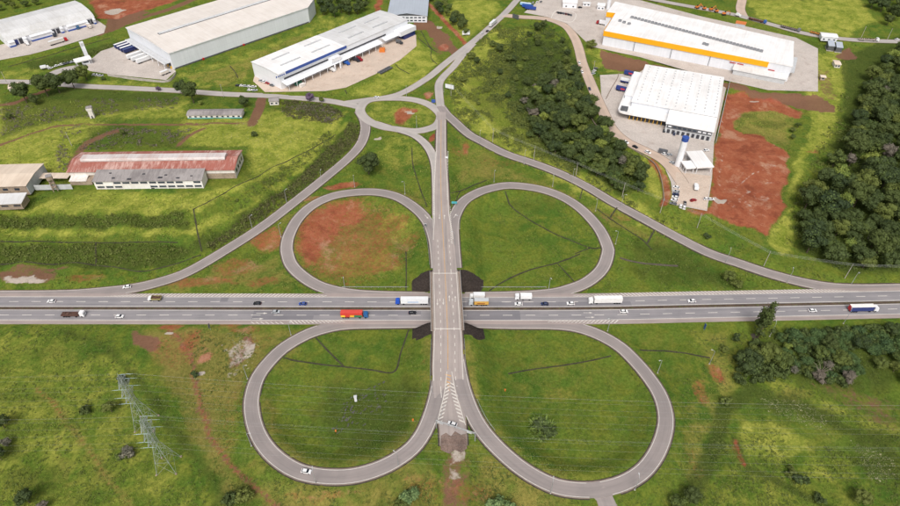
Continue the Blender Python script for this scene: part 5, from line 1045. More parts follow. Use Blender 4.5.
truck(601, 24.5, zE, .0, 9.5, (150,36,44), (222,222,226), 'white lorry with dark red cab backing to the yellow warehouse', 'artic', 'big', 'trucks at the warehouses', loc=None).rotation_euler = (0,0,math.pi - .45)
for k, (x, y, c) in enumerate(((558,13.2,'black'),(560.5,13.5,'black'),(563,13.9,'grey'),(565.5,14.4,'maroon'),(568,14.9,'black'),(570.5,15.5,'grey'))): car(x, y, zE, 1.9, c, ['first','second','third','fourth','fifth','sixth'][k] + ' car from the left in the white-edged car park', 'cars in the white-edged car park', far=True)
for k, (x, y, c) in enumerate(((529,4,'white'),(533,3.2,'silver'),(537,2.6,'white'),(541,2.2,'grey'))): car(x, y, zE, 1.2, c, ['first','second','third','fourth'][k] + ' car from the left along the top edge yard', 'cars along the top edge', far=True)
for k, (x, y, c1) in enumerate(((525.5,6,(150,190,224)),(527.5,8,(40,80,160)),(530.5,9.8,(40,70,150)))): truck(x, y, zE, -.35, 11, (200,210,220), c1, ['upper pale blue','middle blue','lower dark blue'][k] + ' bus parked beside the yard entrance', 'trailer', 'big', 'buses by the yard entrance', h=3.2, roofc=(c1 if k else (210,220,230)), cat='bus', far=True)
car(580, 8, zE, .1, 'black', 'black car in the yard below the white shed', 'cars along the top edge', far=True)
# --- yard of the beige warehouse
ang = heading(118,48,148,60,zB) 
u = heading(174.3,69.6,309,22.6,zB)
for k, (x, y, c, rc, lab) in enumerate(((123,46.6,(60,70,120),(232,232,232),'uppermost white-roofed trailer of the navy group'),(126,48.2,(34,46,104),(226,226,230),'second trailer of the navy group in the truck yard'),(129,50,(34,46,104),(228,230,232),'third trailer of the navy group in the truck yard'),(132,51.4,(30,42,92),(70,84,130),'lowest all navy trailer in the truck yard'),
        (135.5,57.2,(226,228,230),(236,236,236),'uppermost of three all white trailers in the truck yard'),(140,59.3,(226,228,230),(236,236,236),'middle of three all white trailers in the truck yard'),(145,61.5,(226,228,230),(238,238,236),'lowest of three all white trailers in the truck yard'))):
    truck(x, y, zB, u + .05, 14, c, c, lab, 'trailer', 'big', 'trailers in the truck yard', roofc=rc, h=3.9, cat='trailer')
truck(166, 74, zB, u + .1, 9, (224,224,224), (222,214,204), 'pale lorry at the lower corner of the beige warehouse', 'box', 'small', 'trucks at the warehouses', h=3.2)
for k, (x, y, c) in enumerate(((51,68.6,'white'),(57,66.4,'white'),(62,65,'white'),(65.5,64.2,'grey'),(69,63.3,'grey'),(72.5,62.5,'silver'),(76.5,61.7,'white'))): car(x, y, zB, .9, c, ['first','second','third','fourth','fifth','sixth','seventh'][k] + ' car from the left on the gatehouse driveway', 'cars on the gatehouse driveway', far=True)
truck(45.5, 68.8, zB - .2, .5, 6.5, (236,236,236), (236,236,236), 'white van at the start of the gatehouse driveway', 'box', 'small', 'vans in the depot', h=2.8, far=True)
for k, (x, y, c) in enumerate(((95,75.3,'white'),(98,75.7,'white'),(101,76.2,'silver'))): car(x, y, zB - .4, .3, c, ['left','middle','right'][k] + ' of three cars on the verge below the truck yard', 'cars on the verge', far=True)
# --- yard of the far left warehouse
uA = heading(8.7,47.4,96.5,23,zA)
for x, y, L_, cb, bx, lab, a in ((27.5,44.5,7,(230,230,230),(236,236,236),'small white lorry at the left docks of the far left warehouse',uA - 1.57),(53.5,35.5,11,(60,66,76),(232,232,232),'white lorry with dark cab at the middle docks of the far left warehouse',uA - 1.57),(77.5,28.5,8,(60,100,140),(226,230,234),'blue-cabbed white lorry at the right docks of the far left warehouse',uA - 1.57),(88,26.5,15,(224,214,204),(220,206,192),'long beige lorry at the right end of the far left warehouse',uA - 1.57),(59,43.2,15.5,(186,32,40),(214,206,198),'grey articulated lorry with red cab in the far left yard',uA + .02)):
    truck(x, y, zA, a, L_, cb, bx, lab, 'artic' if L_ > 9 else 'box', 'big' if L_ > 7.5 else 'small', 'trucks at the warehouses', h=3.7, far=True)
# --- yard of the blue striped warehouse
uC = heading(281.9,89.6,411.4,31.6,zC)
for x, y, L_, cb, bx, lab, a in ((331.5,70.8,8,(236,236,236),(234,234,234),'white lorry backed under the striped warehouse canopy',uC - 1.5),(347,64.5,6,(40,90,180),(60,110,190),'blue lorry backed under the striped warehouse canopy',uC - 1.5),(356.5,61.2,7,(44,48,60),(60,60,70),'dark lorry backed under the striped warehouse canopy',uC - 1.5),(359.5,60.6,6.5,(150,30,44),(150,40,50),'maroon lorry next to the dark lorry at the canopy',uC - 1.5),(399.5,43.6,7,(60,64,70),(90,92,96),'dark lorry at the right end of the striped warehouse',uC - 1.5)):
    truck(x, y, zC, a, L_, cb, bx, lab, 'box', 'small', 'trucks at the striped warehouse', roofc=bx, h=3.0, far=True)
o = MB().box((0,0,1.4), (6,2.4,2.6)).build('skip_container', M_GREEN); o.location = G(298.5, 84.5, zC) + np.array((0,0,.05)); o.rotation_euler = (0,0,uC); tag(o, 'green skip under the striped warehouse canopy', 'skip')
o = MB().box((0,0,1.2), (4.5,2.3,2.3), 0, 0, (.95,.95)).box((0,0,2.42), (4.6,2.4,.12)).build('site_cabin', M_OLDW); o.location = G(302.5, 86.5, zC) + np.array((0,0,.05)); o.rotation_euler = (0,0,uC); tag(o, 'small white cabin in front of the green skip', 'cabin')
o = MB().box((0,0,1.2), (5,5,2.3)).box((1,0,2.7), (2.5,3,.8)).build('pallet_pile', M_ORNG); o.location = G(382.3, 51.2, zC) + np.array((0,0,.05)); tag(o, 'orange pile of pallets against the striped warehouse', 'pallets')
rk = empty('steel_racks', G(385, 70.5, zC), heading(377,74,392,66,zC)); tag(rk, 'low dark steel racks standing on the dusty yard', 'rack')
for k in range(2):
    for j in range(5): MB().box((-6 + j * 3, -1.2 + k * 2.4, .5), (2.6, 1.6, .9)).build('rack_unit', M_DGREY, rk)
for k, (x, y, c) in enumerate(((261,81.4,'silver'),(264,82.4,'white'),(267.3,83.8,'red'),(272,86,'grey'))): car(x, y, zC, -.6, c, ['first silver','second white','third red','fourth grey'][k] + ' car from the left at the end wall of the striped warehouse', 'cars at the striped warehouse end wall', far=True)
for k, (x, y, c) in enumerate(((238,86,'black'),(242,86.2,'white'),(246,86.6,'silver'),(250,87,'white'),(254,87.3,'white'),(250,90.5,'white'),(255,90.8,'silver'))): car(x, y, None, .2, c, ['first','second','third','fourth','fifth','sixth','seventh'][k] + ' parked car from the left on the verge by the striped warehouse', 'cars on the verge', far=True)
# --- machines and lorries along the top right road
for k, (x, y) in enumerate(((697,8.2),(704,9.3),(711,10.4),(716,12),(724,14.6))):
    o = empty('excavator', G(x, y, 10), [.4, 2.8, .2, 3.0, -.3][k]); tag(o, ['first','second','third','fourth','fifth'][k] + ' yellow digger from the left parked along the top right road', 'excavator', 'yellow diggers on the top right road')
    for s in (-1, 1): MB().box((0, s * 1.2, .5), (4, .6, 1.0), 0, 0, (.85,1)).build('track', M_TYRE, o)
    MB().box((-.4,0,1.7), (3.2,2.6,1.2), 0, 0, (.9,.9)).build('body', M_ORNG, o); MB().box((.5,.6,2.7), (1.4,1.1,1.1), 0, 0, (.8,.8)).build('cab', M_CGLASS, o); MB().tube((1,0,2), (3.6,0,4.4), .3, .25).tube((3.6,0,4.4), (5.4,0,1.8), .25, .2).build('boom', M_ORNG, o); MB().box((5.3,0,1.3), (.9,1.2,.9), 0, 0, (1,.9)).build('bucket', M_DGREY, o)
for x, y, L_, cb, bx, lab, kd in ((757,21.5,17,(60,100,170),(110,70,60),'blue-cabbed lorry with long low trailer on the top right road','flat'),(790,29.5,18,(120,120,124),(130,126,124),'grey low-loader lorry with empty bed on the top right road','flat'),(818,35,15,(230,180,80),(220,150,50),'orange lorry with crane arm on the top right road','flat'),(868,40.8,17,(232,232,232),(214,206,196),'long pale flatbed lorry near the right edge of the top road','flat'),(738,16.5,5,(236,236,236),(236,236,236),'white van at the junction of the top right road','box')):
    truck(x, y, 10, heading(736,15,802,33,10) if x < 830 else heading(830,37.3,900,41.5,10), L_, cb, bx, lab, kd, 'big' if L_ > 7 else 'small', 'vehicles on the top right road', far=True, h=2.8)
car(897, 40, 10, .05, 'white', 'white car at the right end of the top road', 'vehicles on the top right road', far=True)
# ================================================================== LAMPS, POLES, SIGNS
LM_POLE = MB().tube((0,0,0), (0,0,9.6), .16, .09, 8).mesh('pole', M_GALV); LM_ARM = MB().tube((0,0,9.6), (1.2,0,10.3), .07, .06, 6).mesh('arm', M_GALV); LM_HEAD = MB().box((1.5,0,10.35), (.9,.34,.16), 0, 0, (.9,.8)).mesh('lamp_head', M_LGREY); LM_BASE = MB().box((0,0,.15), (.6,.6,.4)).mesh('base', M_BCON)
def lamp(px, py, tx, ty, label, sc=1.0):
    g = T(px, py); h_ = T(tx, ty); o = empty('street_lamp', (g[0], g[1], g[2] - .1), math.atan2(h_[1] - g[1], h_[0] - g[0])); tag(o, label, 'street lamp', 'street lamps along the ramps'); o.scale = (sc,) * 3
    for nm, me in (('base', LM_BASE), ('pole', LM_POLE), ('arm', LM_ARM), ('lamp_head', LM_HEAD)): link(nm, me, o)
UL, UR, LL, LR = 'upper left loop', 'upper right loop', 'lower left loop', 'lower right loop'
for a in ((252.6,229,262,226,'street lamp lowest on the slip road up to the roundabout'),(287,203,300,197,'street lamp halfway up the slip road to the roundabout'),(322,184,326,177,'street lamp highest on the slip road to the roundabout'),(281,237,289,235,'street lamp at the far left of the '+UL),(354.7,187,356,192,'street lamp at the top of the '+UL),(405,194,399,197,'street lamp at the upper right of the '+UL),(345,289,346,293,'street lamp at the bottom of the '+UL+' near the motorway'),
          (291,335,300,338,'street lamp at the top of the '+LL),(247.5,379,256,379,'street lamp at the left of the '+LL),(251.5,446,266,448,'street lamp at the lower left of the '+LL),(316,483.5,316,475,'street lamp at the bottom of the '+LL),(398.4,466,392,462,'street lamp at the lower right of the '+LL),
          (494,182,496,187,'street lamp at the top left of the '+UR),(552.5,186.5,550,192,'street lamp at the top right of the '+UR),(595.5,211,590,216,'street lamp at the right shoulder of the '+UR),(615.5,244,607,245,'street lamp at the far right of the '+UR),(548.5,290,550,294,'street lamp at the bottom of the '+UR+' near the motorway'),(459.5,229,455,229,'street lamp inside the start of the '+UR),
          (607.5,331,600,335,'street lamp at the top of the '+LR),(657.5,373,648,377,'street lamp at the right shoulder of the '+LR),(634.7,490,632,480,'street lamp at the lower right of the '+LR),(550.5,493.5,551,485,'street lamp at the bottom of the '+LR),
          (479.6,144,481,141,'street lamp highest on the long slip road below the wood'),(524,164,526,160,'second street lamp down the long slip road below the wood'),(572,183,574,179,'third street lamp down the long slip road below the wood'),(621,207,624,208,'fourth street lamp down the long slip road below the wood'),(725.5,263,726,258,'street lamp low on the long slip road near the motorway'),(786.8,283,786,278,'street lamp where the long slip road nears the motorway'),
          (709.4,364,700,362,'street lamp standing in rough grass right of the lower loop'),(769.5,336.4,769,322,'street lamp on the verge right of the tall roadside tree'),(843.3,323.6,843,316,'street lamp on the verge below the red and blue lorry'),(851,284.5,851,289,'street lamp at the end of the long slip road'),
          (406.6,97,407,100,'street lamp on the far side of the roundabout'),(416.7,127.5,417,131,'street lamp inside the roundabout'),(443.7,92,440,92,'street lamp beside the blue road sign'),(454.5,245,450,245,'street lamp on the overpass side of the '+UR)):
    lamp(*a)
# concrete utility poles carrying a line above the long slip road
PP = MB().tube((0,0,0), (0,0,11), .2, .12, 8).mesh('pole', M_BCON); PX = MB().box((0,0,10.4), (2.4,.14,.16)).mesh('crossarm', M_DGREY); PI = MB().tube((0,0,10.5), (0,0,10.75), .06, n=6).mesh('insulator', M_LGREY)
UPX = [(451,96),(492.7,142),(533.7,160),(575.6,176.5),(622,197),(660,213),(697,228),(763.7,266),(844.6,278.5),(905,280)]
ULAB = ['beside the white banner','first below the shrubby hill','second below the shrubby hill','beside the lower end of the wood','third below the wood','below the sandy road bend','below the red earth plot','at the edge of the right hand wood','near the right edge','off the right edge']
tops = []
for k, p in enumerate(UPX):
    g = T(*p); o = empty('utility_pole', (g[0], g[1], g[2] - .1), .9); tag(o, 'concrete utility pole ' + ULAB[k], 'utility pole', 'utility poles along the long slip road'); link('pole', PP, o); link('crossarm', PX, o)
    for x in (-1.0, 0, 1.0): link('insulator', PI, o).location = (x, 0, 0)
    tops.append(g)
def cable(name, a, b, sag, r, mat, n=14):
    P = [np.array(a) * (1 - t) + np.array(b) * t - np.array((0, 0, 4 * sag * t * (1 - t))) for t in np.linspace(0, 1, n)]; m = MB()
    for i in range(n - 1): m.tube(P[i], P[i + 1], r, n=3, cap=False)
    return m
M_WIRE = surf('wire_metal', lin(176,178,176), .5, .05, 1, 3, .05)
for j, x in enumerate((-1.0, 0, 1.0)):
    m = MB()
    for k in range(len(tops) - 1):
        off = np.array((x * math.cos(.9), x * math.sin(.9), 10.75 - .1)); c = cable('', tops[k] + off, tops[k + 1] + off, .5, .03, M_WIRE); m.add(c.v, c.f)
    o = m.build('power_cable', M_WIRE); tag(o, ['left','middle','right'][j] + ' of three thin cables on the utility poles above the long slip road', 'cable', 'cables on the utility poles')
for px, py, lab in ((7.5,84,'utility pole at the left end of the local road'),(223.6,97,'utility pole on the local road above the bungalow'),(72,146,'utility pole leaning over the meadow behind the factory'),(593,73,'pale pole at the top corner of the depot lot'),(861,38,'pole by the right hand wood along the top road'),(887,40,'pole near the right end of the top road')):
    g = T(px, py); o = empty('utility_pole', (g[0], g[1], g[2] - .1), .2); tag(o, lab, 'utility pole', 'single utility poles'); link('pole', PP, o); link('crossarm', PX, o)
# signs
def board(name, px, py, tx, ty, w, h, lift, mat, label, cat, posts=2, back=None):
    g = T(px, py); f = T(tx, ty); a = math.atan2(f[1] - g[1], f[0] - g[0]) + math.pi / 2; o = empty(name, (g[0], g[1], g[2] - .1), a); tag(o, label, cat)
    MB().box((0,0,lift + h / 2), (w, .18, h)).build('panel', mat, o); MB().box((0,.12,lift + h / 2), (w * .96, .06, h * .9)).build('back_frame', M_DGREY, o)
    for k in range(posts):
        x = 0 if posts == 1 else (-w / 2 + .5 + k * (w - 1) / (posts - 1)); MB().tube((x,.12,0), (x,.12,lift + h * .8), .1, n=6).build('post', M_GALV, o)
    return o
board('banner_board', 449.5, 90, 440, 100, 7.5, 3.4, 1.5, M_WHITE, 'white banner board on the bank above the roundabout', 'billboard', 3)
board('road_sign', 433.5, 103.5, 433, 115, 3.0, 2.6, 1.0, M_BLUE, 'blue road sign on the green triangle above the roundabout', 'road sign')
board('direction_sign', 454.3, 206, 452, 225, 3.4, 1.6, 2.0, M_TEAL, 'green-blue direction sign between overpass and upper right loop', 'road sign')
board('billboard', 466, 36, 470, 60, 7, 3.6, 1.5, M_WHITE, 'white billboard beside the orange dirt track', 'billboard', 3); board('entrance_sign', 515.5, 19, 505, 24, 8, 4, .6, M_DGREY, 'dark grey entrance sign at the sandy road junction', 'sign', 2)
board('road_sign', 210.5, 330, 180, 330, 1.8, 2.4, 2.0, M_DGREY, 'dark road sign on the verge left of the lower left loop', 'road sign', 1); board('road_sign', 703.5, 330, 690, 330, 1.6, 3.4, 1.2, M_BLUE, 'narrow blue sign on the verge right of the lower right loop', 'road sign', 1)
board('small_sign', 446.5, 159.5, 444, 175, 1.8, 1.4, 1.2, M_WHITE, 'small white sign beside the overpass approach', 'road sign', 1)
board('warning_sign', 425.5, 228, 430, 215, 1.4, 1.8, 1.6, M_WHITE, 'small white sign inside the upper left loop', 'road sign', 1)
# sign gantry over the stub
g0, g1 = T(436.3, 428), T(475, 441); o = empty('sign_gantry', (g0[0], g0[1], g0[2] - .2), math.atan2(g1[1] - g0[1], g1[0] - g0[0])); tag(o, 'grey cantilever sign gantry across the paved stub', 'gantry'); Lg = float(np.hypot(*(g1 - g0)[:2]))
MB().tube((Lg,0,0), (Lg,0,6.4), .24, .2, 8).build('post', M_GALV, o); MB().tube((0,0,0), (0,0,6.2), .2, .16, 8).build('post', M_GALV, o); MB().tube((0,0,6.1), (Lg,0,6.2), .2, n=8).tube((0,0,5.2), (Lg,0,5.3), .1, n=8).build('beam', M_GALV, o)
for x in (Lg * .12, Lg * .85): MB().box((x,-.3,5.7), (2.2,.1,1.6)).build('sign_panel', M_LGREY, o)
# guard rails
def guard_rail(S, off, label):
    t, n = normals2(S); P = np.column_stack([S[:, :2] + n * np.broadcast_to(off, len(S))[:, None], S[:, 2]]); o = empty('guard_rail', tuple(P[0])); tag(o, label, 'guard rail', 'guard rails'); L0 = P[0]
    m = MB()
    for i in range(len(P) - 1): m.extrude([(-.05,.5),(.05,.5),(.05,.85),(-.05,.85)], P[i] - L0, P[i + 1] - L0)
    m.build('rail', M_GALV, o); pm = MB().box((0,0,.35), (.14,.14,.9)).mesh('post', M_GALV)
    for i in range(0, len(P)): link('post', pm, o).location = tuple(P[i] - L0)
guard_rail(px_y(NSS, 336, 392), px_y(NSS, 336, 392)[:, 3] / 2 + 1.0, 'guard rail on the left of the overpass above the lower left loop'); guard_rail(px_y(NSS, 336, 378), -px_y(NSS, 336, 378)[:, 3] / 2 - 1.0, 'guard rail on the right of the overpass above the lower right loop')
guard_rail(px_y(NWLOOP[NWLOOP[:, 2] > 6], 226, 268), -4.3, 'guard rail on the inside end of the upper left loop'); guard_rail(px_y(NELOOP[NELOOP[:, 2] > 6], 222, 266), 4.3, 'guard rail on the inside end of the upper right loop')
guard_rail(px_y(SELOOP[SELOOP[:, 0] < 60], 400, 438), -4.4, 'guard rail on the paved-stub side of the lower right loop'); guard_rail(px_y(SWLOOP[SWLOOP[:, 0] > -40], 400, 420), -4.4, 'guard rail inside the end of the lower left loop')
kb = MED[(MED[:, 0] > G(255, 294)[0]) & (MED[:, 0] < G(430, 294)[0])]; kb = MED[(MED[:, 0] > G(335, 294)[0]) & (MED[:, 0] < G(428, 294)[0])]; guard_rail(kb, 15.6, 'guard rail between the upper left loop and the motorway'); kb = MED[(MED[:, 0] > G(478, 294)[0]) & (MED[:, 0] < G(548, 294)[0])]; guard_rail(kb, 15.6, 'guard rail between the upper right loop and the motorway')
# depot fence line and retaining wall
w0, w1 = G(715.5, 143, zF), G(730, 80, zF); o = MB().extrude([(-.1,0),(.1,0),(.1,2.4),(-.1,2.4)], w0, w1).build('boundary_wall', M_LGREY); tag(o, 'pale boundary wall between white depot and red earth', 'wall')
rw = spline([G(x, y, zB)[:2] for x, y in ((108,75.5),(125,78),(150,81),(166,82),(173,78),(176,73))], 2.5); o = empty('retaining_wall', (rw[0, 0], rw[0, 1], 0)); tag(o, 'grey panelled retaining wall below the truck yard', 'wall')
for i in range(len(rw) - 1):
    p0, p1 = rw[i] - rw[0], rw[i + 1] - rw[0]; dv = (p1 - p0) * .02; MB().extrude([(-.2,7.2),(.2,7.2),(.2,zB + 1.4),(-.2,zB + 1.4)], (*(p0 + dv), 0), (*(p1 - dv), 0)).build('wall_panel', M_BCON, o)
# white kerb of the depot lot
for pts, lab in (([(590,104),(598,119),(606,128),(630,143),(655,158),(664,168),(669,182),(672,202)], 'pale kerb wall along the outside of the sandy road'),([(606,99),(611,89),(617,79),(619,73)], 'white kerb across the depot lot')):
    S = spline([(*G(x, y, zF)[:2], zF) for x, y in pts], 3.0); o = ribbon('kerb_wall', S, -.25 + (-4.6 if len(pts) > 5 else 0), .25 + (-4.6 if len(pts) > 5 else 0), .5, M_KERB, .6); tag(o, lab, 'kerb')
# ================================================================== DITCHES
def ditch(pts, w=1.1, mat=None, dz=.22, name='drainage_ditch'):
    P = [T(*p) for p in pts]; S = spline([(p[0], p[1]) for p in P], 1.5); Z = np.array([hz(x, y) for x, y in S[:, :2]]); k = np.ones(5) / 5; Zs = np.convolve(np.pad(Z, 2, 'edge'), k, 'valid'); S = np.column_stack([S, np.maximum(Z, Zs)])
    wv = w * (.55 + .9 * fbm(S[:, 0] / 5, S[:, 1] / 5, 71, 3)); o = ribbon(name, S, -wv / 2, wv / 2, dz, mat or M_DITCH, .5); tag(o, kind='structure'); return o
for pts, w in (([(316,338),(330,353),(344,367)],1.3),([(282,357.5),(310,363),(344,367),(370,370),(394,372),(401,352),(409,330)],1.2),([(505,191),(508,200),(511,206),(525,217),(540,226),(555,234),(570,240),(590,248),(601,248)],1.1),([(590,248),(575,254)],1.0),([(489,291),(505,281),(530,270),(560,262),(580,254)],1.3),([(557,263),(566,273),(575,283)],1.0),
      ([(451.5,193.5),(459,191.5),(472,186),(487,180)],1.1),([(460,192),(456,201),(452.5,211)],1.0),([(582.5,189),(580,199)],1.6),([(617,208),(610,218)],1.6),([(654,230.5),(647,244)],1.6),([(597,209),(615,222),(640,238),(652,250)],1.0),([(412,148),(413,165),(420,188),(427,207)],1.0),([(406,252),(406.3,272),(406,291)],1.1),([(611,356),(590,361),(560,366),(530,370),(508,374)],1.1),
      ([(640,350),(674,352),(710,358)],1.2),([(96,243),(96,254),(96,265)],1.4),([(0,264.5),(50,264.5),(96,265.5),(138,271.5),(160,268),(176,264),(201,255)],1.0),([(0,241.5),(50,242),(96,242.6),(178,242.6)],1.0),([(193.5,209),(197,230),(202,252)],1.3),([(194,209),(210,201),(225,193),(250,180),(275,166),(295,157),(308,151),(322,143),(335.5,134.5)],.8),
      ([(421,31),(426,40),(431,48),(437,52)],1.0),([(418,38),(428,46),(432,50)],.9),([(432,48),(431,58),(437,64)],.9),([(395,64),(402,70),(410,74)],.9),([(8,67),(40,58),(80,46),(110,38)],1.4),([(345,90),(347,94)],1.2),([(230,66),(235,72),(238,78)],1.3)):
    ditch(pts, w * .6)
M_WATER = surf('brown_stream_water', lin(96,88,78), .12, .15, .2, 1.5, .1)
ditch([(752,334),(757,342),(764,350),(772,352)], 2.2, M_WATER, .25, 'stream'); ditch([(850,343),(870,346),(905,346)], 2.0, M_WATER, .25, 'stream'); ditch([(620,258),(635,262),(655,264.5),(678,266)], 1.2, M_WATER, .22, 'stream')
# ================================================================== PYLONS
M_LAT = surf('lattice_steel', lin(168,176,172), .5, .08, 1, 3, .06, False, .2)
PYH = 35.0
def pylon(px, py, label):
    g = T(px, py); o = empty('transmission_pylon', (g[0], g[1], g[2] - .3), R(4)); tag(o, label, 'pylon', 'lattice pylons in the field')
    def hw(z): return 4.0 + (1.0 - 4.0) * z / 18.0 if z < 18 else 1.0 - .35 * (z - 18) / (PYH - 18)
    lv = [0, 7.5, 13.2, 18.0, 20.6, 23.2, 25.8, 28.4, 31, 33.0, PYH]
    for sx in (-1, 1):
        for sy in (-1, 1):
            m = MB()
            for a, b_ in zip(lv, lv[1:]): m.tube((sx*hw(a), sy*hw(a), a), (sx*hw(b_), sy*hw(b_), b_), .1, n=4)
            m.build('leg', M_LAT, o); MB().box((sx*4.0, sy*4.0, .3), (.7,.7,.8)).build('footing', M_BRICK, o)
    m = MB()
    for a, b_ in zip(lv, lv[1:]):
        A, B_ = hw(a), hw(b_)
        for (p, q), (r_, s_) in ((((-1,-1),(1,-1)),((1,-1),(-1,-1))), (((1,-1),(1,1)),((1,1),(1,-1))), (((1,1),(-1,1)),((-1,1),(1,1))), (((-1,1),(-1,-1)),((-1,-1),(-1,1)))):
            m.tube((p[0]*A, p[1]*A, a), (q[0]*B_, q[1]*B_, b_), .045, n=3, cap=False); m.tube((r_[0]*A, r_[1]*A, a), (s_[0]*B_, s_[1]*B_, b_), .045, n=3, cap=False); m.tube((p[0]*B_, p[1]*B_, b_), (q[0]*B_, q[1]*B_, b_), .045, n=3, cap=False)
    m.build('bracing', M_LAT, o)
    att = []
    for z, l in ((22.5,4.6),(27,5.0),(31.2,4.0)):
        for s in (-1, 1):
            w = hw(z); m = MB(); tip = (0, s * l, z + .2)
            for x in (-w, w):
                m.tube((x, s*w, z), tip, .09, n=4).tube((x, s*w, z + 1.6), tip, .07, n=4); mid = ((x)/2, s*(w + l)/2, z + .1); m.tube((x, s*w, z + 1.6), mid, .05, n=3)
            a = m.build('crossarm', M_LAT, o)
            for d in (-1, 1):
                im = MB()
                for k in range(6): im.tube((d*(.3 + k*.3), s*l, z + .12 - k*.02), (d*(.42 + k*.3), s*l, z + .11 - k*.02), .13, n=8)
                im.tube((0, s*l, z + .15), (d*3.0, s*l, z - .05), .04, n=4); im.build('insulator', surf('insulator_glass', lin(190,214,220), .25, .05, 1, 3, .05, False), a)
            att.append((s * l, z))
    MB().tube((0,0,PYH), (0,0,PYH + 2.2), .12, .05, 6).build('earth_peak', M_LAT, o)
    return g, att
gA, att = pylon(169, 466, 'nearer of two lattice pylons in the lower left field'); gB, _ = pylon(147, 424, 'farther of two lattice pylons in the lower left field')
cr, sr = math.cos(R(4)), math.sin(R(4))
for g, wl_ in ((gA, 'nearer'), (gB, 'farther')):
    for k, (yl, z) in enumerate(att + [(0, PYH + 2)]):
        for d, dist, nm in ((-1, 260, 'left'), (1, 560, 'right')):
            p = np.array((g[0] - yl * sr + d * 3 * cr, g[1] + yl * cr + d * 3 * sr, g[2] - .3 + z - .05)); q = p + np.array((d * dist * math.cos(R(-1)), d * dist * math.sin(R(-1)) * 1, 2.0))
            c = cable('', p, q, 6.0 if d < 0 else 16.0, .011, M_WIRE, 30); o = c.build('conductor', M_WIRE)
            tag(o, 'thin overhead conductor running ' + nm + ' from the ' + wl_ + ' pylon, ' + ['lowest far','lowest near','middle far','middle near','upper far','upper near','topmost'][k if k > 5 else (k ^ 1)] + ' wire', 'power line', 'conductors on the pylons')

# a small pump hut and puddles in the wet hollow of the lower left loop
g = T(356, 401); o = empty('pump_hut', tuple(g), .1); tag(o, 'tiny white hut with a red-brown side inside the lower left loop', 'hut'); MB().box((0,0,1.7), (1.1,1.0,3.4)).build('wall', M_WHITE, o); MB().box((0,0,3.5), (1.5,1.4,.2)).build('roof', M_LGREY, o); MB().box((-.58,0,1.2), (.1,.8,2.0)).build('door', M_RUST, o)
M_PUD = surf('puddle_water', lin(92,92,84), .06, .1, .3, 1.5, .05); m = MB(); r_ = np.random.default_rng(5)
for k in range(75):
    t = r_.uniform(0, 1); px, py = 340 + r_.normal() * 9 + t * 40, 425 - t * 34 + r_.normal() * 9
    g = T(px, py); ra, rb = r_.uniform(.3, 1.1), r_.uniform(.15, .45); a0 = .9 + r_.normal() * .3
    m.add([(g[0] + math.cos(a) * ra * math.cos(a0) - math.sin(a) * rb * math.sin(a0), g[1] + math.cos(a) * ra * math.sin(a0) + math.sin(a) * rb * math.cos(a0), g[2] + .2) for a in np.linspace(0, 6.283, 9)[:-1]], [tuple(range(8))])
tag(m.build('puddles', M_PUD), 'small shining puddles in the wet grass of the lower left loop', 'puddles', kind='stuff')
for px, py, lab in ((336,432,'yellowish marker post at the wet hollow'),(413,421,'yellowish marker post near the overpass side of the lower left loop'),(505,391,'orange marker post in the lower right loop')):
    o = MB().box((0,0,.5), (.5,.5,1.0)).box((0,0,1.1), (.7,.7,.25)).build('marker_post', M_ORNG); o.location = tuple(T(px, py)); tag(o, lab, 'marker post', 'marker posts')
# ================================================================== VEGETATION
def leaf_material(name, c0, c1, c2):
    m, nt, b = new_mat(name); at = nt.nodes.new('ShaderNodeAttribute'); at.attribute_name = 'tint'; oi = nt.nodes.new('ShaderNodeObjectInfo'); P = wpos(nt); n = noise_node(nt, .35, 3, .6, P)
    f = mth(nt, 'ADD', mth(nt, 'MULTIPLY', at.outputs['Fac'], .55), mth(nt, 'MULTIPLY', n.outputs[0], .45))
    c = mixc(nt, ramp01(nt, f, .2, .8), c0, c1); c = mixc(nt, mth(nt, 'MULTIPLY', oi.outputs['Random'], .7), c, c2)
    nt.links.new(c, b.inputs['Base Color']); b.inputs['Roughness'].default_value = .75; b.inputs['Specular IOR Level'].default_value = .25; return m
L_DARK = leaf_material('dark_leaves', lin(40,54,32), lin(84,100,52), lin(82,92,44)); L_MID = leaf_material('mid_leaves', lin(54,70,34), lin(106,120,58), lin(106,112,52)); L_LIGHT = leaf_material('light_leaves', lin(86,104,46), lin(140,152,72), lin(120,128,56)); L_GREY = leaf_material('grey_leaves', lin(84,84,72), lin(130,126,108), lin(110,100,90))
L_BLUE = leaf_material('bluish_leaves', lin(72,94,58), lin(126,146,92), lin(100,120,72)); L_HEDGE = leaf_material('hedge_leaves', lin(46,66,38), lin(92,114,66), lin(76,96,50)); L_BRUSH = leaf_material('brush_leaves', lin(58,60,38), lin(104,104,64), lin(84,82,50)); L_PURP = leaf_material('purple_blossom', lin(82,66,92), lin(130,104,136), lin(100,90,96))
BARK = surf('bark', lin(96,84,70), .95, .2, .8, 4, .2, False)
ICO = None
def ico():
    global ICO
    if ICO is None:
        t = (1 + 5 ** .5) / 2; v = np.array([(-1,t,0),(1,t,0),(-1,-t,0),(1,-t,0),(0,-1,t),(0,1,t),(0,-1,-t),(0,1,-t),(t,0,-1),(t,0,1),(-t,0,-1),(-t,0,1)], float); v /= np.linalg.norm(v[0])
        f = np.array([(0,11,5),(0,5,1),(0,1,7),(0,7,10),(0,10,11),(1,5,9),(5,11,4),(11,10,2),(10,7,6),(7,1,8),(3,9,4),(3,4,2),(3,2,6),(3,6,8),(3,8,9),(4,9,5),(2,4,11),(6,2,10),(8,6,7),(9,8,1)])
        ICO = (v, f)
    return ICO
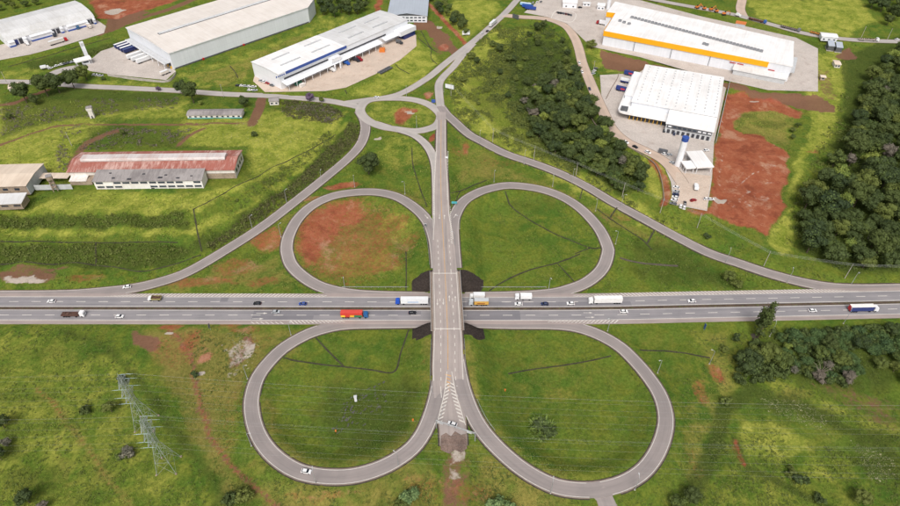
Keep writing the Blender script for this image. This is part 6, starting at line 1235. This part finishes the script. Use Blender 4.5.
def card_mesh(name, C, N, S, tint, mat, cores=None):
    """many small leaf faces: centres, facing, sizes, tint; cores are lumpy inner masses (centre, radius)"""
    n = len(C); N = N / (np.linalg.norm(N, axis=1)[:, None] + 1e-9); rr = rng.normal(size=(n, 3)); A = np.cross(N, rr); A /= np.linalg.norm(A, axis=1)[:, None] + 1e-9; B = np.cross(N, A)
    asp = rng.uniform(.55, 1.0, n); a = A * (S * .5)[:, None]; b_ = B * (S * .5 * asp)[:, None]
    V = np.stack([C - a, C - b_, C + a, C + b_], 1).reshape(-1, 3); F = [tuple(r) for r in np.arange(4 * n).reshape(-1, 4)]; T_ = np.repeat(tint, 4)
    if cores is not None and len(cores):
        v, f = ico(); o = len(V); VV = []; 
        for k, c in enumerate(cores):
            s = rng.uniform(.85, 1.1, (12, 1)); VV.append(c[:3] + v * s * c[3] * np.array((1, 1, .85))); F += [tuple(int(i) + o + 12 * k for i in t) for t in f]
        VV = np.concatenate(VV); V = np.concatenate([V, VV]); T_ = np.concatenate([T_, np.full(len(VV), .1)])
    me = bpy.data.meshes.new(name); me.from_pydata(V.tolist(), [], F); at = me.attributes.new('tint', 'FLOAT', 'POINT'); at.data.foreach_set('value', T_.astype(np.float32)); me.materials.append(mat); me.update(); return me
def crown_mesh(mat, r=5.0, h=6.0, base=3.0, lobes=20, cards=34, size=.85, flat=.8):
    L_ = []; C = []; N = []; S = []; Tt = []
    for k in range(lobes):
        while True:
            p = rng.uniform(-1, 1, 3)
            if p @ p < 1: break
        q = np.array((p[0] * r * .72, p[1] * r * .72, base + h * .5 + p[2] * h * .42)); lr = r * rng.uniform(.26, .44); L_.append((*q, lr * .82)); tl = rng.uniform(0, 1)
        d = rng.normal(size=(cards, 3)); d[:, 2] = np.abs(d[:, 2]) * .9 - .25; d /= np.linalg.norm(d, axis=1)[:, None]; rad = lr * rng.uniform(.85, 1.15, (cards, 1))
        C.append(q + d * rad * np.array((1, 1, flat))); N.append(d + rng.normal(size=(cards, 3)) * .45); S.append(rng.uniform(.7, 1.25, cards) * size); Tt.append(np.clip(tl * .6 + rng.uniform(0, .4, cards), 0, 1))
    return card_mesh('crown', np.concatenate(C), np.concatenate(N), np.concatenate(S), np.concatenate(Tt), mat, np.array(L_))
def trunk_mesh(h, r=.28, limbs=4, spread=2.0):
    m = MB(); m.tube((0,0,-.5), (.1,.05,h * .6), r, r * .7, 7); m.tube((.1,.05,h * .6), (0,.1,h), r * .7, r * .3, 6)
    for k in range(limbs):
        a = 6.283 * k / limbs + .4; z = h * (.45 + .1 * (k % 3)); m.tube((.08,.04,z), (math.cos(a) * spread, math.sin(a) * spread, z + h * .4), r * .4, r * .15, 5)
    return m.mesh('trunk', BARK)
KINDS = {}
def kind(key, mat, n, **kw):
    KINDS[key] = [(crown_mesh(mat, **kw), trunk_mesh(kw.get('base', 3) + kw.get('h', 6) * .55, .1 + .035 * kw.get('r', 5), 4, kw.get('r', 5) * .5)) for _ in range(n)]
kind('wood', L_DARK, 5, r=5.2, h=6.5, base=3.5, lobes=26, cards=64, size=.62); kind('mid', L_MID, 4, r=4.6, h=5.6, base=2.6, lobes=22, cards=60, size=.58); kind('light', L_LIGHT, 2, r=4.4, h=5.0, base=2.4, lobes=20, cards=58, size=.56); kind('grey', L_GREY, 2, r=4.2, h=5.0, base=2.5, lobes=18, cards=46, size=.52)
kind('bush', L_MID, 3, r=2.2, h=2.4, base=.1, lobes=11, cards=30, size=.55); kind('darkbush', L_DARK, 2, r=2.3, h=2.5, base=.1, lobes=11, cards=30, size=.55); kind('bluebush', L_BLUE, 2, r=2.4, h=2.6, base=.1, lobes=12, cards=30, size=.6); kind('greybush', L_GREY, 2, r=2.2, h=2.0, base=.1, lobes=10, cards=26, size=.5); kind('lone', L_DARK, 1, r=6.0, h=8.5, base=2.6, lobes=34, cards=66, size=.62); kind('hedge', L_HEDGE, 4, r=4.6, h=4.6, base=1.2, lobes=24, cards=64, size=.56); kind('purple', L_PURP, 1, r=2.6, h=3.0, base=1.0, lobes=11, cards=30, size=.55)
def plant(k, x, y, sc, label, group=None, name='tree', cat='tree', sink=.0, stretch=1.0):
    cr_, tr_ = random.choice(KINDS[k]); lk_ = {'wood':'dark green','mid':'mid green','light':'light green','hedge':'blue green','grey':'greyish','darkbush':'low dark'}.get(k, ''); o = empty(name, (x, y, hz(x, y) - sink), random.uniform(0, 6.28)); tag(o, label, cat, group); o.scale = (sc * random.uniform(.9,1.1), sc * random.uniform(.9,1.1), sc * stretch * random.uniform(.88,1.12))
    if group: o['look'] = lk_
    link('crown', cr_, o); link('trunk', tr_, o); return o
ORD = 'first second third fourth fifth sixth seventh eighth ninth tenth eleventh twelfth thirteenth fourteenth fifteenth sixteenth seventeenth eighteenth nineteenth twentieth'.split()
def rank_labels(group, where, rowh):
    L_ = [o for o in COL.objects if o.get('group') == group]; pr = sorted(((proj(tuple(o.location)), o) for o in L_), key=lambda a: a[0][1]); rows = []
    for p, o in pr:
        if rows and p[1] - rows[-1][0][0][1] < rowh and len(rows[-1]) < 20: rows[-1].append((p, o))
        else: rows.append([(p, o)])
    for i, r_ in enumerate(rows):
        for j, (p, o) in enumerate(sorted(r_, key=lambda a: a[0][0])):
            lk = o.get('look', ''); o['label'] = (lk + ' ' if lk else '') + o['category'] + ', ' + ORD[j] + ' from left, ' + ORD[min(i, 19)] + ' row of ' + where
            if 'look' in o: del o['look']
def in_poly(P, n, dmin, seed, avoid=()):
    P = np.array([T(*p)[:2] for p in P]); r_ = np.random.default_rng(seed); out = []; lo, hi = P.min(0), P.max(0)
    for _ in range(n * 40):
        if len(out) >= n: break
        q = r_.uniform(lo, hi)
        if poly_dist(np.array([q[0]]), np.array([q[1]]), P)[0] > 0: continue
        if any((q[0] - a[0]) ** 2 + (q[1] - a[1]) ** 2 < dmin * dmin for a in out): continue
        out.append(q)
    return out
W1 = [(566,72),(574,74),(586,100),(600,123),(618,146),(632,162),(642,180),(640,192),(625,194),(604,182),(580,170),(556,156),(540,140),(528,122),(522,104),(535,90),(548,78)]
for i, q in enumerate(in_poly(W1, 100, 7.0, 3)):
    k = random.choices(['wood','mid','light','grey'], [4.5,4,1.2,.5])[0]; plant(k, q[0], q[1], random.uniform(.75,1.4), 'tree in the dense wood left of the sandy road' if k in ('wood','mid') else ('light green' if k == 'light' else 'greyish') + ' tree in the dense wood left of the sandy road', 'trees of the wood left of the sandy road')
W1b = [(520,26),(548,24),(562,34),(570,52),(571,70),(545,78),(525,92),(512,84),(506,60)]
for q in in_poly(W1b, 34, 8.5, 4): plant(random.choices(['mid','wood','darkbush','light'], [3,3,3,1])[0], q[0], q[1], random.uniform(.6,.95), 'x', 'trees on the shrubby hill', 'bush', 'bush', sink=1.2)
W2 = [(905,52),(882,62),(868,82),(858,108),(850,134),(842,152),(826,176),(803,204),(794,228),(804,252),(838,268),(872,272),(905,264),(940,240),(940,60)]
for q in in_poly(W2, 118, 9.2, 5):
    k = random.choices(['wood','mid','light','grey'], [4.5,4,1.0,.5])[0]; plant(k, q[0], q[1], random.uniform(1.0,1.8), ('tree in the thick wood at the right edge' if k in ('wood','mid') else ('light green' if k == 'light' else 'greyish') + ' tree in the thick wood at the right edge'), 'trees of the wood at the right edge')
for q in in_poly([(868,-4),(910,-8),(910,36),(888,30),(872,14)], 16, 9, 6): plant('wood', q[0], q[1], random.uniform(1,1.5), 'dark tree in the grove at the top right corner', 'trees in the top right corner')
for q in in_poly([(318,0),(368,-4),(372,10),(352,19),(325,20)], 20, 8, 7): plant('wood', q[0], q[1], random.uniform(.8,1.1), 'dark tree in the grove behind the striped warehouse', 'trees behind the striped warehouse')
for q in in_poly([(-6,-6),(58,-8),(50,2),(20,9),(-6,14)], 14, 9, 8): plant('mid', q[0], q[1], random.uniform(.8,1.1), 'tree behind the far left warehouse', 'trees behind the far left warehouse')
for q in in_poly([(426,0),(446,2),(462,22),(470,36),(462,40),(446,22)], 16, 7, 9): plant(random.choice(['wood','mid']), q[0], q[1], random.uniform(.7,1.0), 'tree along the orange dirt track', 'trees along the orange dirt track')
for px, py, sc in ((493,47,.8),(500,53,.9),(509,62,.8),(471,60,.9),(477,64,.7),(463,82,.6),(500,75,.6),(487,92,.5),(520,112,.6),(530,138,.7),(508,98,.6),(478,105,.45)):
    g = T(px, py); plant(random.choice(['wood','mid']), g[0], g[1], sc, 'x', 'trees on the shrubby hill', 'bush', 'bush', sink=.8)
TL = [(369,174,'lone',1.42,'large dark tree standing alone above the upper left loop'),(591,49,'mid',1.1,'round tree beside the yellow warehouse yard'),(27,103,'wood',1.69,'dark tree left of the row below the local road'),(37,105,'wood',0.91,'lower dark tree beside the row below the local road'),(48,96,'wood',1.69,'big dark tree in the row below the local road'),(60,93,'wood',1.56,'second big tree in the row below the local road'),(75,89,'wood',1.43,'right end tree of the row below the local road'),(87,80,'mid',1.43,'tree beside the gatehouse driveway'),(104,80,'darkbush',1.1,'dark bush below the truck yard'),(10,119,'mid',.6,'small tree at the left end of the meadow path'),
      (183,95,'wood',1.17,'dark tree beside the road above the bungalow'),(194,103,'wood',1.69,'bigger dark tree above the bungalow'),(201,105,'light',.5,'small yellowish palm-like tree above the bungalow'),(159,91,'purple',.9,'purple flowering shrub on the local road'),(310,101,'purple',1.56,'purple flowering tree near the roundabout'),(245,107,'wood',0.98,'dark tree at the right end of the bungalow'),(255,136,'darkbush',1.4,'dark round bush right of the red factory'),(123,135,'mid',.5,'small tree by the meadow path fork'),(322,102,'mid',.55,'slim tree on the roundabout approach'),
      (87,412,'darkbush',1.5,'round dark bush in the lower left field'),(112,412,'mid',.75,'round green bush behind the farther pylon'),(130,455,'greybush',1.7,'greyish pink shrub beside the nearer pylon'),(122,457,'bush',1.2,'low green shrub left of the greyish pink shrub'),(5,428,'wood',.8,'dark tree at the left edge'),(8,446,'grey',.6,'greyish tree at the left edge'),(2,460,'wood',.7,'lowest dark tree at the left edge'),(30,503,'wood',.7,'dark tree at the bottom left corner'),(45,508,'grey',.6,'greyish shrub at the bottom left corner'),(124,383,'darkbush',1.5,'dark bush below the head of the farther pylon'),
      (706,238,'darkbush',1.1,'bush on the verge below the red earth plot'),(727,281,'mid',.8,'bushy shrub by the stream above the motorway'),(736,286,'bush',1.6,'low bush above the motorway hatching'),(792,132,'mid',.5,'left small round tree on the red earth plot'),(797,128,'mid',.55,'upper small round tree on the red earth plot'),(792,139,'mid',.5,'lower small round tree on the red earth plot'),
      (745,372,'wood',1.35,'dark tree at the stream left of the scrub'),(755,362,'mid',1.22,'green tree above the dark stream tree'),(768,358,'mid',1.22,'light trunked tree beside the stream bend'),(778,366,'mid',1.08,'tree below the stream bend'),(786,350,'light',.6,'pale green shrub by the stream bend'),(725,402,'bush',1.5,'bush at the top of the drainage line'),(690,502,'wood',.8,'dark tree at the bottom edge below the lower right loop'),(676,508,'mid',.8,'green tree at the bottom edge below the lower right loop'),(858,502,'mid',.8,'rounded tree at the bottom edge of the lower right field'),(800,482,'darkbush',1.6,'dark scrub bush in the lower right field gully'),(818,500,'darkbush',1.3,'lower dark scrub bush in the field gully'),(788,474,'bush',1.3,'upper bush in the field gully'),
      (497,506,'bluebush',2.0,'bluish shrub at the bottom edge below the paved stub'),(510,509,'bluebush',1.6,'smaller bluish shrub at the bottom edge below the paved stub'),(410,498,'bluebush',1.6,'bluish shrub at the bottom left of the paved stub'),(402,505,'bush',1.6,'green shrub at the bottom left of the paved stub'),(245,497,'bush',1.7,'dark green shrub beside the red path'),(232,502,'darkbush',1.6,'darker shrub left of the red path'),(195,376,'darkbush',1.0,'dark bush where the red path bends'),
      (735,340,'darkbush',1.4,'left dark bush near the motorway verge'),(722,350,'bush',1.2,'bush between street lamp and dark stream tree')]
for px, py, k, sc, lab in TL:
    g = T(px, py); bush = 'bush' in k or (k == 'purple'); plant(k, g[0], g[1], sc, lab, None, 'shrub' if bush else 'tree', 'shrub' if bush else 'tree')
W3 = [(775,338),(830,334),(900,331),(905,352),(880,354),(850,348),(815,350),(790,345)]
for q in in_poly(W3, 44, 5.6, 12): plant(random.choice(['hedge','hedge','hedge','wood']), q[0], q[1], random.uniform(.7,1.15), 'tree in the scrub belt below the motorway at right', 'trees of the scrub belt below the motorway', 'bush', 'bush', sink=1.0)
W4 = [(782,352),(808,344),(842,352),(856,372),(846,384),(820,382),(795,376)]
for q in in_poly(W4, 30, 5.2, 13): plant(random.choice(['hedge','mid','hedge','grey','hedge','mid']), q[0], q[1], random.uniform(.65,1.0), 'tree in the thicket round the bare-branched snag', 'trees of the thicket', 'bush', 'bush', sink=.8)
for q in in_poly([(876,366),(905,360),(905,384),(885,378)], 8, 6, 14): plant('mid', q[0], q[1], random.uniform(.6,.9), 'tree in the clump at the right edge of the pasture', 'trees of the right edge clump', sink=.8)
for gname, where, rh in (('trees of the wood left of the sandy road','the dense wood',9),('trees on the shrubby hill','the shrubby hill',9),('trees of the wood at the right edge','the right edge wood',16),('trees in the top right corner','the top right grove',7),('trees behind the striped warehouse','the grove behind the striped warehouse',5),('trees behind the far left warehouse','the far left warehouse grove',5),('trees along the orange dirt track','the orange track trees',7),('trees of the scrub belt below the motorway','the motorway scrub belt',7),('trees of the thicket','the snag thicket',7),('trees of the right edge clump','the right edge clump',6)):
    rank_labels(gname, where, rh)
# tall roadside tree
lob = []; C = []; N = []; S = []; Tt = []
for k in range(26):
    t = rng.uniform(.22, 1.0); q = np.array((rng.normal() * 1.5 * (1.25 - t * .6), rng.normal() * 1.5 * (1.25 - t * .6), t * 16.5)); lr = rng.uniform(1.0, 1.8) * (1.25 - .5 * t); lob.append((*q, lr * .7)); d = rng.normal(size=(34, 3)); d /= np.linalg.norm(d, axis=1)[:, None]
    C.append(q + d * lr); N.append(d + rng.normal(size=(34, 3)) * .5); S.append(rng.uniform(.5, .9, 34)); Tt.append(rng.uniform(0, .8, 34))
g = T(757, 338); o = empty('tree', (g[0], g[1], g[2])); o.scale = (1.35,1.35,1.55); tag(o, 'tall narrow dark tree on the verge overlapping the motorway edge', 'tree'); link('crown', card_mesh('crown', np.concatenate(C), np.concatenate(N), np.concatenate(S), np.concatenate(Tt), L_DARK, np.array(lob)), o); link('trunk', trunk_mesh(15, .4, 6, 2.0), o)
# bare snag
g = T(816, 378); o = empty('dead_tree', tuple(g)); tag(o, 'bare grey branched dead tree in the thicket', 'tree'); m = MB(); BG = surf('bleached_wood', lin(150,136,124), .9, .15, 1, 4, .1, False); m.tube((0,0,-.5), (.6,.3,4), .35, .25, 7); MB_ = m
for k in range(9):
    a = k * .75; z = 3 + .5 * k; p1 = (math.cos(a) * (3.6 - k * .15), math.sin(a) * 2.6, z + 3.2); m.tube((.4,.2,min(z, 4)), p1, .16, .06, 5); m.tube(p1, (p1[0] + math.cos(a + .6) * 1.6, p1[1] + math.sin(a + .6) * 1.6, p1[2] + 1.2), .06, .03, 4)
m.build('branches', BG, o); MB().tube((0,0,-.6), (.4,.2,4.2), .42, .3, 8).build('trunk', BG, o)
# spiky giant shrub in the lower right loop
g = T(542, 431); o = empty('giant_shrub', tuple(g)); tag(o, 'big spiky round shrub inside the lower right loop', 'shrub')
V = []; F = []; TT = []
for k in range(480):
    a = rng.uniform(0, 6.283); el = rng.uniform(.5, 1.45); r0 = rng.uniform(0, 4.3); c = np.array((math.cos(a) * r0, math.sin(a) * r0, rng.uniform(.3, 2.0))); d = np.array((math.cos(a + rng.normal() * .4) * math.cos(el), math.sin(a + rng.normal() * .4) * math.cos(el), math.sin(el))); Lb = rng.uniform(1.6, 2.9); s = np.cross(d, (0, 0, 1)); s = s / (np.linalg.norm(s) + 1e-6) * rng.uniform(.16, .3); t = rng.uniform(0, 1); o_ = len(V)
    P0 = c; P1 = c + d * Lb * .55; P2 = c + d * Lb + np.array((0, 0, -Lb * .28)); V += [P0 - s * .5, P0 + s * .5, P1 + s, P1 - s, P2]; F += [(o_, o_ + 1, o_ + 2, o_ + 3), (o_ + 3, o_ + 2, o_ + 4)]; TT += [t] * 5
me = bpy.data.meshes.new('blades'); me.from_pydata([tuple(v) for v in V], [], F); at = me.attributes.new('tint', 'FLOAT', 'POINT'); at.data.foreach_set('value', np.array(TT, np.float32)); me.materials.append(leaf_material('spiky_leaves', lin(66,88,40), lin(120,138,66), lin(96,114,52))); link('blades', me, o); link('heart', KINDS['darkbush'][0][0], o).scale = (2.3,2.3,1.5); o.scale = (1.25,1.25,1.2)
# smaller crowns closing the canopy between the trees one can tell apart
def canopy(name, polys, label, seed):
    r_ = np.random.default_rng(seed); VV = []; FF = []; TT_ = []; o_ = 0
    for pts, n, k, s0, s1, dmin, sink in polys:
        for q in in_poly(pts, n, dmin, seed + n):
            me = KINDS[k[r_.integers(len(k))]][0][0]; nv = len(me.vertices); v = np.zeros(nv * 3, np.float32); me.vertices.foreach_get('co', v); v = v.reshape(-1, 3); a = r_.uniform(0, 6.28); s_ = r_.uniform(s0, s1); ca, sa_ = math.cos(a) * s_, math.sin(a) * s_
            V_ = np.column_stack([v[:, 0] * ca - v[:, 1] * sa_ + q[0], v[:, 0] * sa_ + v[:, 1] * ca + q[1], v[:, 2] * s_ * r_.uniform(.85, 1.15) + hz(q[0], q[1]) - sink]); t = np.zeros(nv, np.float32); me.attributes['tint'].data.foreach_get('value', t)
            VV.append(V_); TT_.append(np.clip(t * .8 + r_.uniform(0, .3), 0, 1)); FF += [tuple(i + o_ for i in p.vertices) for p in me.polygons]; o_ += nv
    me = bpy.data.meshes.new(name); me.from_pydata(np.concatenate(VV).tolist(), [], FF); at = me.attributes.new('tint', 'FLOAT', 'POINT'); at.data.foreach_set('value', np.concatenate(TT_).astype(np.float32)); me.materials.append(L_DARK); me.update(); tag(link(name, me), label, 'canopy', kind='stuff')
canopy('lower_canopy', [(W1, 60, ('wood','mid'), .6, .95, 6, .5), (W2, 100, ('wood','wood','mid'), .9, 1.35, 7, .5), (W3, 40, ('bush','darkbush'), 1.2, 2.0, 4, .3), (W4, 24, ('bush','darkbush'), 1.2, 1.8, 4, .3), ([(738,352),(760,345),(782,352),(785,375),(760,382),(738,384)], 26, ('bush','darkbush'), 1.2, 2.0, 4, .3)], 'lower crowns filling the gaps of the woods', 77)
# ---- undergrowth and tufts: masses nobody could count
def avoid_roads(P, margin=1.2):
    ok = np.ones(len(P), bool)
    for k, O in ALL.items():
        m = (P[:, 0] > O[:, 0].min() - 15) & (P[:, 0] < O[:, 0].max() + 15) & (P[:, 1] > O[:, 1].min() - 15) & (P[:, 1] < O[:, 1].max() + 15)
        if m.any():
            d, z, w = path_dist(P[m, 0], P[m, 1], O); t = np.ones(len(P), bool); t[m] = d > w / 2 + margin; ok &= t
    ok &= ~((np.abs(P[:, 0]) < 26) & (P[:, 1] > 196) & (P[:, 1] < 256))
    for z_, p_ in PADW.values(): ok &= poly_dist(P[:, 0], P[:, 1], p_) > 0
    return ok
def hzv(P):
    i = np.clip(np.searchsorted(xs, P[:, 0]) - 1, 0, len(xs) - 2); j = np.clip(np.searchsorted(ys, P[:, 1]) - 1, 0, len(ys) - 2)
    tx = (P[:, 0] - xs[i]) / (xs[i + 1] - xs[i]); ty = (P[:, 1] - ys[j]) / (ys[j + 1] - ys[j]); return (HG[j, i] * (1 - tx) + HG[j, i + 1] * tx) * (1 - ty) + (HG[j + 1, i] * (1 - tx) + HG[j + 1, i + 1] * tx) * ty
def mass(name, polys, mat, r=(.5, 1.6), cards=12, size=.55, label=None, seed=1, clump=.0, tall=.9):
    r_ = np.random.default_rng(seed); PT = []
    for pts, n in polys:
        P = np.array([T(*p)[:2] for p in pts]); lo, hi = P.min(0), P.max(0); q = r_.uniform(lo, hi, (n * 6, 2)); q = q[poly_dist(q[:, 0], q[:, 1], P) < 0]
        if clump: q = q[fbm(q[:, 0] / 13, q[:, 1] / 13, seed + 50, 3) > clump]
        PT.append(q[:n])
    P = np.concatenate(PT); P = P[avoid_roads(P)]; Z = hzv(P); n = len(P); R_ = r_.uniform(*r, n) * (.6 + .8 * fbm(P[:, 0] / 7, P[:, 1] / 7, seed, 2)); d = r_.normal(size=(n, cards, 3)); d[..., 2] = np.abs(d[..., 2]); d /= np.linalg.norm(d, axis=2)[..., None]
    C = np.column_stack([P, Z])[:, None, :] + d * R_[:, None, None] * np.array((1, 1, tall)) * r_.uniform(.6, 1.05, (n, cards, 1)); N = d + r_.normal(size=d.shape) * .5; S = np.clip(R_[:, None] * size, .16, .9) * r_.uniform(.7, 1.4, (n, cards)); Tt = np.clip(r_.uniform(0, 1, (n, 1)) * .7 + r_.uniform(0, .3, (n, cards)), 0, 1)
    o = link(name, card_mesh(name, C.reshape(-1, 3), N.reshape(-1, 3), S.ravel(), Tt.ravel(), mat)); tag(o, label, name.replace('_', ' '), kind='stuff'); return o
BANK = [(205,246),(240,220),(300,178),(345,132),(350,122),(362,128),(352,146),(328,170),(300,192),(262,220),(215,250)]
mass('bank_brush', [(BANK, 900), ([(283,101),(330,105),(346,116),(330,124),(300,121),(280,114)], 420)], L_BRUSH, (.7,2.0), 18, .4, 'olive brown brush along the slip road bank and near the hut', 38)
mass('scrub', [(BANK, 900), ([(0,246),(180,246),(190,252),(150,266),(0,264)], 500), ([(0,215),(185,213),(190,228),(0,228)], 450), ([(230,205),(300,155),(330,130),(335,140),(300,170),(240,212)], 300)], L_MID, (.5,1.7), 14, .5, 'dense green scrub on the terraced banks below the factory', 31)
mass('undergrowth', [([(470,70),(500,45),(520,30),(515,60),(522,100),(545,145),(520,130),(495,105)], 260), (W1, 600), (W1b, 500), (W2, 900)], L_DARK, (1.4,3.4), 26, .26, 'dark undergrowth between the trees of the woods', 32)
mass('shrubbery', [([(448,62),(466,50),(500,24),(520,28),(508,60),(515,100),(530,130),(560,160),(630,200),(690,236),(640,214),(540,162),(470,130),(452,112)], 2400), ([(465,110),(500,70),(515,60),(530,120),(560,158),(610,190),(560,168),(500,135)], 900), ([(790,205),(812,160),(832,120),(845,90),(856,110),(840,160),(806,208),(800,240),(785,245)], 500), ([(60,62),(122,42),(124,46),(100,52),(60,66),(20,70)], 160)], L_MID, (.6,2.3), 16, .42, 'patchy green shrubbery on the hill and along the right wood', 33, .45)
mass('bramble', [([(285,103),(330,106),(345,116),(330,124),(300,120),(282,114)], 260), ([(62,128),(80,126),(190,130),(190,147),(130,145),(95,152),(70,172),(55,178)], 420), ([(0,104),(40,102),(95,98),(180,98),(175,108),(95,116),(40,124),(0,136)], 420)], L_GREY, (.5,1.6), 14, .46, 'grey green bramble patches in the upper left meadow', 34, .42)
mass('weeds', [([(735,330),(790,330),(800,350),(880,352),(880,385),(800,385),(745,380)], 700), ([(755,386),(800,386),(900,432),(900,460),(840,430),(770,408)], 420), ([(225,470),(300,485),(440,450),(440,506),(230,506)], 500), ([(470,455),(560,500),(560,506),(470,506)], 260), ([(0,330),(120,330),(180,420),(215,506),(0,506)], 1700), ([(690,330),(740,340),(735,420),(700,506),(670,506)], 700), ([(720,410),(900,470),(900,506),(690,506)], 1500), ([(180,330),(270,335),(240,380),(240,450),(200,400)], 380)], L_MID, (.22,.8), 9, .6, 'tall weeds scattered over the rough fields', 35, .4, .7)
mass('pale_weeds', [([(760,398),(800,400),(830,420),(820,430),(770,415)], 380), ([(850,440),(895,460),(895,490),(870,480)], 380), ([(0,100),(110,120),(60,170),(0,170)], 300), ([(190,120),(330,120),(250,178),(245,150)], 400), ([(225,332),(262,335),(250,372),(228,372)], 120)], leaf_material('pale_stalks', lin(140,140,104), lin(190,186,150), lin(150,150,96)), (.2,.5), 6, .6, 'pale flowering weeds in the fields', 36, .35, .6)
# grass tufts over all the rough ground in view
def tufts(name, n, mat, seed, region, h=(.12,.42), label=''):
    r_ = np.random.default_rng(seed); py = r_.uniform(region[1], region[3], n * 2); px = r_.uniform(region[0], region[2], n * 2); u = (px - 450) / FPX; v = (253 - py) / FPX; dz_ = -sP + v * cP; t = (3 - CAMH) / dz_; P = np.column_stack([u * t, (cP + v * sP) * t])
    for _ in range(3):
        t = (hzv(P) - CAMH) / dz_; P = np.column_stack([u * t, (cP + v * sP) * t])
    i = np.clip(np.searchsorted(xs, P[:, 0]), 0, len(xs) - 1); j = np.clip(np.searchsorted(ys, P[:, 1]), 0, len(ys) - 1); idx = j * len(xs) + i
    bare = np.maximum(np.maximum(MASK['soil'], MASK['brown']), MASK['gravel'])[idx]; ok = (bare < .45) & (fbm(P[:, 0] / 6, P[:, 1] / 6, seed, 3) > .42); P = P[ok]; P = P[avoid_roads(P)][:n]; Z = hzv(P); n = len(P)
    k = 4; a = r_.uniform(0, 6.283, (n, k)); H_ = r_.uniform(*h, (n, 1)) * (1 + fbm(P[:, 0] / 11, P[:, 1] / 11, seed + 5, 2)[:, None]) * r_.uniform(.7, 1.2, (n, k)); w = H_ * r_.uniform(.5, .9, (n, k)); base = np.column_stack([P, Z - .05])[:, None, :]
    dirv = np.stack([np.cos(a), np.sin(a), np.zeros_like(a)], 2); side = np.stack([-np.sin(a), np.cos(a), np.zeros_like(a)], 2); A = base - side * w[..., None] * .6; B = base + side * w[..., None] * .6; C = base + dirv * (H_ * .8)[..., None] + np.array((0, 0, 1)) * H_[..., None]
    V = np.stack([A, B, C], 2).reshape(-1, 3); ii_ = np.clip(np.searchsorted(ys, P[:, 1]), 0, len(ys) - 1) * len(xs) + np.clip(np.searchsorted(xs, P[:, 0]), 0, len(xs) - 1); tn = .2 + .75 * MASK['lush'][ii_] - .35 * MASK['dark'][ii_] + .25 * MASK['dry'][ii_]; T_ = np.repeat(np.clip(tn[:, None] + r_.uniform(-.1, .25, (n, 1)) + np.zeros((n, k)), 0, 1).ravel(), 3)
    me = bpy.data.meshes.new(name); me.vertices.add(len(V)); me.vertices.foreach_set('co', V.astype(np.float32).ravel()); m3 = len(V) // 3; me.loops.add(m3 * 3); me.loops.foreach_set('vertex_index', np.arange(m3 * 3, dtype=np.int32)); me.polygons.add(m3); me.polygons.foreach_set('loop_start', np.arange(0, m3 * 3, 3, dtype=np.int32)); me.polygons.foreach_set('loop_total', np.full(m3, 3, np.int32)); me.update(); me.validate()
    at = me.attributes.new('tint', 'FLOAT', 'POINT'); at.data.foreach_set('value', T_.astype(np.float32)); me.materials.append(mat); tag(link(name, me), label, 'grass', kind='stuff')
tufts('grass', 45000, leaf_material('grass_blades', lin(62,82,32), lin(142,150,64), lin(98,112,46)), 41, (-20,325,920,520), (.1,.34), 'rough green grass over the fields below the motorway'); tufts('grass', 45000, leaf_material('meadow_blades', lin(62,82,34), lin(160,164,76), lin(110,122,50)), 42, (-20,20,920,292), (.15,.5), 'rough yellow green grass over the fields above the motorway')
